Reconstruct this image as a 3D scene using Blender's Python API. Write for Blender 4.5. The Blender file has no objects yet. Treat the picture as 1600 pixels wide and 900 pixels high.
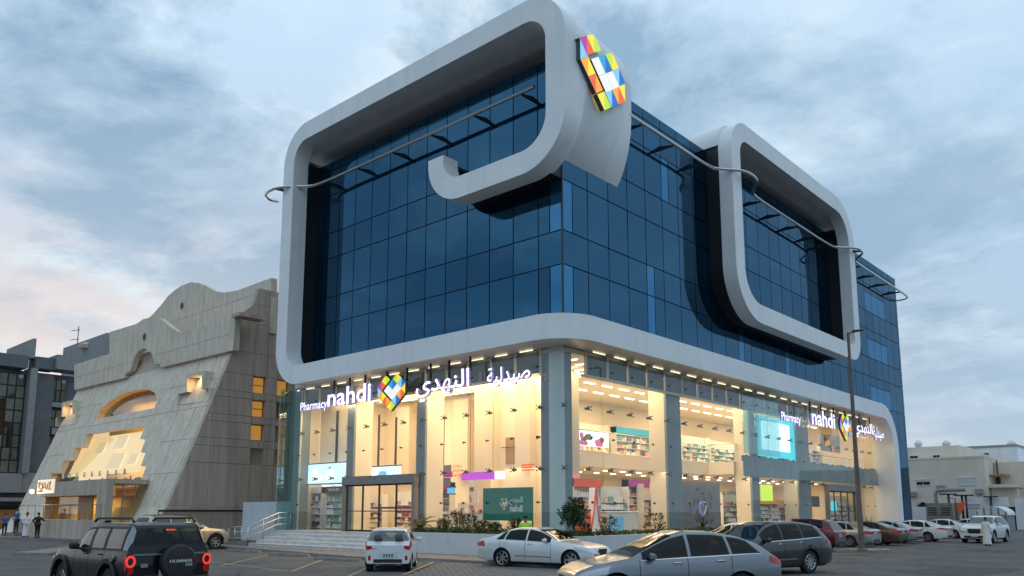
import bpy, bmesh, math, random
from mathutils import Vector, Matrix, geometry
rnd = random.Random(7)
R = math.radians
SC = bpy.context.scene
COL = SC.collection

# ------------------------------------------------------------------ camera
CAM = Vector((21.39, -27.36, 2.03)); YAW = R(41.76); PITCH = R(8.6645); FPX = 1255.04; PX, PY = 800.0, 607.78
cd = bpy.data.cameras.new('camera'); cam = bpy.data.objects.new('camera', cd); COL.objects.link(cam)
cam.location = CAM; cam.rotation_euler = (R(90) + PITCH, 0, YAW)
cd.sensor_width = 36; cd.lens = FPX / 1600 * 36; cd.shift_y = (PY - 450) / 1600
cd.clip_start = 0.1; cd.clip_end = 6000
SC.camera = cam
FW = Vector((-math.sin(YAW) * math.cos(PITCH), math.cos(YAW) * math.cos(PITCH), math.sin(PITCH)))
RT = Vector((math.cos(YAW), math.sin(YAW), 0)); UP = RT.cross(FW)
def ray(x, y): return FW * FPX + RT * (x - PX) - UP * (y - PY)      # measuring aid: where a sight line meets a known plane
def onz(x, y, z=0.0): d = ray(x, y); return CAM + d * ((z - CAM.z) / d.z)
def onx(x, y, X=0.0): d = ray(x, y); return CAM + d * ((X - CAM.x) / d.x)
def ony(x, y, Y=0.0): d = ray(x, y); return CAM + d * ((Y - CAM.y) / d.y)
def onplane(x, y, p, n): d = ray(x, y); return CAM + d * ((Vector(p) - CAM).dot(n) / d.dot(n))

# ------------------------------------------------------------------ world, sun, exposure
SUN_EL, SUN_AZ = R(4.0), R(74.0)        # low sun beyond the left end of the street
W = bpy.data.worlds.new('World'); SC.world = W; W.use_nodes = True
nt = W.node_tree; nt.nodes.clear()
def N(t, **k):
    n = nt.nodes.new(t)
    for a, b in k.items(): setattr(n, a, b)
    return n
def L(a, b): nt.links.new(a, b)
def mathn(op, a=None, b=None, c=None):
    n = N('ShaderNodeMath', operation=op)
    for i, x in enumerate((a, b, c)):
        if x is None: continue
        if isinstance(x, (int, float)): n.inputs[i].default_value = x
        else: L(x, n.inputs[i])
    return n.outputs[0]
def ramp(f, stops, interp='LINEAR'):
    n = N('ShaderNodeValToRGB'); n.color_ramp.interpolation = interp
    e = n.color_ramp.elements
    while len(e) < len(stops): e.new(0.5)
    for el, (p, c) in zip(e, stops):
        el.position = p; el.color = (c[0], c[1], c[2], 1) if not isinstance(c, (int, float)) else (c, c, c, 1)
    L(f, n.inputs[0]); return n.outputs[0]
def mixc(f, a, b, mode='MIX'):
    n = N('ShaderNodeMix', data_type='RGBA', blend_type=mode)
    if isinstance(f, (int, float)): n.inputs[0].default_value = f
    else: L(f, n.inputs[0])
    for i, x in ((6, a), (7, b)):
        if isinstance(x, tuple): n.inputs[i].default_value = (*x, 1)
        else: L(x, n.inputs[i])
    return n.outputs[2]
tc = N('ShaderNodeTexCoord'); sep = N('ShaderNodeSeparateXYZ'); L(tc.outputs['Generated'], sep.inputs[0])
dx, dy, dz = sep.outputs
sky = N('ShaderNodeTexSky', sky_type='NISHITA', sun_disc=False, sun_elevation=SUN_EL, sun_rotation=-SUN_AZ,
        altitude=0.0, air_density=1.0, dust_density=1.5, ozone_density=2.0)
skyk = N('ShaderNodeMix', data_type='RGBA', blend_type='MULTIPLY'); skyk.inputs[0].default_value = 1
L(sky.outputs[0], skyk.inputs[6]); skyk.inputs[7].default_value = (0.09, 0.09, 0.09, 1)
el = mathn('MAXIMUM', dz, 0.0)
grad = ramp(el, [(0.0, (0.40, 0.49, 0.57)), (0.10, (0.34, 0.47, 0.60)), (0.28, (0.35, 0.50, 0.65)), (0.6, (0.50, 0.65, 0.80)), (1.0, (0.66, 0.79, 0.92))])  # upper stops brightened, out of view, for more fill on the facades
# glow of the set sun low on the left
sd = Vector((-math.sin(SUN_AZ), math.cos(SUN_AZ), 0))
dot = mathn('ADD', mathn('MULTIPLY', dx, sd.x), mathn('MULTIPLY', dy, sd.y))
glow = mathn('MULTIPLY', ramp(dot, [(0.35, 0.0), (0.82, 0.8), (1.0, 1.0)]), ramp(el, [(0.0, 1.0), (0.18, 0.95), (0.32, 0.40), (0.5, 0.0)]))
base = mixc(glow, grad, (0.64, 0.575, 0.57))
base = mixc(0.06, base, skyk.outputs[2])
# cloud sheet: direction projected to a high flat layer
inv = mathn('DIVIDE', 1.0, mathn('ADD', el, 0.16))
cx = mathn('MULTIPLY', dx, inv); cy = mathn('MULTIPLY', dy, inv)
comb = N('ShaderNodeCombineXYZ'); L(cx, comb.inputs[0]); L(cy, comb.inputs[1])
def cloud(scale, detail, rough, dist, off, stretch=(1, 1, 1)):
    mp = N('ShaderNodeMapping'); mp.inputs['Location'].default_value = off; mp.inputs['Scale'].default_value = stretch
    L(comb.outputs[0], mp.inputs[0])
    n = N('ShaderNodeTexNoise'); n.inputs['Scale'].default_value = scale; n.inputs['Detail'].default_value = detail
    n.inputs['Roughness'].default_value = rough; n.inputs['Distortion'].default_value = dist
    L(mp.outputs[0], n.inputs['Vector']); return n.outputs[0]
c1 = cloud(1.25, 10, 0.62, 0.3, (19.57, 1.09, 0))
c2 = cloud(2.3, 9, 0.64, 0.4, (14.51, 9.68, 0))
darkm = ramp(c1, [(0.45, 0.0), (0.57, 1.0)])
litm = ramp(c2, [(0.47, 0.0), (0.62, 1.0)])
up_only = ramp(el, [(0.05, 0.15), (0.22, 1.0)])
darkm = mathn('MULTIPLY', mathn('MULTIPLY', darkm, mathn('SUBTRACT', 1.0, mathn('MULTIPLY', glow, 0.75))), mathn('MULTIPLY', up_only, ramp(dot, [(0.0, 0.20), (0.75, 0.95)])))
litm = mathn('MULTIPLY', litm, mathn('MULTIPLY', up_only, ramp(dot, [(0.0, 0.25), (0.7, 0.75)])))
base = mixc(litm, base, (0.60, 0.69, 0.75))
base = mixc(darkm, base, (0.185, 0.305, 0.43))
below = ramp(mathn('ADD', dz, 0.5), [(0.47, 1.0), (0.5, 0.0)])
base = mixc(below, base, (0.16, 0.17, 0.18))
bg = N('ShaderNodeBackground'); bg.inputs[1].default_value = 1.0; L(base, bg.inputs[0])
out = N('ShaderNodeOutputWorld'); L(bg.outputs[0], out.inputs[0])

sl = bpy.data.lights.new('sun', 'SUN'); sl.energy = 0.5; sl.angle = R(15); sl.color = (1.0, 0.86, 0.74)
so = bpy.data.objects.new('sun', sl); COL.objects.link(so)
sv = Vector((-math.sin(SUN_AZ) * math.cos(SUN_EL), math.cos(SUN_AZ) * math.cos(SUN_EL), math.sin(SUN_EL)))
so.rotation_euler = sv.to_track_quat('Z', 'Y').to_euler(); so.location = (0, 0, 60)
SC.view_settings.view_transform = 'Standard'; SC.view_settings.look = 'None'
SC.view_settings.exposure = 0.42; SC.view_settings.gamma = 1.0; SC.view_settings.use_curve_mapping = False
SC.render.engine = 'CYCLES'
SC.cycles.max_bounces = 8; SC.cycles.transparent_max_bounces = 12
SC.cycles.caustics_reflective = False; SC.cycles.caustics_refractive = False
SC.cycles.sample_clamp_indirect = 4.0
SC.cycles.use_denoising = True

# ------------------------------------------------------------------ materials
MATS = {}
def mat(name, base, rough=0.6, metal=0.0, var=0.12, vscale=3.0, stretch=(1, 1, 1), bump=0.0, bscale=40.0, bstretch=(1, 1, 1), spec=0.5, coat=0.0, dirt=None, dirt2=None, emis=None, estr=0.0):
    m = bpy.data.materials.new(name); m.use_nodes = True; MATS[name] = m
    t = m.node_tree; b = t.nodes['Principled BSDF']
    b.inputs['Base Color'].default_value = (*base, 1); b.inputs['Roughness'].default_value = rough
    b.inputs['Metallic'].default_value = metal; b.inputs['Specular IOR Level'].default_value = spec
    b.inputs['Coat Weight'].default_value = coat; b.inputs['Coat Roughness'].default_value = 0.04
    if emis: b.inputs['Emission Color'].default_value = (*emis, 1); b.inputs['Emission Strength'].default_value = estr
    g = t.nodes.new('ShaderNodeTexCoord')
    def noise(scale, st, detail=6):
        mp = t.nodes.new('ShaderNodeMapping'); mp.inputs['Scale'].default_value = st
        t.links.new(g.outputs['Object'], mp.inputs[0])
        n = t.nodes.new('ShaderNodeTexNoise'); n.inputs['Scale'].default_value = scale; n.inputs['Detail'].default_value = detail
        t.links.new(mp.outputs[0], n.inputs['Vector']); return n.outputs[0]
    if var > 0:
        r = t.nodes.new('ShaderNodeValToRGB'); r.color_ramp.elements[0].position = 0.3; r.color_ramp.elements[1].position = 0.7
        r.color_ramp.elements[0].color = (*[c * (1 - var) for c in base], 1); r.color_ramp.elements[1].color = (*[min(1, c * (1 + var)) for c in base], 1)
        t.links.new(noise(vscale, stretch), r.inputs[0]); col = r.outputs[0]
        if dirt:
            r2 = t.nodes.new('ShaderNodeValToRGB'); r2.color_ramp.elements[0].position = 0.52; r2.color_ramp.elements[1].position = 0.75
            r2.color_ramp.elements[0].color = (0, 0, 0, 1); r2.color_ramp.elements[1].color = (0.7, 0.7, 0.7, 1)
            t.links.new(noise(dirt[1], dirt[2]), r2.inputs[0])
            mx = t.nodes.new('ShaderNodeMix'); mx.data_type = 'RGBA'; t.links.new(r2.outputs[0], mx.inputs[0]); t.links.new(col, mx.inputs[6]); mx.inputs[7].default_value = (*dirt[0], 1)
            col = mx.outputs[2]
        if dirt2:
            r3 = t.nodes.new('ShaderNodeValToRGB'); r3.color_ramp.elements[0].position = 0.63; r3.color_ramp.elements[1].position = 0.72
            r3.color_ramp.elements[0].color = (0, 0, 0, 1); r3.color_ramp.elements[1].color = (0.75, 0.75, 0.75, 1)
            t.links.new(noise(dirt2[1], (1, 1, 1), 3), r3.inputs[0])
            m3 = t.nodes.new('ShaderNodeMix'); m3.data_type = 'RGBA'; t.links.new(r3.outputs[0], m3.inputs[0]); t.links.new(col, m3.inputs[6]); m3.inputs[7].default_value = (*dirt2[0], 1)
            vo = t.nodes.new('ShaderNodeTexVoronoi'); vo.feature = 'DISTANCE_TO_EDGE'; vo.inputs['Scale'].default_value = 0.33
            mp = t.nodes.new('ShaderNodeMapping'); t.links.new(g.outputs['Object'], mp.inputs[0])
            ds = t.nodes.new('ShaderNodeMix'); ds.data_type = 'RGBA'; ds.blend_type = 'ADD'; ds.inputs[0].default_value = 1.2
            nz = t.nodes.new('ShaderNodeTexNoise'); nz.inputs['Scale'].default_value = 1.3; nz.inputs['Detail'].default_value = 6; t.links.new(mp.outputs[0], nz.inputs['Vector'])
            t.links.new(mp.outputs[0], ds.inputs[6]); t.links.new(nz.outputs['Color'], ds.inputs[7]); t.links.new(ds.outputs[2], vo.inputs['Vector'])
            lt = t.nodes.new('ShaderNodeMath'); lt.operation = 'LESS_THAN'; lt.inputs[1].default_value = 0.006; t.links.new(vo.outputs['Distance'], lt.inputs[0])
            m4 = t.nodes.new('ShaderNodeMix'); m4.data_type = 'RGBA'; t.links.new(lt.outputs[0], m4.inputs[0]); t.links.new(m3.outputs[2], m4.inputs[6]); m4.inputs[7].default_value = (0.02, 0.02, 0.02, 1)
            col = m4.outputs[2]
        t.links.new(col, b.inputs['Base Color'])
    if bump > 0:
        bp = t.nodes.new('ShaderNodeBump'); bp.inputs['Strength'].default_value = bump; bp.inputs['Distance'].default_value = 0.05
        t.links.new(noise(bscale, bstretch, 4), bp.inputs['Height']); t.links.new(bp.outputs[0], b.inputs['Normal'])
    return m
def emit(name, col, s):
    m = bpy.data.materials.new(name); m.use_nodes = True; MATS[name] = m
    t = m.node_tree; b = t.nodes['Principled BSDF']; b.inputs['Base Color'].default_value = (*[c * .6 for c in col], 1)
    b.inputs['Emission Color'].default_value = (*col, 1); b.inputs['Emission Strength'].default_value = s
    return m
def glass(name, tint, refl=0.08, rough=0.0, rcol=(1, 1, 1)):
    m = bpy.data.materials.new(name); m.use_nodes = True; MATS[name] = m
    t = m.node_tree; t.nodes.clear()
    o = t.nodes.new('ShaderNodeOutputMaterial'); mx = t.nodes.new('ShaderNodeMixShader')
    a = t.nodes.new('ShaderNodeBsdfTransparent'); a.inputs[0].default_value = (*tint, 1)
    b = t.nodes.new('ShaderNodeBsdfGlossy'); b.inputs[0].default_value = (*rcol, 1); b.inputs['Roughness'].default_value = rough
    f = t.nodes.new('ShaderNodeLayerWeight'); f.inputs[0].default_value = 0.5
    pw = t.nodes.new('ShaderNodeMath'); pw.operation = 'POWER'; pw.inputs[1].default_value = 5; t.links.new(f.outputs['Facing'], pw.inputs[0])
    ad = t.nodes.new('ShaderNodeMath'); ad.operation = 'MULTIPLY_ADD'; ad.inputs[1].default_value = 0.9; ad.inputs[2].default_value = refl + 0.05; t.links.new(pw.outputs[0], ad.inputs[0])
    t.links.new(ad.outputs[0], mx.inputs[0]); t.links.new(a.outputs[0], mx.inputs[1]); t.links.new(b.outputs[0], mx.inputs[2]); t.links.new(mx.outputs[0], o.inputs[0])
    return m
mat('asphalt', (0.115, 0.112, 0.109), 0.86, var=0.30, vscale=0.55, bump=0.4, bscale=55, dirt=((0.155, 0.147, 0.137), 0.35, (1, 1, 1)), dirt2=((0.06, 0.058, 0.056), 1.6))
mat('asphalt_patch', (0.085, 0.085, 0.086), 0.9, var=0.2, vscale=1.5, bump=0.4, bscale=60)
mat('paver', (0.17, 0.165, 0.16), 0.85, var=0.22, vscale=6, bump=0.3, bscale=60)
mat('pavement', (0.21, 0.19, 0.17), 0.85, var=0.2, vscale=2, bump=0.2, bscale=50)
mat('kerb', (0.24, 0.23, 0.22), 0.85, var=0.22, vscale=3, bump=0.2, bscale=40)
mat('line_paint', (0.42, 0.37, 0.27), 0.8, var=0.35, vscale=7)
mat('white_clad', (0.80, 0.82, 0.83), 0.42, var=0.05, vscale=0.8, bump=0.02, bscale=3, dirt=((0.70, 0.72, 0.73), 0.6, (2.5, 2.5, 0.18)))
mat('void_black', (0.006, 0.007, 0.010), 0.55, var=0.05)
mat('mullion', (0.012, 0.018, 0.028), 0.4, var=0.05)
def blue_glass(name, c, dif):
    m = mat(name, dif, 0.03, 0.0, var=0.10, vscale=0.12, spec=0.5)
    t = m.node_tree; b = t.nodes['Principled BSDF']; o = t.nodes['Material Output']
    g = t.nodes.new('ShaderNodeBsdfGlossy'); g.inputs[0].default_value = (*c, 1); g.inputs['Roughness'].default_value = 0.02
    mx = t.nodes.new('ShaderNodeMixShader'); mx.inputs[0].default_value = 0.62
    tcg = t.nodes.new('ShaderNodeTexCoord'); ng = t.nodes.new('ShaderNodeTexNoise'); ng.inputs['Scale'].default_value = 0.9; ng.inputs['Detail'].default_value = 1; t.links.new(tcg.outputs['Object'], ng.inputs['Vector'])
    bg_ = t.nodes.new('ShaderNodeBump'); bg_.inputs['Strength'].default_value = 0.25; bg_.inputs['Distance'].default_value = 0.012; t.links.new(ng.outputs[0], bg_.inputs['Height']); t.links.new(bg_.outputs[0], g.inputs['Normal'])
    t.links.new(b.outputs[0], mx.inputs[1]); t.links.new(g.outputs[0], mx.inputs[2]); t.links.new(mx.outputs[0], o.inputs[0])
    return m
blue_glass('blue_glass', (0.027, 0.132, 0.238), (0.005, 0.027, 0.055))
blue_glass('blue_glass_deep', (0.023, 0.112, 0.205), (0.004, 0.023, 0.048)); blue_glass('blue_glass_soft', (0.031, 0.145, 0.255), (0.006, 0.029, 0.058))
blue_glass('blue_glass_light', (0.055, 0.24, 0.44), (0.015, 0.085, 0.18))  # paler colour stands in for sky showing through these panes
mat('plaster', (0.80, 0.70, 0.55), 0.75, var=0.04, vscale=0.5)
mat('plaster_panel', (0.74, 0.62, 0.46), 0.6, var=0.06, vscale=0.6, stretch=(1, 1, .3))
mat('shop_floor', (0.55, 0.48, 0.40), 0.25, var=0.08, vscale=2)
mat('ceiling', (0.78, 0.72, 0.62), 0.8, var=0.03)
mat('column', (0.20, 0.24, 0.245), 0.45, var=0.10, vscale=1.2, stretch=(1, 1, .2))
mat('column_light', (0.62, 0.68, 0.66), 0.35, var=0.08, vscale=1.0, stretch=(1, 1, .2))
mat('clerestory', (0.10, 0.125, 0.13), 0.35, var=0.12, vscale=1.5)
mat('steel', (0.55, 0.56, 0.57), 0.28, 1.0, var=0.05)
mat('steel_dark', (0.045, 0.045, 0.045), 0.4, 0.6, var=0.05)
mat('bronze', (0.24, 0.235, 0.225), 0.4, 0.5, var=0.08)
mat('marble', (0.62, 0.61, 0.60), 0.35, var=0.16, vscale=2.5, stretch=(1, 1, 3))
mat('render_white', (0.60, 0.62, 0.64), 0.7, var=0.05, vscale=1.2, dirt=((0.45, 0.45, 0.44), 1.2, (1, 1, .3)))
glass('shop_glass', (0.93, 0.97, 0.955), 0.015)
glass('rail_glass', (0.88, 0.95, 0.93), 0.03)
glass('fin_glass', (0.60, 0.80, 0.79), 0.10)
mat('spandrel', (0.17, 0.23, 0.23), 0.25, var=0.2, vscale=0.8)
emit('lamp_warm', (1.0, 0.83, 0.60), 3.5)
emit('lamp_dim', (1.0, 0.80, 0.52), 1.6)
emit('sign_white', (0.96, 0.95, 1.0), 1.0)
emit('sign_side', (0.30, 0.24, 0.62), 0.35)
mat('sign_dark', (0.07, 0.08, 0.09), 0.5)
emit('screen_white', (0.80, 0.93, 1.0), 1.25)
emit('screen_cyan', (0.05, 0.62, 0.72), 0.75)
emit('screen_blue', (0.55, 0.78, 0.95), 0.95)
emit('screen_deep', (0.10, 0.38, 0.66), 0.8)
emit('purple_light', (0.45, 0.06, 0.50), 0.8)
emit('lime_light', (0.45, 0.62, 0.03), 0.9)

# ------------------------------------------------------------------ geometry helpers
class MB:
    def __init__(s): s.v = []; s.f = []; s.mi = []; s.sm = []
    def add(s, vs, fs, mi=0, smooth=False):
        o = len(s.v); s.v += [tuple(p) for p in vs]
        for f in fs: s.f.append(tuple(i + o for i in f)); s.mi.append(mi); s.sm.append(smooth)
        return s
    def box(s, x0, x1, y0, y1, z0, z1, mi=0):
        vs = [(x, y, z) for z in (z0, z1) for y in (y0, y1) for x in (x0, x1)]
        return s.add(vs, [(0, 2, 3, 1), (4, 5, 7, 6), (0, 1, 5, 4), (2, 6, 7, 3), (0, 4, 6, 2), (1, 3, 7, 5)], mi)
    def obox(s, c, size, rz=0.0, mi=0, ry=0.0, rx=0.0):
        M = Matrix.Translation(Vector(c)) @ Matrix.Rotation(rz, 4, 'Z') @ Matrix.Rotation(ry, 4, 'Y') @ Matrix.Rotation(rx, 4, 'X')
        vs = [M @ Vector((x * size[0] / 2, y * size[1] / 2, z * size[2] / 2)) for z in (-1, 1) for y in (-1, 1) for x in (-1, 1)]
        return s.add(vs, [(0, 2, 3, 1), (4, 5, 7, 6), (0, 1, 5, 4), (2, 6, 7, 3), (0, 4, 6, 2), (1, 3, 7, 5)], mi)
    def bbox(s, c, size, b=0.03, rz=0.0, mi=0, ry=0.0, taper=1.0):
        """box with chamfered vertical and horizontal edges"""
        M = Matrix.Translation(Vector(c)) @ Matrix.Rotation(rz, 4, 'Z') @ Matrix.Rotation(ry, 4, 'Y')
        hx, hy, hz = size[0] / 2, size[1] / 2, size[2] / 2
        rings = []
        for z, k, t in ((-hz, b, 1), (-hz + b, 0, 1), (hz - b, 0, taper), (hz, b, taper)):
            X, Y = (hx - k) * t, (hy - k) * t; q = b * .9
            rings.append([(X - q, -Y), (X, -Y + q), (X, Y - q), (X - q, Y), (-X + q, Y), (-X, Y - q), (-X, -Y + q), (-X + q, -Y)])
        vs = [M @ Vector((x, y, z)) for (z, k, t), r in zip(((-hz, 0, 0), (-hz + b, 0, 0), (hz - b, 0, 0), (hz, 0, 0)), rings) for x, y in r]
        fs = [tuple(range(7, -1, -1)), tuple(range(24, 32))]
        for k in range(3):
            for i in range(8): j = (i + 1) % 8; fs.append((k * 8 + i, k * 8 + j, k * 8 + 8 + j, k * 8 + 8 + i))
        return s.add(vs, fs, mi, True)
    def prism(s, poly, a0, a1, axis='z', mi=0, smooth=False):
        n = len(poly)
        def p(u, w, a): return {'z': (u, w, a), 'y': (u, a, w), 'x': (a, u, w)}[axis]
        vs = [p(u, w, a0) for u, w in poly] + [p(u, w, a1) for u, w in poly]
        tri = geometry.tessellate_polygon([[Vector((u, w, 0)) for u, w in poly]])
        fs = [tuple(t) for t in tri] + [tuple(i + n for i in t) for t in tri]
        s.add(vs, fs, mi)
        s.add(vs, [(i, (i + 1) % n, (i + 1) % n + n, i + n) for i in range(n)], mi, smooth)
        return s
    def tube(s, pts, r, n=8, mi=0, cap=True):
        pts = [Vector(p) for p in pts]; rs = r if isinstance(r, (list, tuple)) else [r] * len(pts)
        vs = []; fs = []; up = None
        for i, p in enumerate(pts):
            d = (pts[min(i + 1, len(pts) - 1)] - pts[max(i - 1, 0)]).normalized()
            if up is None: up = Vector((0, 0, 1)) if abs(d.z) < .9 else Vector((1, 0, 0))
            a = d.cross(up).normalized(); b = a.cross(d).normalized(); up = b
            vs += [p + (a * math.cos(t) + b * math.sin(t)) * rs[i] for t in [2 * math.pi * k / n for k in range(n)]]
        for i in range(len(pts) - 1):
            for k in range(n): j = (k + 1) % n; fs.append((i * n + k, i * n + j, i * n + n + j, i * n + n + k))
        s.add(vs, fs, mi, True)
        if cap: s.add(vs[:n], [tuple(range(n))], mi); s.add(vs[-n:], [tuple(range(n))], mi)
        return s
    def lathe(s, prof, n=20, c=(0, 0, 0), axis='z', mi=0, smooth=True):
        vs = []; fs = []; c = Vector(c)
        for r, h in prof:
            for k in range(n):
                t = 2 * math.pi * k / n; a, b = r * math.cos(t), r * math.sin(t)
                vs.append(c + Vector({'z': (a, b, h), 'y': (a, h, b), 'x': (h, a, b)}[axis]))
        for i in range(len(prof) - 1):
            for k in range(n): j = (k + 1) % n; fs.append((i * n + k, i * n + j, i * n + n + j, i * n + n + k))
        return s.add(vs, fs, mi, smooth)
    def build(s, name, mats, parent=None, world=True, kind=None, label=None, fix=True, shadeauto=False):
        me = bpy.data.meshes.new(name); me.from_pydata(s.v, [], s.f)
        for m in (mats if isinstance(mats, (list, tuple)) else [mats]): me.materials.append(MATS[m])
        me.polygons.foreach_set('material_index', s.mi); me.polygons.foreach_set('use_smooth', s.sm)
        if fix:
            b = bmesh.new(); b.from_mesh(me); bmesh.ops.remove_doubles(b, verts=b.verts, dist=0.0005)
            bmesh.ops.recalc_face_normals(b, faces=b.faces)
            for e in b.edges:
                if len(e.link_faces) == 2 and e.calc_face_angle(0) > 0.55: e.smooth = False
            b.to_mesh(me); b.free()
        me.update()
        return link(name, me, parent, world, kind, label)
def wmat(o): return Matrix.Translation(o.location) @ o.rotation_euler.to_matrix().to_4x4()
def link(name, me, parent=None, world=True, kind=None, label=None):
    o = bpy.data.objects.new(name, me); COL.objects.link(o)
    if parent is not None:
        o.parent = parent
        if world:
            top = parent
            while top.parent: top = top.parent
            if parent is top: o.matrix_parent_inverse = wmat(top).inverted()
            else: o.matrix_parent_inverse = (wmat(top) @ parent.matrix_parent_inverse.copy() @ wmat(parent) if parent is not top else wmat(top)).inverted() if False else Matrix.Identity(4)
    if kind: o['kind'] = kind
    if label: o['label'] = label
    return o
def thing(name, label, cat, loc=(0, 0, 0), rz=0.0, group=None):
    o = bpy.data.objects.new(name, None); COL.objects.link(o); o.empty_display_size = 0.3
    o.location = loc; o.rotation_euler = (0, 0, rz); return tag(o, label, cat, group)
def tag(o, label, cat, group=None):
    o['label'] = label; o['category'] = cat
    if group: o['group'] = group
    return o
def dup(root, loc, rz=None, label=None):
    def cp(o, par):
        c = o.copy(); COL.objects.link(c); c.parent = par
        for k in [x for x in bpy.data.objects if x.parent == o]: cp(k, c)
        return c
    c = cp(root, root.parent); c.location = loc
    if rz is not None: c.rotation_euler = (0, 0, rz)
    if label: c['label'] = label
    return c
def arc_path(pts, n=10):
    """polyline with filleted corners: pts = (a, b[, radius])"""
    out = []
    for i, p in enumerate(pts):
        P = Vector(p[:2]); r = p[2] if len(p) > 2 else 0
        if r == 0 or i in (0, len(pts) - 1): out.append(P); continue
        A = (Vector(pts[i - 1][:2]) - P).normalized(); B = (Vector(pts[i + 1][:2]) - P).normalized()
        ang = A.angle(B); t = r / math.tan(ang / 2); c = P + (A + B).normalized() * (r / math.sin(ang / 2))
        a0 = P + A * t - c; a1 = P + B * t - c; th = a0.angle_signed(a1)
        for k in range(n + 1):
            q = a0.copy(); w = -th * k / n; cs, sn = math.cos(w), math.sin(w)
            out.append(c + Vector((q.x * cs - q.y * sn, q.x * sn + q.y * cs)))
    return out
def ribbon(mb, pts, T, a0, a1, axis, closed=False, n=10, mi=0):
    """strip of thickness T along a filleted path, extruded a0..a1 along axis"""
    if closed: pts = [((pts[0][0] + pts[-1][0]) / 2, (pts[0][1] + pts[-1][1]) / 2)] + list(pts); pts = pts + [pts[0]]
    P = arc_path(pts, n)
    if closed: P = P[:-1]
    m = len(P); ins = []; outs = []
    for i, p in enumerate(P):
        q0 = P[i - 1] if (i or closed) else p; q1 = P[(i + 1) % m] if (i < m - 1 or closed) else p
        d0 = (p - q0); d1 = (q1 - p); d = ((d0.normalized() if d0.length else Vector((0, 0))) + (d1.normalized() if d1.length else Vector((0, 0)))).normalized()
        nn = Vector((-d.y, d.x)); ins.append(p + nn * T / 2); outs.append(p - nn * T / 2)
    def w(u, a): return {'y': (u.x, a, u.y), 'x': (a, u.x, u.y), 'z': (u.x, u.y, a)}[axis]
    vs = []
    for i in range(m): vs += [w(ins[i], a0), w(outs[i], a0), w(ins[i], a1), w(outs[i], a1)]
    e = m if closed else m - 1
    fl = []; sd = []
    for i in range(e):
        a, b = i * 4, ((i + 1) % m) * 4
        fl += [(a, a + 1, b + 1, b), (a + 2, b + 2, b + 3, a + 3)]; sd += [(a, b, b + 2, a + 2), (a + 1, a + 3, b + 3, b + 1)]
    if not closed: fl += [(0, 2, 3, 1), ((m - 1) * 4, (m - 1) * 4 + 1, (m - 1) * 4 + 3, (m - 1) * 4 + 2)]
    mb.add(vs, fl, mi, False); mb.add(vs, sd, mi, True)
    return mb
def sheet(name, poly, z, m, label=None, th=0.0):
    mb = MB()
    if th: mb.prism(poly, z - th, z, 'z')
    else:
        tri = geometry.tessellate_polygon([[Vector((a, b, 0)) for a, b in poly]])
        mb.add([(a, b, z) for a, b in poly], [tuple(t) for t in tri])
    o = mb.build(name, m); o['kind'] = 'structure'
    if not th:
        for p in o.data.polygons:
            if p.normal.z < 0: p.flip()
    return o
AR = {'nahdi_ar': '\ufef1\ufeaa\ufeec\ufee8\ufedf\ufe8d', 'saydaliya': '\ufe94\ufef4\ufedf\ufeaa\ufef4\ufebb'}
def text_mesh(s, ext=0.03, off=0.0, res=3):
    c = bpy.data.curves.new('t', 'FONT'); c.body = s; c.extrude = ext; c.offset = off; c.resolution_u = res
    o = bpy.data.objects.new('t', c); COL.objects.link(o); bpy.context.view_layer.update()
    me = bpy.data.meshes.new_from_object(o.evaluated_get(bpy.context.evaluated_depsgraph_get()))
    adv = c.body; bpy.data.objects.remove(o); bpy.data.curves.remove(c)
    return me
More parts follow.
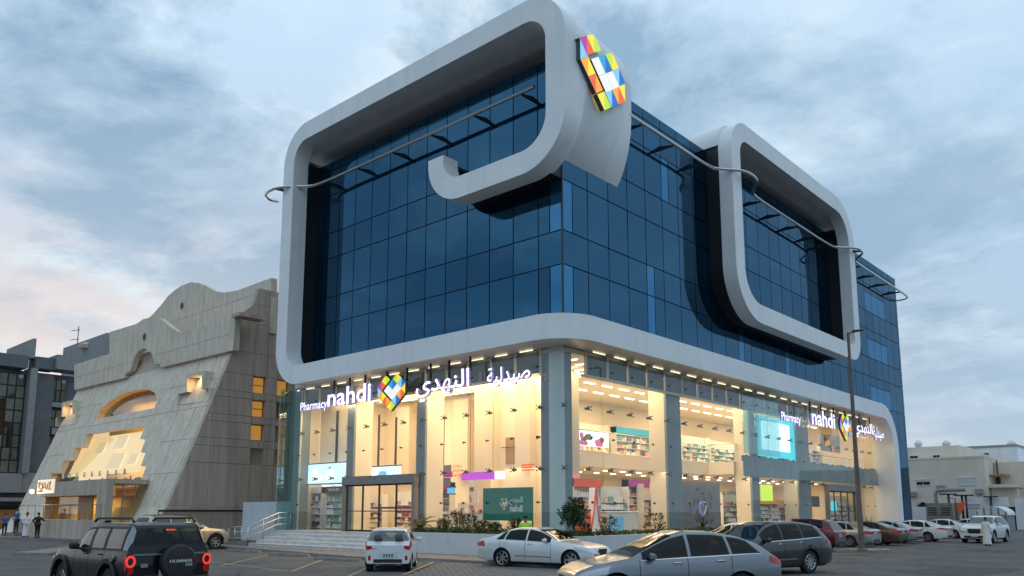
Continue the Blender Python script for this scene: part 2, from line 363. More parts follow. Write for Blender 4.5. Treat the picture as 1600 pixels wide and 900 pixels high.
def put_text(s, P0, P1, normal, mats, parent, name='letter', ext=0.03, off=0.0, split=True, world=True):
    """letters filling the box from lower corner P0 to upper corner P1 (facing normal); front face first material, sides second"""
    P0 = Vector(P0); P1 = Vector(P1); n = Vector(normal).normalized(); ux = Vector((0, 0, 1)).cross(n).normalized()
    me = text_mesh(s, ext, off)
    xs = [v.co.x for v in me.vertices]; ys = [v.co.y for v in me.vertices]
    x0, x1, y0, y1 = min(xs), max(xs), min(ys), max(ys)
    wd = (P1 - P0).dot(ux); hg = P1.z - P0.z; sx, sy = wd / (x1 - x0), hg / (y1 - y0)
    bm = bmesh.new(); bm.from_mesh(me); bpy.data.meshes.remove(me)
    for v in bm.verts: v.co = P0 + ux * ((v.co.x - x0) * sx) + Vector((0, 0, (v.co.y - y0) * sy)) + n * v.co.z
    bmesh.ops.remove_doubles(bm, verts=bm.verts, dist=0.0004)
    bm.normal_update()
    for f in bm.faces: f.material_index = 0 if abs(f.normal.dot(n)) > 0.7 else (1 if len(mats) > 1 else 0)
    isl = []
    if split:
        seen = set()
        for v in bm.verts:
            if v.index in seen: continue
            st = [v]; grp = set()
            while st:
                q = st.pop()
                if q.index in grp: continue
                grp.add(q.index); seen.add(q.index); st += [e.other_vert(q) for e in q.link_edges]
            isl.append(grp)
        # dots join the letter below or above them
        def rng(g): u = [(bm.verts[i].co - P0).dot(ux) for i in g]; return min(u), max(u)
        bm.verts.ensure_lookup_table(); merged = []
        for g in sorted(isl, key=len, reverse=True):
            a, b = rng(g)
            for h in merged:
                c, d = rng(h)
                if a >= c - wd * .01 and b <= d + wd * .01: h |= g; break
            else: merged.append(set(g))
        isl = merged
    else: isl = [set(v.index for v in bm.verts)]
    outs = []
    bm.verts.ensure_lookup_table()
    for g in isl:
        idx = {i: k for k, i in enumerate(sorted(g))}
        m2 = bpy.data.meshes.new(name); fs = [f for f in bm.faces if f.verts[0].index in g]
        m2.from_pydata([bm.verts[i].co for i in sorted(g)], [], [[idx[v.index] for v in f.verts] for f in fs])
        for m in mats: m2.materials.append(MATS[m])
        m2.polygons.foreach_set('material_index', [f.material_index for f in fs])
        outs.append(link(name, m2, parent, world))
    bm.free(); return outs
# ---- the pharmacy's emblem: a heart of lozenge tiles
TC = dict(lime=(0.55, 0.78, 0.06), yellow=(0.98, 0.80, 0.06), orange=(0.98, 0.42, 0.04), red=(0.90, 0.13, 0.04), blue=(0.01, 0.16, 0.52),
          sky=(0.25, 0.60, 0.90), cyan=(0.02, 0.38, 0.66), purple=(0.42, 0.05, 0.40), white=(0.92, 0.90, 0.95))
for k, c in TC.items(): emit('tile_' + k, c, 0.6)
for k, c in TC.items(): mat('print_' + k, c, 0.6, var=0.02)
LOGO = [(0, 0, 'yellow', 'lime', 0), (1, 0, 'red', 'orange', 0), (2, 0, 'orange', 'yellow', 0), (3, 0, 'blue', 'sky', 'L'), (3, 1, 'purple', 'red', 0), (3, 2, 'yellow', 'lime', 'T'),
        (0, 1, 'sky', 'blue', 0), (0, 2, 'orange', 'red', 0), (0, 3, 'yellow', 'purple', 'R'), (1, 3, 'sky', 'blue', 0), (2, 3, 'lime', 'yellow', 'T'),
        (2, 2, 'cyan', 'blue', 0), (2, 1, 'white', 'white', 0), (1, 2, 'white', 'white', 0), (1, 1, 'white', 'white', 0)]
def emblem(parent, center, normal, half, depth, prefix='tile_', body='sign_dark', wide=1.0, world=True):
    n = Vector(normal).normalized(); ux = Vector((0, 0, 1)).cross(n).normalized(); c0 = Vector(center)
    h = half
    for (i, j, ca, cb, cut) in LOGO:
        gx = 0.0
        cx, cy = (j - i) * h, (i + j - 2.5) * h
        if cut == 'L': poly = [(0, h), (h, 0), (0, -h)]; cx += 0
        elif cut == 'R': poly = [(0, h), (0, -h), (-h, 0)]
        elif cut == 'T': poly = [(-.30 * h, .70 * h), (0, .86 * h), (.30 * h, .70 * h), (h, 0), (0, -h), (-h, 0)]
        elif cut == 'S': poly = [(0, h), (h, 0), (.16 * h, -.62 * h), (-.62 * h, .16 * h)]
        else: poly = [(0, h), (h, 0), (0, -h), (-h, 0)]
        if i > 0 and (j == 0 or i == 3): cx -= (.28 if i == 3 and j else .12) * h
        elif i > 0: cx += .26 * h; cy += .04 * h
        elif j > 0: cx += .10 * h
        lo = [p for p in poly if p[0] <= 1e-6]; hi = [p for p in poly if p[0] >= -1e-6]
        mb = MB()
        mid = depth
        for part, mi in ((lo, 0), (hi, 1)):
            if len(part) < 3: continue
            vs = [c0 + ux * ((cx + a * .985) * wide) + Vector((0, 0, cy + b * .985)) + n * mid for a, b in part]
            bk = [p - n * depth for p in vs]; k = len(part)
            mb.add(vs + bk, [tuple(range(k))], mi)
            mb.add(vs + bk, [(q, (q + 1) % k, (q + 1) % k + k, q + k) for q in range(k)], 2)
        mb.build('tile', [prefix + ca, prefix + cb, body], parent, world)

# ------------------------------------------------------------------ ground
sheet('ground', [(-700, -400), (500, -400), (500, 900), (-700, 900)], -0.004, 'asphalt')
pv = [(-26.5, -4.2), (-20.66, -4.25), (-14.9, -4.6), (-9.7, -5.35), (-6.4, -5.65), (-5.2, -4.6), (-3.4, -4.4), (2.5, -4.4), (2.75, -3.9), (2.55, 44.5), (-1, 44.5), (-1, 0.2), (-26.5, 0.2)]
sheet('pavement', pv, 0.12, 'pavement', th=0.3)
mbk = MB()
for a, b in zip(pv[:9], pv[1:10]):
    A, B = Vector((*a, 0)), Vector((*b, 0)); d = (B - A); ln = d.length; n_ = max(1, int(ln / 0.9)); rz = math.atan2(d.y, d.x)
    for k in range(n_):
        c = A + d * ((k + .5) / n_); nrm = Vector((d.y, -d.x, 0)).normalized() * 0.05
        mbk.obox((c.x + nrm.x, c.y + nrm.y, 0.065), (ln / n_ - .02, 0.13, 0.135), rz)
kb = mbk.build('kerb_strip', 'kerb'); kb['kind'] = 'structure'
# raised brick-paved tongue between the bays
tong = [(-5.1, -4.75), (-2.35, -4.97), (1.3, -9.9), (3.2, -13.2), (7.4, -9.2), (9.4, -5.2), (3.4, -4.5), (-3.4, -4.5)]
sheet('paved_crossing', tong, 0.008, 'paver')
mbp = MB(); ang = R(-40)
for i in range(-26, 27):
    for j in range(-40, 41):
        u = i * 0.42 + (0.21 if j % 2 else 0); w = j * 0.21
        c = Vector((1.8 + u * math.cos(ang) - w * math.sin(ang), -8.0 + u * math.sin(ang) + w * math.cos(ang)))
        ins = False
        for q in range(len(tong)):
            (x1, y1), (x2, y2) = tong[q], tong[q - 1]
            if (y1 > c.y) != (y2 > c.y) and c.x < (x2 - x1) * (c.y - y1) / (y2 - y1) + x1: ins = not ins
        if ins: mbp.obox((c.x, c.y, 0.012 + rnd.uniform(0, .006)), (0.405, 0.195, 0.016), ang)
st = mbp.build('paving_block', 'paver', fix=False); st['kind'] = 'stuff'
lines = [((-14.15, -4.95), (-7.45, -11.56), .10), ((-8.05, -6.5), (-2.92, -11.45), .10), ((-3.0, -8.0), (0.3, -11.5), .10), ((-9.92, -10.64), (-3.0, -11.52), .08), ((-2.6, -5.2), (1.35, -10.1), .11), ((-20, -5.0), (-14.5, -10.5), .10)]
for a, b, w_ in lines:
    A, B = Vector((*a, 0)), Vector((*b, 0)); d = (B - A).normalized(); n_ = Vector((-d.y, d.x, 0)) * w_ / 2
    sheet('road_marking', [(p.x, p.y) for p in (A - n_, B - n_, B + n_, A + n_)], 0.005 if a != (-2.6, -5.2) else 0.034, 'line_paint')
for Y in (9.4, 12.2, 15, 17.8, 20.6, 23.4, 26.2, 29, 31.8, 34.6, 37.4):
    sheet('road_marking', [(2.8, Y), (8.0, Y), (8.0, Y + .1), (2.8, Y + .1)], 0.005, 'line_paint')
for (x, y, rz) in ((-16.2, -5.6, R(6)), (-11.5, -6.0, R(8)), (-6.8, -6.7, R(8))):
    mb = MB(); mb.prism([(-1.35, 0), (1.35, 0), (1.3, 0.11), (-1.3, 0.11)], -.1, .1, 'y')
    o = mb.build('wheel_stop', 'kerb'); o.location = (x, y, 0.0); o.rotation_euler = (0, 0, rz)
    tag(o, {-16.2: 'worn concrete wheel stop of the parking bay below the ramp rail', -11.5: 'worn concrete wheel stop of the parking bay before the white steps', -6.8: 'concrete wheel stop in front of the white hatchback'}[x], 'wheel stop', 'wheel stops of the bays')
for pts in ([(-12, -14), (-8.2, -14.6), (-7.6, -12.9), (-11.4, -12.2)], [(12.5, 2), (15, 1.4), (15.6, 6.5), (13, 7)], [(10.2, 20), (12.4, 19.8), (12.6, 22.5), (10.4, 22.8)], [(-24, -18.5), (-16, -21), (-15.5, -19.8), (-23.6, -17.4)]):
    sheet('asphalt_patch', pts, 0.0035, 'asphalt_patch')
# traffic island of the lamp post, and the far pavement by the stone shop
sheet('kerb_island', [(6.0, 14.3), (7.6, 14.0), (8.3, 15.2), (7.9, 16.9), (6.3, 17.0), (5.6, 15.7)], 0.14, 'kerb', th=0.3)
sheet('traffic_island', [(-21.5, -14.3), (-19.9, -13.4), (-24.6, -9.8), (-28.5, -7.2), (-30.5, -7.2), (-26.2, -10.6)], 0.13, 'kerb', th=0.3)
sheet('far_pavement', [(-95, -8.7), (-50, -7.6), (-42, -6.6), (-33.5, -5.0), (-29.6, -4.5), (-29.6, 30), (-95, 30)], 0.16, 'pavement', th=0.4)

# ------------------------------------------------------------------ the pharmacy
PH = thing('pharmacy_building', 'corner block with dark blue glass floors in looping white frames over a lit glass shopfront', 'building', (-8, 15, 0))
zr = [10.2, 10.58, 12.99, 14.58, 16.99, 18.58, 20.99, 22.58, 23.17]
ZROWS = list(zip(zr[1:-1], zr[2:]))
mb = MB(); mb.box(-19.4, -0.04, 0.045, 0.3, 10.0, 23.12); mb.box(-0.3, -0.045, 0.3, 49.45, 10.0, 23.12); mb.box(-0.3, -0.045, 41.25, 49.45, 0.0, 10.0)
mb.build('mullion_wall', 'mullion', PH)
mb = MB(); mb.box(-19.4, -0.3, 0.3, 49.4, 9.25, 23.0); mb.box(-19.4, -2, 41.3, 49.4, 0, 9.25); mb.build('upper_floors', 'void_black', PH)
PM = {}
def pane(c, w_, h_, axis, m='blue_glass'):
    if m == 'blue_glass': m = rnd.choice(['blue_glass', 'blue_glass', 'blue_glass', 'blue_glass_deep', 'blue_glass_soft'])
    key = (round(w_, 2), round(h_, 2), axis, m)
    if key not in PM:
        b = MB(); g = 0.028
        if axis == 'y': b.box(-w_ / 2 + g, w_ / 2 - g, -.012, .03, -h_ / 2 + g, h_ / 2 - g)
        else: b.box(-.03, .012, -w_ / 2 + g, w_ / 2 - g, -h_ / 2 + g, h_ / 2 - g)
        o = b.build('glass_pane', m, PH); PM[key] = o.data
    else: o = link('glass_pane', PM[key], PH)
    o.location = c; t = R(0.22)
    o.rotation_euler = (rnd.uniform(-t, t), rnd.uniform(-t, t), rnd.uniform(-t, t)) if axis == 'y' else (rnd.uniform(-t, t), rnd.uniform(-t, t), rnd.uniform(-t, t))
    return o
xs = [-0.02] + [-1.405 - 1.544 * k for k in range(12)] + [-19.35]
for i in range(len(xs) - 1):
    for j, (z0, z1) in enumerate(ZROWS):
        a, b = xs[i], xs[i + 1]
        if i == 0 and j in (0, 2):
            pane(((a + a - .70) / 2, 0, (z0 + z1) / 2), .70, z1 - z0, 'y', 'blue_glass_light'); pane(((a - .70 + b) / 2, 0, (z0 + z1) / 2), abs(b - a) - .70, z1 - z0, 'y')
        else: pane(((a + b) / 2, 0, (z0 + z1) / 2), abs(b - a), z1 - z0, 'y')
ys = [0.02, 1.915]
while ys[-1] + 1.684 < 49.2: ys.append(ys[-1] + 1.684)
ys.append(49.5)
lit = {(24, 4), (25, 4), (26, 4), (24, 2), (25, 2), (26, 2), (24, 0), (25, 0), (26, 0)}  # panes given the paler, sky-bright colour
for i in range(len(ys) - 1):
    for j, (z0, z1) in enumerate(ZROWS):
        a, b = ys[i], ys[i + 1]
        if b < 4.4 and z0 > 18.4: continue
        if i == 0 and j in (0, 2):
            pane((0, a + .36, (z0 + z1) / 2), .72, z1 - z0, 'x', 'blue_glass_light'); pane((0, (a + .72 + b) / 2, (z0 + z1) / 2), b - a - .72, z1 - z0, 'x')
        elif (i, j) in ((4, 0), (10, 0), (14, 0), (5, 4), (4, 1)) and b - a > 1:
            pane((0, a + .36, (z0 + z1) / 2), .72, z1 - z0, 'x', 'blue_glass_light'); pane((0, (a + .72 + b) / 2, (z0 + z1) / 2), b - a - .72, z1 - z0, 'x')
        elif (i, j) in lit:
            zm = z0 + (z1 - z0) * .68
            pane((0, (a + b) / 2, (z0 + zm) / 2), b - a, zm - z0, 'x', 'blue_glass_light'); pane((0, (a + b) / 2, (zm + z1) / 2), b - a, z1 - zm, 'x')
        else: pane((0, (a + b) / 2, (z0 + z1) / 2), b - a, z1 - z0, 'x')
for i in range(len(ys) - 1):
    if ys[i] < 40.8: continue
    for z0, z1 in ((0.15, 5.1), (5.1, 10.58)): pane((0, (max(41.25, ys[i]) + ys[i + 1]) / 2, (z0 + z1) / 2), ys[i + 1] - max(41.25, ys[i]), z1 - z0, 'x')
# corner mullion and parapet
mb = MB(); mb.box(-.05, .03, -.03, .05, 10.2, 23.2); mb.build('corner_mullion', 'mullion', PH)
mb = MB(); mb.box(-19.4, -0.02, 0.31, 49.5, 23.0, 23.15); mb.build('roof', 'void_black', PH)

# white looping frames
T = 1.08
RB = 2.0      # centre radius of the big bend
mb = MB()
ribbon(mb, [(-6.44, 19.3), (-6.44, 17.35, 1.70), (1.14, 17.35, RB), (1.14, 24.57, 1.8), (-19.58, 24.57, 1.75), (-19.58, 9.75, 1.70), (-2.0, 9.75)], T, -1.86, -0.86, 'y', n=14)
ribbon(mb, [(-19.58, 23.3), (-19.58, 24.57, 1.1), (-0.2, 24.57)], T - .012, -0.86, 2.7, 'y', n=10)
# page: the corner block that carries on round the side
RO = RB + T / 2
def page(y):
    k = max(0, min(1, (y + .86) / 5.3)); s_ = 1 - .44 * k; zt = 25.115
    if y > 2.7: zt = 25.115 - (1.75 - math.sqrt(max(0, 1.75 ** 2 - (y - 2.7) ** 2)))
    pts = []; q_ = max(0, min(1, (y + .86) / 1.1)); RO_ = RO + (4.75 - RO) * q_ * q_ * (3 - 2 * q_)
    c = (1.68 - RO_, 16.815 + RO_)
    for t in range(15):
        x = 1.678 * t / 14; z = c[1] - math.sqrt(max(0, RO_ ** 2 - (x - c[0]) ** 2)); pts.append((x, z))
    pts.append((1.678, 23.0))
    c2 = (1.68 - 2.34, 25.12 - 2.34)
    for t in range(9):
        a = R(5 + 80 * t / 8); pts.append((c2[0] + 2.335 * math.cos(a), c2[1] + 2.335 * math.sin(a)))
    pts.append((-.8, 25.11))
    return [(x * s_ if x > 0 else x, y, min(z, zt)) for x, z in pts]
secs = [page(-.862 + .2 * 0)] + [page(y) for y in (-.7, -.5, -.3, -.1, .1, .3, .6, 1.1, 1.8, 2.5, 2.9, 3.3, 3.6, 3.9, 4.15, 4.35, 4.44)]
m_ = len(secs[0]); vs = [p for s_ in secs for p in s_]
mb.add(vs, [(a * m_ + i, a * m_ + i + 1, a * m_ + m_ + i + 1, a * m_ + m_ + i) for a in range(len(secs) - 1) for i in range(m_ - 1)], 0, True)
mb.add(secs[-1] + [(0, 4.44, 23.2)], [tuple(range(m_)) + (m_,)], 0)
mb.build('white_frame', 'white_clad', PH)
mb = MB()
ribbon(mb, [(-6.44, 19.0), (-6.44, 17.42, 1.6), (-4.4, 17.42)], .74, -0.858, 0, 'y')  # black spacer holding the frame off the glass wall
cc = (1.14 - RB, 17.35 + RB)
mb.build('black_spacer', 'void_black', PH); mb = MB()
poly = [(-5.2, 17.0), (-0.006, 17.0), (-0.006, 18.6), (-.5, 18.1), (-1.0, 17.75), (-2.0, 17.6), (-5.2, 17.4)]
mb.prism(poly, -.858, -.001, 'y'); mb.build('black_spacer', 'void_black', PH); mb = MB()
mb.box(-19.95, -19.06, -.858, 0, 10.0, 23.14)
mb.build('black_spacer', 'void_black', PH)
# side loop
mb = MB()
side = [(14.3, 13.5, 2.5), (33.2, 13.5, 1.15), (33.2, 24.4, 2.7), (14.3, 24.4, 1.5)]
ribbon(mb, side, T + .04, .85, 1.68, 'x', closed=True, n=14)
ribbon(mb, [(14.3, 23.25), (14.3, 24.4, 1.0), (33.2, 24.4, 1.1), (33.2, 23.25)], T, -4.5, .85, 'x', n=10)
mb.build('white_loop', 'white_clad', PH)
mb = MB(); ribbon(mb, [(14.3, 23.15), (14.3, 13.62, 2.4), (33.2, 13.62, 1.1), (33.2, 23.15)], T - .16, 0, .848, 'x', n=12); mb.build('black_spacer', 'void_black', PH)
# band over the shopfront and its leg at the far end
mb = MB()
arc = [(-.22 + 1.9 * math.sin(R(t)), .04 - 1.9 * math.cos(R(t))) for t in range(0, 91, 6)]
mb.prism([(-2.0, -1.86)] + arc + [(1.68, 1.0), (0.0, 1.0), (0, 0), (-2, 0)], 9.205, 10.295, 'z', smooth=True)
ribbon(mb, [(1.0, 9.75), (40.65, 9.75, 2.9), (40.65, 0.12)], 1.09, 0.0, 1.68, 'x', n=14)
mb.box(-19.5, -2.0, -.858, 0.0, 9.21, 10.28)
mb.build('white_band', 'white_clad', PH)

# sunshade rail round the roofline
SZ = 23.42
mb = MB()
l1 = [(-22.0, -1.0), (-22.2, -1.6), (-21.6, -2.25), (-20.3, -2.35), (-19.4, -1.9), (-18.6, -1.1), (-17.6, -.85), (-12, -.85), (-6, -.85), (-.9, -.85)]
l2 = [(.9, 3.6), (.9, 9), (.9, 12.6), (1.2, 13.2), (2.1, 14.2), (2.25, 15.2), (2.1, 16.2), (1.2, 17.4), (.9, 18.2), (.9, 24), (.9, 31.0), (1.2, 31.8), (2.1, 32.6), (2.25, 33.5), (2.1, 34.4), (1.2, 35.4), (.9, 36.2), (.9, 42), (.9, 49.0), (.8, 50.4), (.1, 50.9), (-.8, 50.6)]
def sm(p, it=2):
    for _ in range(it):
        q = [p[0]]
        for a, b in zip(p, p[1:]): q += [(a[0] * .75 + b[0] * .25, a[1] * .75 + b[1] * .25), (a[0] * .25 + b[0] * .75, a[1] * .25 + b[1] * .75)]
        p = q + [p[-1]]
    return p
SZL = 21.45
mb.tube([(x, y, SZL) for x, y in sm(l1)], .085, 8); mb.tube([(x, y, SZL) for x, y in sm(l2)], .085, 8)
sh = mb.build('sunshade_rail', 'steel', PH)
brk = MB()
def bracket(p, q):
    d = Vector(q) - Vector(p); b = MB(); rz = math.atan2(d.y, d.x); n_ = Vector((-d.y, d.x, 0)).normalized() * .035
    P, Q = Vector(p), Vector(q)
    b.add([P - n_, P + n_, Q + n_, Q - n_] + [x + Vector((0, 0, h)) for x, h in ((P - n_, .07), (P + n_, .07), (Q + n_, .26), (Q - n_, .26))], [(0, 1, 2, 3), (4, 7, 6, 5), (0, 4, 5, 1), (1, 5, 6, 2), (2, 6, 7, 3), (3, 7, 4, 0)])
    return b.build('bracket', 'steel_dark', PH)
for x in (-17.2, -14.1, -11.0, -7.9, -4.8, -1.7): bracket((x, -.83, SZL - .12), (x, .02, SZL - .12))
for y in (5.5, 8.6, 11.7, 19.2, 22.2, 25.2, 28.2, 30.6, 37.4, 40.8, 44.2, 47.6): bracket((.88, y, SZL - .12), (-.02, y, SZL - .12))
bracket((-20.2, -2.3, SZL - .12), (-20.1, -1.84, SZL - .12)); bracket((2.2, 15.2, SZL - .12), (1.66, 15.2, SZL - .12)); bracket((2.2, 33.5, SZL - .12), (1.66, 33.4, SZL - .12))

# ---- shopfront
GF = 0.97
mb = MB(); mb.box(-20.6, 0.75, -0.9, 41.2, 0.12, GF); mb.build('plinth', 'marble', PH)
mb = MB(); mb.box(-20.3, 0.30, -.35, 41.0, GF, GF + .012); mb.build('shop_floor', 'shop_floor', PH)
GY, GX = -0.55, 0.45
GPM = {}
def shop_pane(c, w_, h_, axis):
    key = (round(w_, 2), round(h_, 2), axis)
    if key not in GPM:
        b = MB(); g = .006
        if axis == 'y': b.add([(-w_ / 2 + g, 0, -h_ / 2 + g), (w_ / 2 - g, 0, -h_ / 2 + g), (w_ / 2 - g, 0, h_ / 2 - g), (-w_ / 2 + g, 0, h_ / 2 - g)], [(0, 1, 2, 3)])
        else: b.add([(0, -w_ / 2 + g, -h_ / 2 + g), (0, w_ / 2 - g, -h_ / 2 + g), (0, w_ / 2 - g, h_ / 2 - g), (0, -w_ / 2 + g, h_ / 2 - g)], [(0, 1, 2, 3)])
        o = b.build('shop_pane', 'shop_glass', PH, fix=False); GPM[key] = o.data
    else: o = link('shop_pane', GPM[key], PH)
    o.location = c; t = R(.12); o.rotation_euler = (rnd.uniform(-t, t) if axis == 'y' else 0, rnd.uniform(-t, t) if axis == 'x' else 0, rnd.uniform(-t, t))
    return o
SZS = [GF, 3.87, 6.56, 9.2]
jx = [0.45 - 1.52 * k for k in range(14)] + [-20.25]
jy = [-0.55, 1.36] + [1.36 + 1.684 * k for k in range(1, 24)]; jy[-1] = 40.05
SHDR = (3.45, 3.90)
doorL = (-14.75, -8.85); doorR = (28.4, 34.1)
mbs = MB()
for s_, (ax, az) in enumerate(((-1, -1), (1, -1), (-1, 1), (1, 1))):
    mbs.tube([(0, -.10, 0), (ax * .10, -.06, az * .08)], .016, 5); mbs.lathe([(0, -.07), (.028, -.07), (.028, -.02), (0, -.02)], 8, (ax * .10, 0, az * .08), 'y')
mbs.box(-.05, .05, -.30, -.08, -.05, .05)
spider0 = mbs.build('spider_fitting', 'steel_dark', PH); spider0.location = (jx[1], GY + .02, SZS[1]); spider0.rotation_euler = (0, 0, R(180))
mbb = MB(); mbb.lathe([(0, -.03), (.05, -.03), (.05, .03), (0, .03)], 8, (0, 0, 0), 'y'); mbb.box(-.03, .13, .0, .05, -.02, .02)
bolt0 = mbb.build('glass_bolt', 'steel_dark', PH); bolt0.location = (jx[1], GY, 5.2)
def fit(src, c, rz):
    o = src.copy(); COL.objects.link(o); o.location = c; o.rotation_euler = (0, 0, rz); return o
first = True
for i in range(len(jx) - 1):
    a, b = jx[i], jx[i + 1]; cxm = (a + b) / 2
    for k in range(3):
        if k == 0 and doorL[0] < cxm < doorL[1]: continue
        shop_pane((cxm, GY, (SZS[k] + SZS[k + 1]) / 2), a - b, SZS[k + 1] - SZS[k], 'y')
    if i:
        for z in SZS[1:3]:
            if z == SZS[1] and doorL[0] < a < doorL[1]: continue
            if first: first = False; continue
            fit(spider0, (a, GY + .02, z), R(180))
        for z in (5.25, 2.42, 8.35):
            if z == 2.42 and doorL[0] - .3 < a < doorL[1] + .3: continue
            fit(bolt0, (a, GY, z), 0)
for i in range(len(jy) - 1):
    a, b = jy[i], jy[i + 1]; m_ = (a + b) / 2
    for k in range(3):
        if k == 0 and doorR[0] < m_ < doorR[1]: continue
        shop_pane((GX, m_, (SZS[k] + SZS[k + 1]) / 2), b - a, SZS[k + 1] - SZS[k], 'x')
    if i:
        for z in SZS[1:3]:
            if z == SZS[1] and doorR[0] < a < doorR[1]: continue
            fit(spider0, (GX - .02, a, z), R(-90))
        for z in (5.25, 2.42, 8.35):
            if z == 2.42 and doorR[0] - .3 < a < doorR[1] + .3: continue
            fit(bolt0, (GX, a, z), R(90))
fit(spider0, (GX - .1, GY + .1, SZS[1]), R(-135)); fit(spider0, (GX - .1, GY + .1, SZS[2]), R(-135))
# columns behind the glass
def column_x(px0, px1, y):
    x0, x1 = ony(px0, y, -.2).x, ony(px1, y, -.2).x
    b = MB(); b.box(x0, x1, -.2, -.06, GF, 9.2); b.build('column', 'column', PH)
    b = MB(); b.box(x0 + .03, x1 - .01, -.058, 1.1, GF, 8.9); b.build('pier', 'plaster', PH)  # cream body paints in the lit side face of the column
def column_y(px0, px1, y):
    y0, y1 = onx(px0, y, .1).y, onx(px1, y, .1).y
    b = MB(); b.box(-.03, .1, y0, y1, GF, 9.2); b.build('column', 'column', PH)
    b = MB(); b.box(-.95, -.032, y0 + .01, y1 - .03, GF, 8.9); b.build('pier', 'plaster', PH)  # cream colour again for the lit side of the column
column_x(543, 553.5, 664); column_x(650.5, 664, 690)
column_y(1041, 1063, 650); column_y(1171, 1182, 660); column_y(1245, 1263, 690); column_y(1368, 1384, 720)
b = MB(); b.box(ony(846, 690, -.2).x, .10, -.22, .42, GF, 9.2); b.build('corner_column', 'column', PH)
b = MB(); b.box(ony(858, 690, -.3).x, ony(881, 690, -.3).x, -.30, -.225, GF, 9.2); b.build('column_panel', 'column_light', PH)
# left end: glazed fin with steel post
b = MB(); b.box(-20.2, -19.6, -.35, .4, GF, 9.2); b.build('column', 'column', PH)
b = MB(); b.box(-20.42, -20.34, -1.25, .3, GF, 9.2); b.build('glass_fin', 'fin_glass', PH)
b = MB(); b.tube([(-19.35, -.42, GF), (-19.35, -.42, 9.2)], .05, 8); b.build('post', 'plaster', PH)
# clerestory: dark panels between pale posts under the soffit
def clere(a, b_, axis):
    q = MB(); z0, z1 = 8.12, 9.12
    if axis == 'y': q.box(a, b_, -.28, -.24, z0, z1)
    else: q.box(.16, .20, a, b_, z0, z1)
    q.build('clerestory_panel', 'clerestory', PH)
def cpost(a, axis):
    q = MB()
    if axis == 'y': q.box(a - .045, a + .045, -.32, -.2, 8.0, 9.2)
    else: q.box(.12, .24, a - .045, a + .045, 8.0, 9.2)
    q.build('clerestory_post', 'plaster', PH)
for i in range(1, len(jx) - 1):
    if i in (9,): continue
    clere(jx[i] - .08, jx[i + 1] + .08, 'y'); cpost(jx[i], 'y')
for i in range(1, len(jy) - 2):
    clere(jy[i] + .08, jy[i + 1] - .08, 'x'); cpost(jy[i], 'x')
b = MB(); b.box(-19.6, -2.1, -.34, -.18, 7.98, 8.1); b.box(.10, .26, 1.1, 39.5, 7.98, 8.1); b.build('transom', 'plaster_panel', PH)
b = MB()
for i in range(1, len(jx) - 1): b.box(jx[i + 1] + .45, jx[i] - .3, -.50, -.47, 9.13, 9.17)
for i in range(1, len(jy) - 2): b.box(.38, .41, jy[i] + .3, jy[i + 1] - .45, 9.13, 9.17)
b.build('soffit_light', 'lamp_dim', PH)
# interior shell
b = MB(); b.box(-20.0, -9.0, 6.5, 6.7, GF, 8.95); b.box(-9.0, -8.8, 3.8, 41, GF, 8.95); b.box(-8.8, -2.3, 3.6, 3.8, GF, 8.95); b.box(-20.2, -20.0, -.3, 6.7, GF, 8.95); b.box(-9, .2, 40.9, 41.1, GF, 8.95); b.build('back_wall', 'plaster', PH)
b = MB()
for x in (-18.2, -16.2, -13.0, -11.2): b.box(x, x + 1.2, 5.9, 6.5, GF + 3.2, 8.6)
b.box(-8.3, -7.1, 2.9, 3.6, GF, 8.6); b.box(-5.6, -4.6, 3.1, 3.6, GF, 8.6); b.box(-2.6, -1.9, 3.0, 3.6, GF, 8.6)
b.build('wall_panel', 'plaster_panel', PH)
for px, y0, y1, Y in ((490, 648, 722, 1.2), (524, 642, 722, 1.2), (590, 648, 728, 4.6), (617, 652, 726, 4.6), (691, 650, 738, 3.4)):
    p0, p1 = ony(px, y1, Y), ony(px, y0, Y); b = MB(); b.box(p0.x - .06, p0.x + .06, Y, Y + .08, p0.z, p1.z); b.build('wall_slit', 'steel_dark', PH)
b = MB(); b.box(-20.0, .15, -.25, 41.0, 8.95, 9.15); b.build('ceiling', 'ceiling', PH)
# mezzanine with its balustrade
mb = MB(); mb.box(-8.8, -2.6, 7.2, 40.9, 4.25, 5.0); mb.box(-2.6, -.9, 17.6, 40.9, 4.25, 5.0); mb.box(-8.8, -2.6, 3.82, 7.2, 4.25, 5.0); mb.build('mezzanine', 'plaster', PH)
rl = MB(); rg = MB()
pr = [(-2.5, 3.9), (-2.5, 17.5), (-.8, 17.5), (-.8, 40)]
for (xa, ya), (xb, yb) in zip(pr, pr[1:]):
    rl.tube([(xa, ya, 6.05), (xb, yb, 6.05)], .03, 6); ln = math.hypot(xb - xa, yb - ya); n_ = max(1, int(ln / 1.5))
    for k in range(n_ + 1): t = k / n_; rl.tube([(xa + (xb - xa) * t, ya + (yb - ya) * t, 5.0), (xa + (xb - xa) * t, ya + (yb - ya) * t, 6.05)], .02, 5)
    rg.add([(xa, ya, 5.08), (xb, yb, 5.08), (xb, yb, 5.95), (xa, ya, 5.95)], [(0, 1, 2, 3)])
rl.build('balustrade_rail', 'steel', PH); rg.build('balustrade_glass', 'rail_glass', PH)
# teal spandrel zone over the side entrance
for i in range(len(jy) - 1):
    if jy[i] < 15.8: continue
    q = MB(); q.box(.20, .26, jy[i] + .02, jy[i + 1] - .02, 4.05 + .0, 4.95); q.box(.12, .18, jy[i] + .02, jy[i + 1] - .02, 4.95, 5.35 if i % 2 else 5.28); q.build('spandrel_panel', 'spandrel', PH)
for i in range(10, 13):
    q = MB(); q.box(.27, .33, jy[i] + .03, jy[i + 1] - .03, 5.4, 9.1); q.build('teal_panel', 'fin_glass', PH)
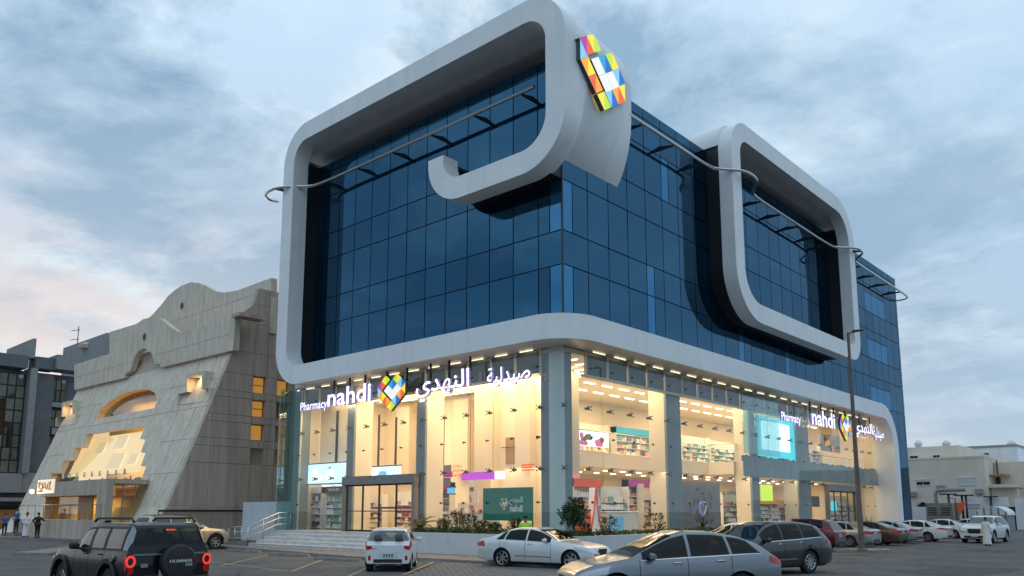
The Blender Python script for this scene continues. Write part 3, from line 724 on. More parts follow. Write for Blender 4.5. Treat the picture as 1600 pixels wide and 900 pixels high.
# lamps inside
b = MB()
for k in range(9):
    y = .6 + k * .62
    b.box(-18.8, -2.4, y, y + .035, 8.90, 8.94)
for k in range(20):
    for x in (-1.2, -2.6, -4.2, -6.0):
        b.box(x - .06, x + .06, 7.2 + k * 1.65, 7.2 + k * 1.65 + .9, 8.90, 8.94)
        if x < -2.6: b.box(x - .08, x + .08, 7.2 + k * 1.65, 7.2 + k * 1.65 + .3, 4.20, 4.245)
for k in range(4):
    for x in (-1.0, -2.4, -4.0, -6.0): b.box(x - .5, x + .5, 1.6 + k * 1.2, 1.66 + k * 1.2, 8.90, 8.94)
b.build('ceiling_lamp', 'lamp_warm', PH)
def area(name, loc, sx, sy, pw, col=(1.0, 0.745, 0.44)):
    l = bpy.data.lights.new(name, 'AREA'); l.shape = 'RECTANGLE'; l.size = sx; l.size_y = sy; l.energy = pw; l.color = col
    o = bpy.data.objects.new(name, l); COL.objects.link(o); o.location = loc; return o
LP = 0.62
area('shop_light', (-15.5, 2.6, 8.85), 6, 4, 620 * LP); area('shop_light', (-8.5, 2.4, 8.85), 6, 4, 620 * LP); area('shop_light', (-3.2, 2.0, 8.85), 4, 3, 380 * LP)
for y in (9.5, 17, 24.5, 32): area('shop_light', (-2.6, y, 8.85), 3.6, 6, 420 * LP)
for y in (4.5, 10.5, 17, 24, 31, 37): area('shop_light', (-4.5, y, 4.18), 4.5, 4.5, 190 * LP)
for y in (12, 22, 33): area('shop_light', (-6.5, y, 8.85), 2.5, 6, 130 * LP)
area('shop_light', (-.6, 5, 8.8), 1.5, 4, 130 * LP)

area('shop_light', (-.15, 22, 8.85), .5, 34, 520 * LP); area('shop_light', (-.1, 20, 4.0), .4, 38, 160 * LP); area('shop_light', (-10.5, -.3, 7.9), 17, .35, 300 * LP)  # strip lamps added along the glass to brighten street-facing walls and banner

# ------------------------------------------------------------------ shop signs
ymid = lambda px, y, Y: ony(px, y, Y)
SGY, SGX = -1.15, 1.05
S1 = thing('shop_sign', 'large lit white lettering with a lozenge heart hung over the door by the steps', 'sign', (-11, SGY, 7.5), group='lit shop signs under the soffit')
def word_y(t, pl, pb, pr, pt, pxt=None, off=0.0, name='letter', split=True):
    P0 = ony(pl[0], pl[1], SGY); P1 = ony(pr[0], pr[1], SGY); zt = ony(pt[0], pt[1], SGY).z; zb = ony(pb[0], pb[1], SGY).z
    put_text(t, (P0.x, SGY, zb), (P1.x, SGY, zt), (0, -1, 0), ['sign_white', 'sign_side'], S1, name, .07, off, split)
word_y('Pharmacy', (471, 640), (508, 641.5), (512.5, 632), (473, 629.5), off=.004)
word_y('nahdi', (513, 636), (513, 636), (580.5, 627), (545, 603.5), off=.014)
word_y(AR['nahdi_ar'], (651, 620), (657, 629), (734.5, 608), (732, 575), off=.014, name='arabic_word', split=False)
word_y(AR['saydaliya'], (762.5, 600), (777, 604), (829.5, 592), (768, 575.5), off=.008, name='arabic_word', split=False)
c_ = ony(615, 614, SGY); h_ = (ony(622, 585, SGY).z - ony(612, 644, SGY).z) / 7
emblem(S1, c_, (0, -1, 0), h_, .16, wide=1.28)
for px in (521, 545, 569, 603, 634, 671, 700, 733):
    x = ony(px, 600, SGY).x; b = MB(); b.box(x - .04, x + .04, SGY + .03, SGY + .11, 8.15, 9.2); b.build('hanger', 'steel_dark', S1)
b = MB(); b.box(ony(513, 610, SGY).x, ony(738, 590, SGY).x, SGY + .05, SGY + .09, 8.12, 8.2); b.build('rail', 'steel_dark', S1)
S2 = thing('shop_sign', 'smaller lit white lettering with a lozenge heart over the side entrance behind the lamp post', 'sign', (SGX, 28, 7.5), group='lit shop signs under the soffit')
zx = lambda px, py: onx(px, py, SGX)
def word_x(t, px0, px1, zb, zt, off=0.0, name='letter', split=True):
    put_text(t, (SGX, zx(px0, 660).y, zb), (SGX, zx(px1, 660).y, zt), (1, 0, 0), ['sign_white', 'sign_side'], S2, name, .07, off, split)
zb_ = zx(1267.5, 663.4).z; zt_ = zx(1284, 642).z
word_x('Pharmacy', 1220, 1249.5, zx(1220, 657).z - .15, zx(1220, 643).z, .004)
word_x('nahdi', 1267.5, 1303, zb_, zt_, .014)
word_x(AR['nahdi_ar'], 1333, 1361, zx(1337, 683).z, zx(1352, 661).z, .014, 'arabic_word', False)
word_x(AR['saydaliya'], 1362, 1378.5, zx(1366, 687).z, zx(1364, 666).z, .008, 'arabic_word', False)
h_ = (zx(1318, 646).z - zx(1318, 689).z) / 7
emblem(S2, zx(1318, 668), (1, 0, 0), h_, .16, wide=1.15)
for px in (1268, 1285, 1305, 1322, 1344, 1360):
    y = zx(px, 660).y; b = MB(); b.box(SGX - .1, SGX - .03, y - .04, y + .04, 8.1, 9.2); b.build('hanger', 'steel_dark', S2)
S3 = thing('emblem_sign', 'big lozenge heart emblem in bright colours on the white corner frame high above the street', 'sign', (1.45, 1, 21), group=None)
h_ = (onx(925, 64, 1.45).z - onx(940, 181, 1.45).z) / 7
emblem(S3, onx(937, 122, 1.36), (1, .14, 0), h_ * .98, .22, wide=1.5)

# ------------------------------------------------------------------ entrances
def portal(axis, a, b_, lab):
    z0, z1 = 3.44, 3.88
    f = lambda u0, u1, w0, w1, h0, h1, mb: mb.box(u0, u1, GY + w0, GY + w1, h0, h1) if axis == 'y' else mb.box(GX - w1, GX - w0, u0, u1, h0, h1)
    q = MB(); f(a, b_, -.22, .12, z0, z1, q); q.build('door_header', 'bronze', PH)
    for u in ((a, a + .22), (b_ - .22, b_)): q = MB(); f(u[0], u[1], -.18, .08, GF, z0, q); q.build('door_jamb', 'bronze', PH)
    m_ = (a + b_) / 2; n_ = 4; u0 = a + .22; wd = (b_ - a - .44) / n_
    for k in range(n_):
        q = MB(); x0, x1 = u0 + k * wd, u0 + (k + 1) * wd
        for u in ((x0, x0 + .05), (x1 - .05, x1)): f(u[0], u[1], -.02, .04, GF, z0, q)
        f(x0, x1, -.02, .04, z0 - .08, z0, q); f(x0, x1, -.02, .04, GF, GF + .1, q); f(x0 + .05, x1 - .05, -.03, .03, 2.02, 2.07, q)
        d = q.build('door', 'steel_dark', PH)
        g = MB(); (g.add([(x0, GY, GF), (x1, GY, GF), (x1, GY, z0), (x0, GY, z0)], [(0, 1, 2, 3)]) if axis == 'y' else g.add([(GX, x0, GF), (GX, x1, GF), (GX, x1, z0), (GX, x0, z0)], [(0, 1, 2, 3)]))
        go = g.build('door_glass', 'shop_glass', d, world=False)
portal('y', doorL[0], doorL[1], ''); portal('x', doorR[0], doorR[1], '')
# marble steps with their rail, planter
for k in range(5):
    b = MB(); z1 = .12 + .17 * (k + 1)
    b.box(-19.9 + (0 if k else 0), -8.6, -3.15 + .45 * k, -.9, z1 - .172, z1 - .03); b.box(-19.93, -8.58, -3.18 + .45 * k, -.91, z1 - .03, z1)
    b.build('step', 'marble', PH)
PLt = 1.06
b = MB(); b.box(-8.55, 2.3, -1.75, -1.55, .1, PLt); b.box(2.1, 2.3, -1.55, 26.5, .1, PLt); b.box(-8.55, -8.35, -1.55, -.9, .1, PLt); b.box(.8, 2.1, 26.3, 26.5, .1, PLt)
pw = b.build('planter_wall', 'render_white'); tag(pw, 'low white rendered planter wall round the foot of the glass shop corner', 'planter')
b = MB(); b.box(-8.35, 2.1, -1.55, -.91, .5, .98); b.box(.76, 2.1, -.91, 26.3, .5, .98)
so_ = b.build('planter_soil', 'soil' if 'soil' in MATS else 'void_black'); so_['kind'] = 'structure'
b = MB(); b.box(-26.6, -20.6, .25, .5, .1, 2.62); b.box(-26.6, -26.35, .5, 3.0, .1, 2.62)
rw = b.build('ramp_wall', 'render_white'); tag(rw, 'plain white screen wall between the stone shop and the pharmacy steps', 'wall')
RAIL = thing('handrail', 'stainless steel handrail rising beside the ramp and the marble steps', 'handrail', (-21, -2.5, .12))
rp = [(-26.3, -1.9), (-19.95, -3.0)]
for z in (.45, .8, 1.1):
    b = MB(); b.tube([(-26.3, -1.6, z - .1), (-20.3, -3.0, z + .1)], .028, 6); b.build('rail', 'steel', RAIL)
for k in range(6):
    t = k / 5; x, y = -26.3 + 6.0 * t, -1.6 - 1.4 * t; b = MB(); b.tube([(x, y, .1), (x, y, 1.0 + .2 * t)], .028, 6); b.build('post', 'steel', RAIL)
for z in (.45, .8, 1.1):
    b = MB(); b.tube([(-20.3, -3.05, z + .1), (-20.1, -1.2, z + .85), (-20.1, -.4, z + .85)], .028, 6); b.build('rail', 'steel', RAIL)
for (x, y, z0, z1) in ((-20.1, -1.2, .5, 1.95), (-20.1, -.4, .97, 1.95), (-20.2, -2.1, .3, 1.6)):
    b = MB(); b.tube([(x, y, z0), (x, y, z1)], .028, 6); b.build('post', 'steel', RAIL)
b = MB(); b.prism([(-26.3, .12), (-20.0, .12), (-20.0, .45), (-26.3, .14)], -2.9, -1.4, 'y'); rmp = b.build('ramp', 'pavement'); rmp['kind'] = 'structure'

# ------------------------------------------------------------------ things inside the shop
for k_, c_p in dict(white=(.80, .77, .72), cream=(.70, .56, .40), pink=(.62, .25, .27), red=(.48, .05, .05), teal=(.16, .38, .40), blue=(.12, .18, .40), dark=(.10, .07, .07), green=(.22, .42, .18), lilac=(.5, .42, .6)).items(): mat('pack_' + k_, c_p, .5, var=.03)
PAL = {'mix': ['pack_white', 'pack_cream', 'pack_pink', 'pack_white', 'pack_blue', 'pack_dark', 'pack_white', 'pack_teal', 'pack_cream'], 'pink': ['pack_white', 'pack_red', 'pack_pink', 'pack_white', 'pack_cream', 'pack_pink'],
       'green': ['pack_white', 'pack_green', 'pack_teal', 'pack_white', 'pack_cream'], 'pale': ['pack_white', 'pack_white', 'pack_lilac', 'pack_cream', 'pack_white', 'pack_dark']}
mat('shelf_white', (0.74, 0.70, 0.64), 0.5, var=0.04); mat('shelf_dark', (0.06, 0.05, 0.05), 0.5); mat('wood', (0.42, 0.25, 0.12), 0.5, var=0.15, vscale=3, stretch=(1, 1, .2))
mat('banner_green', (0.004, 0.21, 0.13), 0.5, var=0.04); mat('wall_grey', (0.22, 0.19, 0.18), 0.7, var=0.08); mat('leaf_print', (0.05, 0.06, 0.06), 0.7)
def shelf(label, o, ax, w_, h_, pal, head=None, d=.42, n=5, grp='shelf units inside the pharmacy', headtext=None):
    """wall shelf: o = floor corner, ax = 'y' faces the front street, 'x' faces the side street"""
    t = thing('shelf_unit', label, 'shelf', o, 0 if ax == 'y' else R(90), grp)
    q = MB(); q.box(0, w_, d - .03, d, 0, h_); q.build('back_panel', 'shelf_white', t, False)
    for x in (0, w_ - .04): q = MB(); q.box(x, x + .04, 0, d - .03, 0, h_); q.build('side_panel', 'shelf_white', t, False)
    pr_ = MB(); ms = PAL[pal]
    for k in range(n):
        z = .12 + k * (h_ - .55) / n
        q = MB(); q.box(.04, w_ - .04, .02, d - .03, z - .03, z); q.build('shelf_board', 'shelf_white', t, False)
        x = .08
        while x < w_ - .16:
            bw = rnd.uniform(.07, .16); bh = rnd.uniform(.12, (h_ - .55) / n * .8); run = rnd.randint(1, 4); mi = rnd.randrange(len(ms))
            for _ in range(run):
                if x > w_ - .05 - bw: break
                y = .05 + rnd.uniform(0, .05); pr_.box(x, x + bw * .9, y, y + .14, z, z + bh, mi); x += bw
            x += .02
    pr_.build('products', ms, t, False, kind='stuff')
    if head:
        q = MB(); q.box(0, w_, -.03, d, h_ - .38, h_); q.build('header', head, t, False)
        if headtext: put_text(headtext, (w_ * .15, -.035, h_ - .27), (w_ * .85, -.035, h_ - .12), (0, -1, 0), ['print_white'], t, 'lettering', .004, split=False, world=False)
    return t
def at_y(px, y): return ony(px, 800, y).x
# front hall
yb = .9
shelf('slim white shelf of creams beneath the first blue screen', (at_y(484, yb), yb, GF), 'y', 1.1, 2.5, 'pale', 'shelf_white')
shelf('black headed skincare shelf next to the entrance frame', (at_y(508, yb), yb, GF), 'y', 1.6, 2.5, 'green', 'shelf_dark', headtext='VICHY')
shelf('long low shelf seen through the left door leaf', (at_y(556, 4.2), 4.2, GF), 'y', 2.6, 2.1, 'pale')
shelf('shelf with red boxes seen through the right door leaf', (at_y(615, 4.0), 4.0, GF), 'y', 1.6, 2.2, 'pink')
shelf('tall makeup shelf with a maroon header right of the door', (at_y(682, 2.6), 2.6, GF), 'y', 1.0, 2.6, 'mix', 'print_purple')
shelf('white counter shelf left of the green banner', (at_y(715, 2.9), 2.9, GF), 'y', 2.2, 1.5, 'pale', n=3)
shelf('white shelf with a picture header beside the green banner', (at_y(732, 3.1), 3.1, GF), 'y', 1.6, 2.7, 'mix', 'shelf_white')
def panel(name, label, cat, p0, p1, Y, m, th=.06, axis='y', frame=None, grp=None):
    if axis == 'y': A, B = ony(*p0, Y), ony(*p1, Y); base = ((A.x + B.x) / 2, Y, min(A.z, B.z))
    else: A, B = onx(*p0, Y), onx(*p1, Y); base = (Y, (A.y + B.y) / 2, min(A.z, B.z))
    t = thing(name, label, cat, base, 0, grp)
    w_ = (Vector((B.x - A.x, B.y - A.y))).length; h_ = abs(A.z - B.z)
    if axis == 'x': t.rotation_euler = (0, 0, R(90))
    q = MB(); q.box(-w_ / 2, w_ / 2, 0, th, 0, h_); q.build('panel', m, t, False)
    if frame:
        for a in ((-w_ / 2 - .06, w_ / 2 + .06, -.02, th + .02, -.06, 0), (-w_ / 2 - .06, w_ / 2 + .06, -.02, th + .02, h_, h_ + .06)): q = MB(); q.box(*a); q.build('frame', frame, t, False)
    return t, w_, h_
def spots(t, w_, h_, cols, n, sd):
    r_ = random.Random(sd)
    for _ in range(n):
        a, b = r_.uniform(-w_ * .42, w_ * .3), r_.uniform(h_ * .08, h_ * .7); q = MB(); s_ = r_.uniform(.06, .16)
        pts = [(a + w_ * s_ * math.cos(k * .9 + sd), b + h_ * .28 * math.sin(k * .9 + sd) * r_.uniform(.6, 1)) for k in range(7)]
        q.add([(x, -.006 - _ * .001, max(.02, min(h_ - .02, z))) for x, z in pts], [tuple(range(7))]); q.build('print', r_.choice(cols), t, False)
t, w_, h_ = panel('display_screen', 'wide pale blue lit screen above the skincare shelves at the far left bay', 'screen', (472, 727), (538, 754), .35, 'screen_blue', frame='shelf_dark', grp='lit screens in the shop'); spots(t, w_ * .6, h_, ['screen_deep', 'screen_white'], 6, 2)
t, w_, h_ = panel('display_screen', 'pale blue lit screen directly above the front door header', 'screen', (566, 731), (625, 752), 2.0, 'screen_blue', frame='shelf_dark', grp='lit screens in the shop'); spots(t, w_, h_, ['screen_deep', 'screen_white'], 6, 5)
t, w_, h_ = panel('hanging_sign', 'purple lit bar sign hung above the makeup counter', 'sign', (722, 738.5), (773, 748.5), 1.2, 'purple_light', .25)
q = MB(); q.box(w_ / 2, w_ / 2 + .45, .002, .24, 0.01, h_ - .01); q.build('end_panel', 'screen_white', t, False)
for x in (-w_ * .3, w_ * .4): q = MB(); q.tube([(x, .12, h_), (x, .12, 8.9 - t.location.z)], .012, 5); q.build('hanger_wire', 'steel_dark', t, False)
panel('hanging_sign', 'small maroon sign hung left of the purple bar sign', 'sign', (678, 738), (705, 745.5), 1.6, 'print_purple', .1)
t, w_, h_ = panel('wall_opening', 'dark window opening high in the cream rear wall', 'window', (790, 684), (803, 724), 3.55, 'wood', .04)
q = MB(); q.tube([(-w_ * .9, -.08, h_ * .62), (w_ * 1.4, -.08, h_ * .62)], .02, 5); q.build('rail', 'steel_dark', t, False)
WT = thing('wall_lettering', 'faint pink three line lettering on the cream rear wall', 'lettering', (-6, 3.58, 4), 0)
for k, s_ in enumerate(('LOVELY', 'INSIDE', 'AND OUT')):
    A = ony(707, 731 + k * 7, 3.58); B = ony(722.5, 726 + k * 7, 3.58); put_text(s_, (A.x, 3.58, A.z), (B.x, 3.58, B.z), (0, -1, 0), ['print_red'], WT, 'lettering', .005, split=False)
t = thing('wall_print', 'red lipstick smear print on the rear wall above the green banner', 'print', (-2.6, 3.0, 4), 0)
for k in range(3):
    A = ony(815, 728 + k * 4, 2.95); B = ony(835 - (k % 2) * 3, 724.5 + k * 4, 2.95); q = MB(); q.box(A.x, B.x, 2.94, 2.97, A.z, B.z); q.build('stroke', 'print_red', t)
WT = thing('wall_lettering', 'white lettering on the cream wall over the skincare shelves', 'lettering', (-17, 1.2, 3.3), 0)
A = ony(503, 763, 1.2); B = ony(540, 757, 1.2); put_text('DERMA CENTER', (A.x, 1.2, A.z), (B.x, 1.2, A.z + .20), (0, -1, 0), ['sign_white'], WT, 'lettering', .01, split=False)
BW = MB(); BW.box(-19.9, ony(541, 790, 1.3).x, 1.32, 1.4, GF, 8.9); BW.build('display_wall', 'plaster', PH)
for lb, px, w_, h_, Yc in (('white counter left of the framed blue picture', 728, 1.3, .95, 1.4), ('white counter with goods beneath the wall lettering', 746, 1.5, 1.0, 1.9), ('white counter just left of the green banner', 700, 1.2, .9, 1.6)):
    x = ony(px, 800, Yc).x; t = thing('counter', lb, 'counter', (x, Yc, GF), 0, 'white counters in the front hall'); q = MB(); q.bbox((w_ / 2, .3, h_ / 2), (w_, .6, h_), .02); q.build('body', 'shelf_white', t, False); q = MB(); q.bbox((w_ / 2, .3, h_ + .02), (w_ + .08, .66, .04), .01); q.build('worktop', 'wood', t, False)
    q = MB(); 
    for k in range(9): a = .08 + k * w_ / 10; q.box(a, a + .09, .12, .3, h_ + .042, h_ + .042 + rnd.uniform(.12, .3), k % 4)
    q.build('goods', ['pack_white', 'pack_pink', 'pack_dark', 'pack_cream'], t, False, kind='stuff')
t, w_, h_ = panel('framed_picture', 'framed blue landscape picture above the white counter', 'picture', (699, 762), (710, 771), 2.4, 'screen_deep', .05, frame='shelf_dark')
t, w_, h_ = panel('poster', 'white poster with a dark figure left of the green banner', 'poster', (733, 768), (747, 786), 2.2, 'shelf_white', .05); spots(t, w_, h_, ['pack_dark', 'pack_pink'], 3, 4)
t, w_, h_ = panel('board', 'brown board hung above the maroon sign in the front hall', 'board', (691, 727), (704, 737), 1.7, 'column', .06)
t, w_, h_ = panel('board', 'brown board hung below the maroon sign in the front hall', 'board', (688, 747), (703, 758), 1.7, 'column', .06)
t, w_, h_ = panel('counter_screen', 'lilac screen end of the till counter seen through the left door', 'screen', (554, 783), (569, 792), 1.0, 'screen_blue', .1)
t, w_, h_ = panel('till_counter', 'long dark edged till counter seen through the entrance doors', 'counter', (566, 792), (648, 795), 1.2, 'shelf_dark', .6)
for k in range(6):
    t = shelf(f'{("first", "second", "third", "fourth", "fifth", "sixth")[k]} white shelf unit from the street corner along the rear wall', (-8.3, 6.5 + k * 5.2, GF), 'x', 4.6, 2.6, ('mix', 'pale', 'pink')[k % 3], ('print_red', None, 'shelf_white')[k % 3], grp='rear wall shelves of the side hall')
for k in range(4):
    t = shelf(f'{("first", "second", "third", "fourth")[k]} low mid floor shelf from the street corner in the side hall', (-4.6, 8.2 + k * 7.3, GF), 'x', 4.2, 1.6, ('pale', 'mix')[k % 2], n=3, grp='mid floor shelves of the side hall')
for k in range(5):
    shelf(f'{("first", "second", "third", "fourth", "fifth")[k]} upstairs shelf from the street corner along the rear wall', (-6.6, 8.0 + k * 5.6, 5.0), 'x', 4.8, 2.2, ('pale', 'mix')[k % 2], (None, 'print_cyan', 'print_red')[k % 3], n=4, grp='upstairs rear wall shelves')
# green banner behind the corner bay
A, B = ony(754.5, 813, -.1), ony(831.5, 761, -.1)
BN = thing('banner', 'dark green banner with a heart emblem and white lettering standing behind the glass', 'banner', ((A.x + B.x) / 2, -.1, A.z))
q = MB(); q.box(A.x, B.x, -.1, -.04, A.z, B.z); q.build('sheet', 'banner_green', BN)
emblem(BN, ((A.x + B.x) / 2 - .18 * (B.x - A.x) * .0 - .15, -.105, (A.z + B.z) / 2), (0, -1, 0), .085, .012, 'print_', 'banner_green')
put_text('nahdi', ((A.x + B.x) / 2 + .2, -.108, A.z + .40), ((A.x + B.x) / 2 + .95, -.108, A.z + .70), (0, -1, 0), ['print_white'], BN, 'letter', .004, .02)
put_text(AR['nahdi_ar'], ((A.x + B.x) / 2 + .16, -.108, A.z + .68), ((A.x + B.x) / 2 + .95, -.108, A.z + 1.06), (0, -1, 0), ['print_white'], BN, 'arabic_word', .004, .02, split=False)
for x in (A.x + .05, B.x - .05): q = MB(); q.box(x - .02, x + .02, -.03, .01, GF + .01, B.z); q.build('post', 'steel_dark', BN)
# side hall, ground floor
def at_x(px, x): return onx(px, 800, x).y
sx_ = -1.6
shelf('cosmetics shelf with a red header behind the corner tree', (sx_, at_x(897, sx_), GF), 'x', 2.2, 2.6, 'pink', 'print_red')
shelf('wide makeup shelf behind the red display stand', (sx_, at_x(935, sx_), GF), 'x', 2.6, 2.3, 'mix')
shelf('perfume shelf with a small maroon header in the first side bay', (sx_ - .4, at_x(983, sx_ - .4), GF), 'x', 2.0, 2.7, 'pink', 'print_purple')
shelf('slim shelf left of the cream pillar in the first side bay', (sx_, at_x(1006, sx_), GF), 'x', 1.2, 2.5, 'pale')
shelf('medicine shelf between the grey art wall and the next pillar', (-1.8, at_x(1130, -1.8), GF), 'x', 3.0, 2.2, 'mix')
shelf('orange ended shelf beneath the lime poster', (-1.2, at_x(1186, -1.2), GF), 'x', 3.0, 1.9, 'mix', 'print_orange')
shelf('pale low shelf right of the lime poster', (-1.2, at_x(1206, -1.2), GF), 'x', 5.0, 1.8, 'pale')
shelf('shelf just inside the side entrance', (-2.2, at_x(1292, -2.2), GF), 'x', 5.5, 2.3, 'mix')
# red display stand with a white spire
y = at_x(926, -.6); DS = thing('display_stand', 'red display stand with a white pointed tower outlined in red', 'display', (-.6, y, GF), R(90))
q = MB(); q.box(-.95, -.15, 0, .5, 0, 1.15); q.build('cabinet', 'print_red', DS, False)
q = MB(); q.prism([(-.1, .05), (.72, .05), (.45, 1.1), (.36, 1.75), (.31, 2.15), (.26, 1.75), (.17, 1.1)], .05, .4, 'y'); q.build('tower', 'print_white', DS, False)
q = MB(); q.tube([(-.12, .03, .05), (.16, .03, 1.1), (.26, .03, 1.75), (.31, .03, 2.2), (.36, .03, 1.75), (.46, .03, 1.1), (.74, .03, .05)], .04, 6); q.build('outline', 'print_red', DS, False)
q = MB()
for k in range(7): q.box(-.9 + k * .1, -.84 + k * .1, .1, .3, 1.15, 1.4)
q.build('products', 'print_orange', DS, False, kind='stuff')
y = at_x(955, -.7); CT = thing('counter', 'white and lilac makeup counter behind the planter bushes', 'counter', (-.7, y, GF), R(90))
q = MB(); q.bbox((1.0, .3, .5), (2.6, .6, 1.0), .03); q.build('body', 'shelf_white', CT, False); q = MB(); q.box(-.2, 1.0, -.02, .0, .1, .8); q.build('front_panel', 'print_sky', CT, False); q = MB(); q.bbox((1.0, .3, 1.03), (2.7, .7, .05), .02); q.build('worktop', 'shelf_white', CT, False)
# grey art wall with leaf heart
AWt, w_, h_ = panel('art_wall', 'dark grey display wall with a heart of leaves behind the white sedan roof', 'wall', (1065, 751), (1127, 825), -.25, 'wall_grey', .12, 'x')
for k in range(46):
    a = 2 * math.pi * k / 46 * 3; r_ = .55 + .28 * (k % 3); cx_, cz_ = r_ * 1.15 * math.cos(a), h_ * .42 + r_ * math.sin(a)
    q = MB(); q.obox((cx_, -.012, cz_), (.09, .01, .17), 0, 0, a); q.build('leaf', 'leaf_print', AWt, False)
q = MB(); q.tube([(.05, -.04, h_ * .25), (-.3, -.04, h_ * .38), (-.35, -.04, h_ * .52), (-.15, -.04, h_ * .57), (.0, -.04, h_ * .5)], .055, 6); q.build('heart_curve', 'sign_side', AWt, False)
q = MB(); q.tube([(.05, -.04, h_ * .27), (.34, -.04, h_ * .42), (.34, -.04, h_ * .54), (.12, -.04, h_ * .57)], .04, 6); q.build('heart_curve', 'print_white', AWt, False)
WT = thing('wall_lettering', 'dark lettering on the cream wall right of the grey art wall', 'lettering', (-.9, 14, 3), 0)
put_text('at nahdi', (-.9, onx(1128, 770, -.9).y, onx(1128, 773, -.9).z), (-.9, onx(1150, 770, -.9).y, onx(1150, 766, -.9).z), (1, 0, 0), ['shelf_dark'], WT, 'lettering', .01, split=False)
t, w_, h_ = panel('poster', 'lime green lit poster in the bay left of the side entrance', 'poster', (1189, 757), (1208, 783), -.6, 'lime_light', .06, 'x')
t, w_, h_ = panel('poster', 'black notice board beside the side entrance', 'poster', (1268, 775), (1281, 792), -.4, 'shelf_dark', .06, 'x')
t, w_, h_ = panel('door_emblem', 'cyan lozenge panel glowing behind the side entrance doors', 'panel', (1299, 783), (1308, 800), -.2, 'screen_cyan', .06, 'x')
# upper floor
t, w_, h_ = panel('display_screen', 'bright white screen in a cyan surround upstairs on the side street', 'screen', (1190, 657), (1235, 707), .02, 'screen_white', .06, 'x', grp='lit screens in the shop')
q = MB(); q.box(-w_ / 2 - 1.0, w_ / 2 + 1.6, .08, .12, -.55, h_ + .35); q.build('surround', 'screen_cyan', t, False)
shelf('upstairs shelf of boxes behind the glass balustrade', (-3.4, onx(1065, 690, -3.4).y, 5.0), 'x', 3.6, 1.7, 'mix', n=4); shelf('second upstairs shelf of boxes nearer the corner', (-3.4, onx(1110, 690, -3.4).y, 5.0), 'x', 4.6, 1.6, 'mix', n=4)
shelf('upstairs shelf behind the side sign lettering', (-1.6, onx(1262, 690, -1.6).y, 5.0), 'x', 2.6, 2.0, 'pale', n=5)
t, w_, h_ = panel('poster', 'pale poster with dark blue flowers upstairs in the first side bay', 'poster', (898, 671), (951, 700), -5.0, 'screen_white', .06, 'x'); spots(t, w_, h_, ['print_blue', 'print_purple', 'leaf_print'], 9, 3)
t, w_, h_ = panel('counter', 'orange wooden counter upstairs beneath the flower poster', 'counter', (908, 703), (945, 716), -3.6, 'wood', .5, 'x')
t, w_, h_ = panel('poster', 'dark poster with an orange disc upstairs behind the side sign', 'poster', (1281, 676), (1313, 708), -1.2, 'column', .06, 'x'); spots(t, w_, h_, ['print_orange', 'shelf_dark'], 4, 8)

# ------------------------------------------------------------------ planting
mat('leaf', (0.045, 0.085, 0.025), 0.55, var=0.45, vscale=9); mat('leaf_yellow', (0.16, 0.15, 0.035), 0.55, var=0.5, vscale=8); mat('leaf_red', (0.12, 0.035, 0.03), 0.5, var=0.5, vscale=8)
mat('bark', (0.10, 0.075, 0.055), 0.9, var=0.25, vscale=8, bump=.4, bscale=30); mat('soil', (0.06, 0.045, 0.035), 0.95, var=0.3, vscale=6)
so_.data.materials[0] = MATS['soil']
def leaf(mb, p, d, ln, wd, mi=0):
    d = Vector(d).normalized(); s_ = d.cross(Vector((rnd.uniform(-1, 1), rnd.uniform(-1, 1), rnd.uniform(.2, 1)))).normalized() * wd / 2; p = Vector(p)
    mid = p + d * ln * .5 + Vector((0, 0, ln * .06)); mb.add([p, mid - s_, p + d * ln - Vector((0, 0, ln * .12)), mid + s_], [(0, 1, 2, 3)], mi)
def bush(c, r_, h_, n, mats, label, grp, kind='shrub', up=.6):
    t = thing(kind, label, 'shrub', c, rnd.uniform(0, 6), grp); fo = MB(); stm = MB()
    for k in range(7):
        a = rnd.uniform(0, 6.28); q = (r_ * .6 * math.cos(a), r_ * .6 * math.sin(a), h_ * rnd.uniform(.5, .9)); stm.tube([(0, 0, 0), (q[0] * .4, q[1] * .4, q[2] * .5), q], [.02, .015, .006], 5)
    for k in range(n):
        a = rnd.uniform(0, 6.28); z = h_ * (rnd.random() ** .7); rr = r_ * math.sqrt(rnd.random()) * (1 - .45 * (z / h_) ** 2) * (.75 + .35 * math.sin(3 * a + c[0]))
        leaf(fo, (rr * math.cos(a), rr * math.sin(a), z), (math.cos(a) * rnd.uniform(.2, 1), math.sin(a) * rnd.uniform(.2, 1), rnd.uniform(-.1, 1) * up * 2), rnd.uniform(.10, .22), rnd.uniform(.035, .075), rnd.randrange(len(mats)))
    fo.build('foliage', mats, t, False, fix=False); stm.build('stem', 'bark', t, False)
    return t
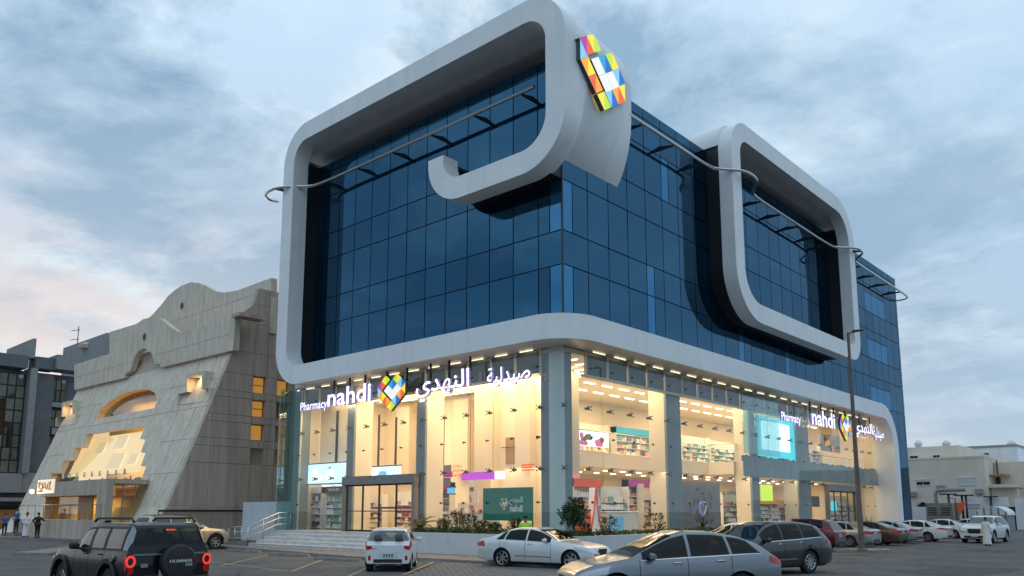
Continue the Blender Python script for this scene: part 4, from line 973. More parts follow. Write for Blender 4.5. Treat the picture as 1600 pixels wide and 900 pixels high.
def frond_plant(c, n, ln, label, kind='cycad', mats=('leaf', 'leaf_yellow'), grp=None, cat='palm', spiky=False):
    t = thing(kind, label, cat, c, 0, grp); tr = MB(); tr.lathe([(.0, 0), (.13, 0), (.15, .15), (.12, .3), (0, .32)], 9); tr.build('trunk', 'bark', t, False)
    for k in range(n):
        a = 6.28 * k / n + rnd.uniform(-.2, .2); el_ = rnd.uniform(.5, 1.35); f = MB(); P = []
        for i in range(7):
            u = i / 6; r_ = ln * u * math.cos(el_ - u * (.5 if not spiky else .05)); z = .28 + ln * u * math.sin(el_ - u * (.55 if not spiky else .05)); P.append(Vector((r_ * math.cos(a), r_ * math.sin(a), z)))
        if spiky:
            sd = Vector((-math.sin(a), math.cos(a), 0)); vs = []
            for i, p in enumerate(P): w_ = .055 * (1 - i / 6.2); vs += [p - sd * w_, p + sd * w_]
            f.add(vs, [(2 * i, 2 * i + 1, 2 * i + 3, 2 * i + 2) for i in range(6)], 0)
        else:
            f.tube(P, [.012] * 6 + [.004], 4, 1)
            for i in range(1, 7):
                for sgn in (-1, 1):
                    for q in (0, .5):
                        p = P[i - 1].lerp(P[i], q); d = (P[i] - P[i - 1]).normalized(); sd = Vector((-math.sin(a), math.cos(a), 0)) * sgn
                        leaf(f, p, d * .5 + sd + Vector((0, 0, .15)), .26 * (1 - .08 * i), .035, 0 if q else 1)
        f.build('frond', list(mats), t, False, fix=False)
    return t
sz = .98
def gpos(px, y): return ony(px, 828, y).x
frond_plant((gpos(656, -1.2), -1.2, sz), 17, 1.0, 'small cycad palm at the end of the planter by the steps')
labs = ['reddish croton bush next to the cycad palm', 'tall spiky red croton in front of the white counter', 'yellow green croton bush below the wall lettering', 'low green bush beneath the left edge of the banner', 'yellow croton bush below the middle of the banner', 'dark red croton at the right edge of the banner']
for px, rr, hh, mm, lb in zip((692, 716, 735, 752, 772, 806), (.45, .5, .5, .45, .4, .35), (.65, .95, .85, .6, .5, .7), (['leaf_red', 'leaf', 'leaf_yellow'], ['leaf_red', 'leaf_yellow', 'leaf'], ['leaf_yellow', 'leaf_red', 'leaf'], ['leaf', 'leaf_yellow'], ['leaf_yellow', 'leaf'], ['leaf_red', 'leaf']), labs):
    bush((gpos(px, -1.2), -1.2, sz), rr, hh, 300, mm, lb, 'bushes in the planter')
g = MB()
for k in range(5200):
    if k < 2600: p = (rnd.uniform(-8.2, 1.9), rnd.uniform(-1.5, -.95), sz + rnd.uniform(0, .16))
    else: p = (rnd.uniform(.9, 2.0), rnd.uniform(-1.4, 26), sz + rnd.uniform(0, .12))
    a = rnd.uniform(0, 6.28); leaf(g, p, (math.cos(a), math.sin(a), rnd.uniform(.6, 1.6)), rnd.uniform(.14, .30), rnd.uniform(.04, .08), rnd.randrange(3))
gc = g.build('ground_cover', ['leaf', 'leaf', 'leaf_yellow'], fix=False); tag(gc, 'low green ground cover filling the white planter', 'plants'); gc['kind'] = 'stuff'
yb_ = lambda px: onx(px, 835, 1.5).y
bush((1.5, yb_(950), sz), .5, .75, 220, ['leaf_yellow', 'leaf'], 'yellow green bush in front of the makeup counter', 'bushes in the planter')
bush((1.4, yb_(1030), sz), .6, .9, 200, ['leaf_yellow', 'leaf'], 'yellow green bush at the foot of the first side pillar', 'bushes in the planter')
bush((1.5, yb_(915), sz), .35, .5, 120, ['leaf'], 'low green bush at the foot of the red display stand', 'bushes in the planter')
frond_plant((1.4, yb_(1101), sz), 14, .75, 'dark agave by the second side pillar', 'agave', ('leaf',), 'agaves by the side street', 'agave', True)
for px, lb in ((1348, 'dark agave left of the white frame leg'), (1357, 'dark agave nearest the white frame leg')): p = onx(px, 810, 1.5); frond_plant((1.5, p.y, .6), 12, 1.0, lb, 'agave', ('leaf',), 'agaves by the side street', 'agave', True)
def tree(c, label, h_trunk, R_, n, lf=.17, leafm=('leaf', 'leaf')):
    t = thing('round_tree', label, 'tree', c, 0); tr = MB(); tr.tube([(0, 0, 0), (.02, .01, h_trunk * .6), (0, .03, h_trunk + R_ * .6)], [.05, .045, .02], 7)
    cr = MB(); cl = []
    for k in range(26):
        d = Vector((rnd.gauss(0, 1), rnd.gauss(0, 1), rnd.gauss(0, 1))).normalized(); cl.append((d * R_ * rnd.uniform(.45, .86) + Vector((0, 0, h_trunk + R_ * .85)), R_ * rnd.uniform(.26, .42)))
        if k < 9: tr.tube([(0, .02, h_trunk * .8), cl[-1][0] * .6 + Vector((0, 0, h_trunk * .35)), cl[-1][0]], [.025, .015, .006], 5)
    for p, r_ in cl:
        for _ in range(n // 26):
            d = Vector((rnd.gauss(0, 1), rnd.gauss(0, 1), rnd.gauss(0, 1))).normalized(); leaf(cr, p + d * r_ * rnd.uniform(.4, 1.15), d + Vector((0, 0, .2)), lf * rnd.uniform(.5, 1.35), lf * rnd.uniform(.35, .6), rnd.randrange(2))
    tr.build('trunk', 'bark', t, False); cr.build('crown', list(leafm), t, False, fix=False)
p = ony(880, 830, -1.3); tree((1.4, -1.25, sz), 'small round green tree in the planter before the corner column', .5, .55, 1300)

# ------------------------------------------------------------------ stone shop on the left
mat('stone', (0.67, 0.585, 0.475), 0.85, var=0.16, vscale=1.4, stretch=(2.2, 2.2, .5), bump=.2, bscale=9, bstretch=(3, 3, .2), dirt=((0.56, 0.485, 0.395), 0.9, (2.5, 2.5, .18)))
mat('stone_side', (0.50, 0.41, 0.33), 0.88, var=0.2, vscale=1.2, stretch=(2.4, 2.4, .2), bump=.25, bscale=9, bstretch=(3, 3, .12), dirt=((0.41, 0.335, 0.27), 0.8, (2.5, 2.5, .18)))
mat('gold_interior', (0.62, 0.44, 0.20), 0.7, var=0.15, vscale=1.5); mat('pale_interior', (0.75, 0.62, 0.42), 0.7, var=0.06)
glass('shop_glass_gold', (0.95, 0.82, 0.55), .03); emit('window_lit', (0.62, 0.30, 0.06), .42); emit('lamp_small', (1, .8, .5), 4)
mat('wood_door', (0.38, 0.20, 0.07), .5, var=.2, vscale=4, stretch=(3, 3, .3))
ST = thing('stone_shop', 'sloping grey stone shop with a curved parapet, arched window and stepped golden shopfront', 'building', (-44, 4, 0.16))
BX0, BX1 = -58.0, -30.0
bn = Vector((0, -8.7, 3.2)).normalized(); bp0 = Vector((0, -2.32, 4.52))
ob = lambda p: onplane(p[0], p[1], bp0, bn)
by = lambda z: -2.32 + (z - 4.52) * 3.2 / 8.7
arch = []
a0, a1, ap = ob((147.6, 655)), ob((241, 638)), ob((203, 611.5)); zb = (a0.z + a1.z) / 2; ax0, ax1 = a0.x, a1.x
for k in range(15):
    t = math.pi * (1 - k / 14); x = (ax0 + ax1) / 2 + (ax1 - ax0) / 2 * math.cos(t); z = zb + (ap.z - zb) * math.sin(t) ** .85; arch.append((x, z))
big = [(ob(p).x, ob(p).z) for p in [(135.6, 678), (227, 666), (218.5, 686), (227, 687), (220, 706.7), (227.5, 708), (220, 728), (228.4, 729.5), (200, 800)]]
zlow = 2.3
big += [(big[-1][0] - .3, zlow + .02), (ob((166, 800)).x, zlow + .02), (ob((166, 760)).x, ob((166, 757)).z)]
big += [(ob(p).x, ob(p).z) for p in [(74, 757), (80, 740), (90, 739.5), (99, 720), (109, 719), (117, 699.5), (126.7, 699.5)]]
outer = [(BX0, zlow), (BX1, zlow), (BX1, 13.22), (BX0, 13.22)]
loops = [[Vector((x, z, 0)) for x, z in l] for l in (outer, big, arch)]
tri = geometry.tessellate_polygon(loops); flat = [p for l in loops for p in l]
mb = MB(); mb.add([(p.x, by(p.y), p.y) for p in flat], [tuple(t) for t in tri])
for l, dep in ((big, .55), (arch, .6)):
    n = len(l); vs = [(x, by(z), z) for x, z in l] + [(x, by(z) + dep, z) for x, z in l]; mb.add(vs, [(i, (i + 1) % n, (i + 1) % n + n, i + n) for i in range(n)])
mb.add([(BX0, by(zlow), zlow), (BX1, by(zlow), zlow), (BX1, -4.0, .9), (BX0, -4.0, .9), (BX1, -4.75, .16), (BX0, -4.75, .16)], [(0, 1, 2, 3), (3, 2, 4, 5)])
mb.build('front_wall', 'stone', ST, fix=False)
for l, dep in ((big, .45), (arch, .5)):
    t_ = geometry.tessellate_polygon([[Vector((x, z, 0)) for x, z in l]]); q = MB(); q.add([(x, by(z) + dep, z) for x, z in l], [tuple(t) for t in t_]); q.build('window_glass', 'shop_glass_gold', ST, fix=False)
# course joints scored in the slope, each a shallow groove strip
for z in (4.6, 6.9, 9.2, 11.2):
    segs = [(BX0, BX1)]
    xsb = [x for x, zz in big if zz > z - 1.2 and zz < z + 1.2] if z < max(p[1] for p in big) else []
    if xsb: segs = [(BX0, min(xsb) - .4), (max(x for x, _ in big) + .3, BX1)]
    if zb - .1 < z < ap.z: segs = [(BX0, ax0 - .3), (ax1 + .3, BX1)]
    for a, b in segs: q = MB(); q.obox(((a + b) / 2, by(z) - .002, z), (b - a, .03, .03), 0, 0, 0, -math.atan2(3.2, 8.7)); q.build('joint', 'stone_side', ST)
# upright joints of the slope, staggered by course, kept off the openings
zr_ = [2.3, 4.6, 6.9, 9.2, 11.2, 13.2]
for i in range(5):
    x = BX0 + (1.3 if i % 2 else 2.6)
    while x < BX1 - .6:
        z0, z1 = zr_[i] + .03, zr_[i + 1] - .03; zm = (z0 + z1) / 2
        hit = (min(p[0] for p in big) - .5 < x < max(p[0] for p in big) + .4 and z0 < max(p[1] for p in big) + .3) or (ax0 - .4 < x < ax1 + .4 and z1 > zb - .2 and z0 < ap.z)
        if not hit: q = MB(); q.obox((x, by(zm) - .002, zm), (.025, .03, (z1 - z0) * 1.06), 0, 0, 0, -math.atan2(3.2, 8.7)); q.build('joint', 'stone_side', ST)
        x += 2.6
for Y, x0_, x1_, zz in ((.52, BX0, BX1, (14.3,)), (3.6, ony(171, 530, 3.6).x, BX1, (16.6, 18.2))):
    for z in zz: q = MB(); q.box(x0_ + .1, x1_ - .1, Y - .012, Y, z, z + .025); q.build('joint', 'stone_side', ST)
# interiors behind the openings
q = MB(); q.box(-57, -33, 3.6, 3.8, .2, 12); q.build('rear_wall', 'pale_interior', ST)
q = MB(); q.box(-57, -33, -1.4, 3.6, .3, .5); q.box(-57, -31, 1.5, 3.6, 8.1, 8.3); q.build('floor', 'gold_interior', ST)
q = MB(); q.box(-57, -31, -.9, 3.6, 3.9, 4.1); q.build('gallery', 'gold_interior', ST)
for k in range(7): q = MB(); x = -54 + k * 2.6; q.box(x, x + .06, -1.0, -.9, 4.1, 4.7); q.build('gallery_post', 'steel_dark', ST)
area('stone_shop_light', (-46, 1.6, 8.0), 16, 2.0, 420, (1, .74, .40)); area('stone_shop_light', (-47, 2.2, 11.6), 10, 2, 170, (1, .74, .42)); area('stone_shop_light', (-45, 1.2, 3.8), 16, 2, 160, (1, .62, .22))
for k in range(9): q = MB(); x = -52 + k * 1.9; q.box(x, x + .9, 2.6, 3.2, .5, rnd.uniform(1.6, 2.6)); q.build('display_case', 'gold_interior' if k % 2 else 'wood_door', ST)
# cornice wall and upper wall with their wavy crests
def crest(Y, topx, bot, d, name):
    P = [(ony(x, y, Y).x, ony(x, y, Y).z) for x, y in topx]; B = [(ony(x, y, Y).x, ony(x, y, Y).z) if not isinstance(x, str) else y for x, y in bot]
    q = MB(); q.prism(P + B, Y, Y + d, 'y'); return q.build(name, 'stone', ST)
top1 = [(116, 570), (160, 556), (174, 552), (190, 532), (210, 508), (224, 498.5), (238, 495.6), (248, 497), (256, 502), (264, 509), (272, 515), (278, 518), (285, 519), (300, 515), (368, 494)]
bot1 = [(364, 547), (250, 574), (250, 568), (241, 569), (239, 558), (234, 548), (224, 544), (216, 549), (210, 558), (204, 579), (195, 585), (195, 590), (116, 609)]
crest(.52, top1, bot1, .45, 'cornice_wall')
top2 = [(171, 519), (210, 507), (225, 501), (236, 494), (252, 476), (262, 463), (272, 454), (284, 446), (298, 441), (310, 442), (320, 446), (330, 452), (338, 456), (350, 457), (370, 454), (424, 434)]
U_ = [ony(424, 470, 2.6)]
crest(3.6, top2, [(422, 520), (380, 560), (171, 570)], .5, 'upper_wall')
for (px, py, Y) in ((226, 526.6, .52), (284.5, 478, 3.6)):
    p = ony(px, py, Y); q = MB(); q.lathe([(.36, 0), (.36, -.03), (.28, -.03), (.26, -.005), (0, -.005)], 20, p, 'y'); q.build('roundel', 'stone_side', ST)
    q = MB(); q.lathe([(.26, -.012), (0, -.012)], 18, p, 'y'); q.build('roundel_hole', 'void_black', ST)  # black disc paints in the dark inside of the hole
c0 = ony(368, 494, .52); q = MB(); q.box(c0.x - .1, c0.x + .9, .3, 2.3, c0.z - .12, c0.z + .12); q.build('coping', 'stone_side', ST)
# side wall in panels
pf = [(.16, -4.75), (.9, -4.0), (2.3, by(2.3)), (13.22, by(13.22)), (13.23, .52), (15.36, .52), (15.37, 1.9), (18.1, 2.62), (19.2, 2.9)]
def py_(z):
    for (a, b), (c, d) in zip(pf, pf[1:]):
        if a <= z <= c: return b + (d - b) * (z - a) / (c - a)
    return 2.6
wy = [onx(396, 600, BX1).y, onx(416.5, 600, BX1).y, onx(433, 605, BX1).y, onx(452, 605, BX1).y]
wz = [(onx(392, 726, BX1).z, onx(392, 700, BX1).z), (onx(392, 688, BX1).z, onx(392, 662, BX1).z), (onx(394, 651, BX1).z, onx(394, 624, BX1).z), (onx(397, 614, BX1).z, onx(397, 587, BX1).z)]
zc = [.16, 2.3] + [z for w in wz for z in w] + [13.22, 15.36, 16.8, 18.07]
yc = [wy[0] - 3.0] + wy + [wy[3] + 2, 14.0]
for i in range(len(zc) - 1):
    z0, z1 = zc[i], zc[i + 1]; win = any(abs(z0 - w[0]) < .01 for w in wz)
    cuts = [None] + [y for y in yc if y > max(py_(z0 + .02), py_(z1 - .02)) + .3]
    for j in range(len(cuts) - 1):
        a, b = cuts[j], cuts[j + 1]; g = .012
        if win and a is not None and (abs(a - wy[0]) < .01 or abs(a - wy[2]) < .01):
            k = [abs(z0 - w[0]) < .01 for w in wz].index(True); col2 = abs(a - wy[2]) < .01
            q = MB(); q.box(BX1 - .42, BX1 - .38, a, b, z0, z1)
            q.build('window', 'stone_side' if k == 0 or (k == 1 and col2) else ('window_lit' if not (col2 and k == 2) else 'wood'), ST)
            if k: 
                for u0, u1, w0, w1 in ((a, b, z0, z0 + .07), (a, b, z1 - .07, z1), (a, a + .06, z0 + .07, z1 - .07), (b - .06, b, z0 + .07, z1 - .07)): q = MB(); q.box(BX1 - .38, BX1 - .30, u0, u1, w0, w1); q.build('window_frame', 'wood', ST)
            if k in (2, 3) and not col2: q = MB(); q.box(BX1 - .37, BX1 - .33, a, b, (z0 + z1) / 2 - .03, (z0 + z1) / 2 + .03); q.build('window_bar', 'wood', ST)
            continue
        q = MB()
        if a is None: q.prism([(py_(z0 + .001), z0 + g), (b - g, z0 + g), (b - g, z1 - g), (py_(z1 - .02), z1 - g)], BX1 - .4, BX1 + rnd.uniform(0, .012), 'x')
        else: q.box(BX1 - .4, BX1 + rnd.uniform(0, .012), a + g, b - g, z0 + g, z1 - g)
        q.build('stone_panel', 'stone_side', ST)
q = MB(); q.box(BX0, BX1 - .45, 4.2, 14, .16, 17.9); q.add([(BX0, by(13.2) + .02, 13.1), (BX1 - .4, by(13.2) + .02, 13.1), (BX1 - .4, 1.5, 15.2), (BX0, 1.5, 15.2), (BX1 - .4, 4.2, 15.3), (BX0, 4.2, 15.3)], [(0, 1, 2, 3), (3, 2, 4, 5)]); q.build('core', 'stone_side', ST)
# stepped bay windows standing out of the slope
def bay(px, lab):
    zlo = min(ob(p).z for p in px); Y = by(zlo) - .02; P = [(ony(x, y, Y).x, ony(x, y, Y).z) for x, y in px]
    cx_ = sum(p[0] for p in P) / len(P); czz = sum(p[1] for p in P) / len(P)
    O = []
    for x, z in P: O.append((x + (.22 if x > cx_ else -.22), z + (.22 if z > czz else (-.02))))
    n = len(P); q = MB()
    vs = [(x, Y, z) for x, z in O] + [(x, Y, z) for x, z in P] + [(x, Y + 3.0, z) for x, z in O] + [(x, Y + .9, z) for x, z in P]
    fs = []
    for i in range(n):
        j = (i + 1) % n; fs += [(i, j, j + n, i + n), (i, i + 2 * n, j + 2 * n, j), (i + n, j + n, j + 3 * n, i + 3 * n)]
    q.add(vs, fs); q.build('bay_window', 'stone', ST, fix=False)
    t_ = geometry.tessellate_polygon([[Vector((x, z, 0)) for x, z in P]]); g = MB(); g.add([(x, Y + .85, z) for x, z in P], [tuple(t) for t in t_]); g.build('bay_back', 'pale_interior', ST, fix=False)
    area('bay_light', ((P[0][0] + P[1][0]) / 2, Y + .45, max(z for _, z in P) - .05), .8, .5, 22, (1, .66, .3))
    q = MB(); q.lathe([(0, -.02), (.75, -.02), (.75, .12), (0, .12)], 16, (cx_ - .2, Y + .5, zlo + .02), 'y'); q.build('round_panel', 'render_white', ST)
bay([(292, 590), (315, 584.4), (315, 608), (326, 606), (326, 626), (279, 632), (279, 615), (292, 612)], '')
bay([(98, 632), (112.4, 629), (113, 647), (118, 647), (118, 662), (87.5, 666), (88.4, 652.4), (97, 650.7)], '')
# entrance block with its sign
EY = -5.3
ex0, ex1 = ony(59, 790, EY).x, ony(166, 790, EY).x; ez1 = ony(120, 751, EY).z; eo = ony(100, 775, EY).z; ew = ony(150, 790, EY).x; ezb = ony(100, 812, EY).z
q = MB(); q.box(ex0, ex1, EY, EY + .4, eo, ez1); q.box(ew, ex1, EY, EY + .4, .2, eo - .002); q.box(ex0, ex1, EY + .402, -2.6, ez1 - .3, ez1); q.box(ex0, ex0 + .3, EY + .402, -2.6, .2, ez1 - .302); q.build('entrance_block', 'stone_side', ST)
q = MB(); q.add([(ex1 - .02, EY + .42, .2), (ex1 - .02, by(1.0), .2), (ex1 - .02, by(ez1), ez1 - .02), (ex1 - .02, EY + .42, ez1 - .02)], [(0, 1, 2, 3)]); q.build('side_glass', 'shop_glass_gold', ST, fix=False)
for k in range(3): q = MB(); q.box(ex1 - .05, ex1 + .01, EY + 1.0 + k * .8, EY + 1.06 + k * .8, .2, ez1 - .3); q.build('glazing_bar', 'bronze', ST)
emit('lit_cream', (1.0, .88, .66), .6); emit('frosted', (.90, .84, .68), .52)
for u, z0, z1, w_ in ((.12, .55, .85, 1.5), (.42, .62, .95, 2.0), (.45, .12, .5, 2.6), (.78, .2, .45, 1.4)):
    a_ = ob((180, 738)).z; b_ = ob((180, 676)).z; x = ax0 + u * (ax1 - ax0); za, zb2 = a_ + (b_ - a_) * z0, a_ + (b_ - a_) * z1; q = MB(); q.add([(x, by(za) + .82, za), (x + w_, by(za) + .82, za), (x + w_, by(zb2) + .82, zb2), (x, by(zb2) + .82, zb2)], [(0, 1, 2, 3)]); q.build('frosted_pane', 'frosted', ST, fix=False)
pz0, pz1 = ob((180, 738)).z, ob((180, 676)).z; q = MB(); q.add([(ax0 - 2.5, by(pz0) + .9, pz0), (ax1 + .3, by(pz0) + .9, pz0), (ax1 + .3, by(pz1) + .9, pz1), (ax0 - 2.5, by(pz1) + .9, pz1)], [(0, 1, 2, 3)]); q.build('lit_screen', 'lit_cream', ST, fix=False)
for k in range(9): x = ax0 - 2 + k * (ax1 - ax0 + 2.4) / 9; q = MB(); q.box(x, x + .07, by(pz0) + .30, by(pz0) + .44, pz0 - .15, pz0 + .25); q.build('glazing_clip', 'steel', ST)
mat('plant_dark', (.03, .045, .02), .8, var=.3)
for k in range(5): x = ax0 + 1.5 + k * (ax1 - ax0) / 5; q = MB(); q.lathe([(0, 0), (.3, .05), (.42, .3), (.25, .6), (0, .7)], 9, (x, by(pz0) + 1.3, pz0 - 1.0)); q.build('indoor_plant', 'plant_dark', ST)
q = MB(); q.box(ex0 - 4, ex1, EY - .35, EY + .6, .1, ezb); q.build('terrace_wall', 'stone_side', ST)
q = MB(); q.box(ex0, ew, EY + .9, EY + .94, ezb, eo); q.build('shop_window', 'shop_glass_gold', ST)
q = MB(); q.box(ex0, ew, EY + 2.6, EY + 2.7, ezb, eo); q.build('shop_back', 'gold_interior', ST); area('stone_shop_light', ((ex0 + ew) / 2, EY + 1.6, eo - .05), 6, .8, 70, (1, .8, .35))
d0, d1 = ony(122, 790, EY + .8).x, ony(145, 790, EY + .8).x
for k in range(2): q = MB(); a = d0 + (d1 - d0) * k / 2; q.box(a + .02, a + (d1 - d0) / 2 - .02, EY + .78, EY + .86, ezb, eo - .02); dd = q.build('door', 'wood_door', ST)
q = MB()
for z in (1.05,): q.tube([(ex0 - 3, EY - .3, ezb + z), (ex1, EY - .3, ezb + z)], .03, 6)
q.build('handrail', 'bronze', ST)
for k in range(10): q = MB(); x = ex0 - 3 + (ex1 - ex0 + 3) * k / 9; q.tube([(x, EY - .3, ezb), (x, EY - .3, ezb + 1.05)], .022, 5); q.build('rail_post', 'bronze', ST)
A, B = ony(57.5, 771.5, EY - .12), ony(84, 748.5, EY - .12)
SGN = thing('shop_sign', 'small white lit sign with orange brush lettering on the stone shop entrance', 'sign', (A.x, EY - .1, A.z))
q = MB(); q.box(A.x, B.x, EY - .12, EY - .01, A.z, B.z); emit('sign_cream', (1, .88, .74), .5); q.build('sign_board', 'sign_cream', SGN)
w_ = B.x - A.x; h_ = B.z - A.z; strokes = [[(.08, .75), (.2, .85), (.12, .45), (.25, .3)], [(.28, .65), (.38, .75), (.36, .35), (.45, .5)], [(.5, .8), (.55, .4), (.65, .3), (.7, .7)], [(.75, .75), (.85, .85), (.78, .25), (.9, .3)], [(.1, .2), (.3, .15), (.35, .25)]]
for s_ in strokes: q = MB(); q.tube([(A.x + u * w_, EY - .13, A.z + v * h_) for u, v in s_], .07, 5); q.build('lettering', 'print_orange', SGN)
p = ony(50, 768, EY - .2); LM = thing('wall_lamp', 'small glowing wall lamp beside the orange lettered sign', 'lamp', (p.x, EY - .2, p.z)); q = MB(); q.lathe([(0, -.18), (.12, -.12), (.16, 0), (.12, .12), (0, .18)], 12); q.build('bulb', 'lamp_small', LM, False); q = MB(); q.box(-.05, .05, .1, .9, -.04, .04); q.build('arm', 'steel_dark', LM, False)
pl_ = bpy.data.lights.new('lamp_glow', 'POINT'); pl_.energy = 60; pl_.color = (1, .7, .4); pl_.shadow_soft_size = .15; po = bpy.data.objects.new('lamp_glow', pl_); COL.objects.link(po); po.location = (p.x, EY - .6, p.z)
# pipe rail along the side wall foot
q = MB(); P_ = [(BX1 + .25, py_(.5) + .6, .3), (BX1 + .25, py_(.5) + .6, onx(270, 798, BX1).z), (BX1 + .25, 8.0, onx(270, 798, BX1).z)]; q.tube(P_, .07, 6); q.build('pipe', 'steel_dark', ST)

# ------------------------------------------------------------------ grey office block at the far left
mat('office_grey', (0.135, 0.15, 0.165), .85, var=.14, vscale=1.2, bump=.2, bscale=8); mat('office_pale', (0.27, .28, .285), .85, var=.1); blue_glass('office_glass', (.28, .34, .36), (.05, .06, .05)); mat('office_blind', (.17, .18, .14), .6, var=.25, vscale=1.1)
OX = -72.0
ox = lambda x, y: onx(x, y, OX)
OB = thing('office_block', 'blue grey office block with tall dark gridded windows behind the stone shop', 'building', (OX, 20, 0))
def slab(px0, py0, px1, py1, out_, m, name, dep=1.5):
    a, b = ox(px0, py0), ox(px1, py1); ymx = .5 * (py0 + py1)
    q = MB(); q.box(OX - dep, OX + out_, ox(px0, ymx).y, ox(px1, ymx).y, min(a.z, b.z), max(a.z, b.z)); return q.build(name, m, OB)
slab(-120, 560, 130, 840, -.6, 'office_grey', 'wall', 12)
slab(-60, 545, 41, 577, .8, 'office_grey', 'parapet'); slab(52, 558, 85, 580, .8, 'office_grey', 'parapet'); slab(82, 556, 130, 584, 1.3, 'office_pale', 'parapet')
slab(37, 575, 48, 740, .9, 'office_pale', 'pier'); slab(-70, 577, -40, 840, .9, 'office_pale', 'pier'); slab(50, 583, 78, 738, .2, 'office_grey', 'wall_panel'); slab(80, 628, 130, 640, .2, 'office_pale', 'spandrel')
slab(80, 668, 130, 682, .2, 'office_pale', 'spandrel'); slab(-40, 738, 30, 770, .7, 'office_pale', 'base_block'); slab(30, 738, 60, 770, .5, 'office_pale', 'base_block'); slab(-60, 777, 80, 784, 1.4, 'office_pale', 'canopy')
P = [ox(14, 545), ox(54, 528), ox(54, 560), ox(14, 560)]
q = MB(); y0, y1 = ox(16, 540).y, ox(50, 540).y; zt, zl = ox(50, 529).z, ox(50, 560).z; q.prism([(y0, ox(16, 544).z), (y1, zt), (y1 + .3, zt), (y1 + .3, zl), (y0, zl)], OX - 1, OX + .3, 'x'); q.build('roof_fin', 'office_pale', OB)
def grid(px0, py0, px1, py1, nc, nr):
    ym = (py0 + py1) / 2; y0, y1 = ox(px0, ym).y, ox(px1, ym).y; z1 = ox((px0 + px1) / 2, py0).z; z0 = ox((px0 + px1) / 2, py1).z
    q = MB(); q.box(OX - .6, OX - .3, y0, y1, z0, z1); fr = q.build('window_frame', 'steel_dark', OB)
    for i in range(nc):
        for j in range(nr):
            q = MB(); a = y0 + (y1 - y0) * i / nc; b = y0 + (y1 - y0) * (i + 1) / nc; c = z0 + (z1 - z0) * j / nr; d = z0 + (z1 - z0) * (j + 1) / nr
            q.box(OX - .3, OX - .22, a + .07, b - .07, c + .07, d - .07); q.build('pane', 'office_blind' if rnd.random() < .62 else 'office_glass', OB)
grid(-36, 580, 35, 738, 5, 8); grid(80, 592, 104, 628, 3, 2); grid(76, 640, 110, 668, 3, 2); grid(70, 682, 100, 720, 3, 2)
slab(-60, 790, 50, 840, -.4, 'void_black', 'dark_shopfront'); q = MB(); p = ox(6, 812); q.box(OX + .0, OX + .2, p.y - 1.5, p.y + 1.2, .4, p.z + 1); q.build('shop_poster', 'wood_door', OB)
AN = thing('antenna', 'thin roof television antenna with two crossbars above the stone shop', 'antenna', tuple(ony(120, 548, 14.0)))
z0 = AN.location.z - 1; zt = ony(120, 511, 14.0).z
q = MB(); q.tube([(AN.location.x, 14, z0), (AN.location.x, 14, zt)], .06, 5); q.build('mast', 'steel_dark', AN)
for py in (517, 531): z = ony(120, py, 14).z; q = MB(); q.tube([(AN.location.x - 2.6, 14, z + .3), (AN.location.x + .5, 14, z)], .05, 5); q.build('crossbar', 'steel_dark', AN)
A, B = ony(100, 556, 13.5), ony(172, 540, 13.5); RH = MB(); RH.box(A.x + 1, B.x, 13.0, 16, 14, A.z + .9); RH.box(ony(146, 550, 13).x, B.x, 12.6, 13.0, 14, ony(150, 539, 13).z); o = RH.build('roof_house', 'office_pale', ST)
q = MB(); p = ony(136, 545, 13.2); q.lathe([(0, -.1), (.9, .0), (1.1, .5), (.2, .9), (0, .9)], 12, p); q.build('roof_tank', 'stone', ST)

# ------------------------------------------------------------------ houses beyond the car park on the right
mat('house_beige', (0.70, 0.62, 0.52), .85, var=.07, vscale=.5, bump=.1, bscale=8, dirt=((.60, .53, .45), .5, (1, 1, .25))); mat('house_white', (0.76, .77, .78), .8, var=.05, vscale=.4, dirt=((.5, .5, .5), .5, (1, 1, .25))); mat('shutter', (.52, .53, .52), .6, var=.05); mat('window_dark', (.02, .025, .03), .15)
mat('rust_box', (.27, .235, .20), .8, var=.2, vscale=1.5, dirt=((.16, .11, .08), 1.2, (1, 1, .3)))
HY = 85.0
hx = lambda x, y=760, Y=HY: ony(x, y, Y)
H1 = thing('beige_house', 'plain beige two storey house with few small windows beyond the parked cars', 'house', (hx(1480).x, HY, .3))
x0, x1 = hx(1400).x, hx(1541).x; zt = hx(1480, 714).z
q = MB(); q.box(x0, x1, HY, HY + 14, 0, zt - .25); q.build('wall', 'house_beige', H1); q = MB(); q.box(x0 - .05, x1 + .05, HY - .05, HY + 14, zt - .25, zt); q.build('parapet', 'house_beige', H1)
q = MB(); q.box(x0, hx(1485).x, HY + 6, HY + 14, zt, ony(1450, 698, HY + 6).z); q.build('roof_room', 'house_beige', H1)
def hwin(px0, py0, px1, py1, shut, Y=HY, par=None, H=None):
    H = H or H1; A, B = ony(px0, py1, Y - .02), ony(px1, py0, Y - .02)
    q = MB(); q.box(A.x - .1, B.x + .1, Y - .10, Y - .0, B.z, B.z + .12); q.box(A.x - .1, B.x + .1, Y - .10, Y, A.z - .1, A.z); f = q.build('window_frame', 'house_white', H)
    zm = A.z + (B.z - A.z) * (.55 if shut == .5 else 0 if shut else 1)
    if zm > A.z + .02:
        for k in range(2): q = MB(); m_ = (B.x - A.x) / 2; q.box(A.x + k * m_ + .04, A.x + (k + 1) * m_ - .04, Y - .05, Y - .01, A.z + .02, zm); q.build('pane', 'window_dark', H)
    if zm < B.z - .02: q = MB(); q.box(A.x, B.x, Y - .07, Y - .02, zm, B.z); q.build('shutter', 'shutter', H)
hwin(1432, 749, 1453, 758, .5); hwin(1498, 746, 1522, 757, 1); hwin(1422, 712, 1434, 716.5, 0, HY + 6); hwin(1458, 711, 1468, 715, 0, HY + 6)
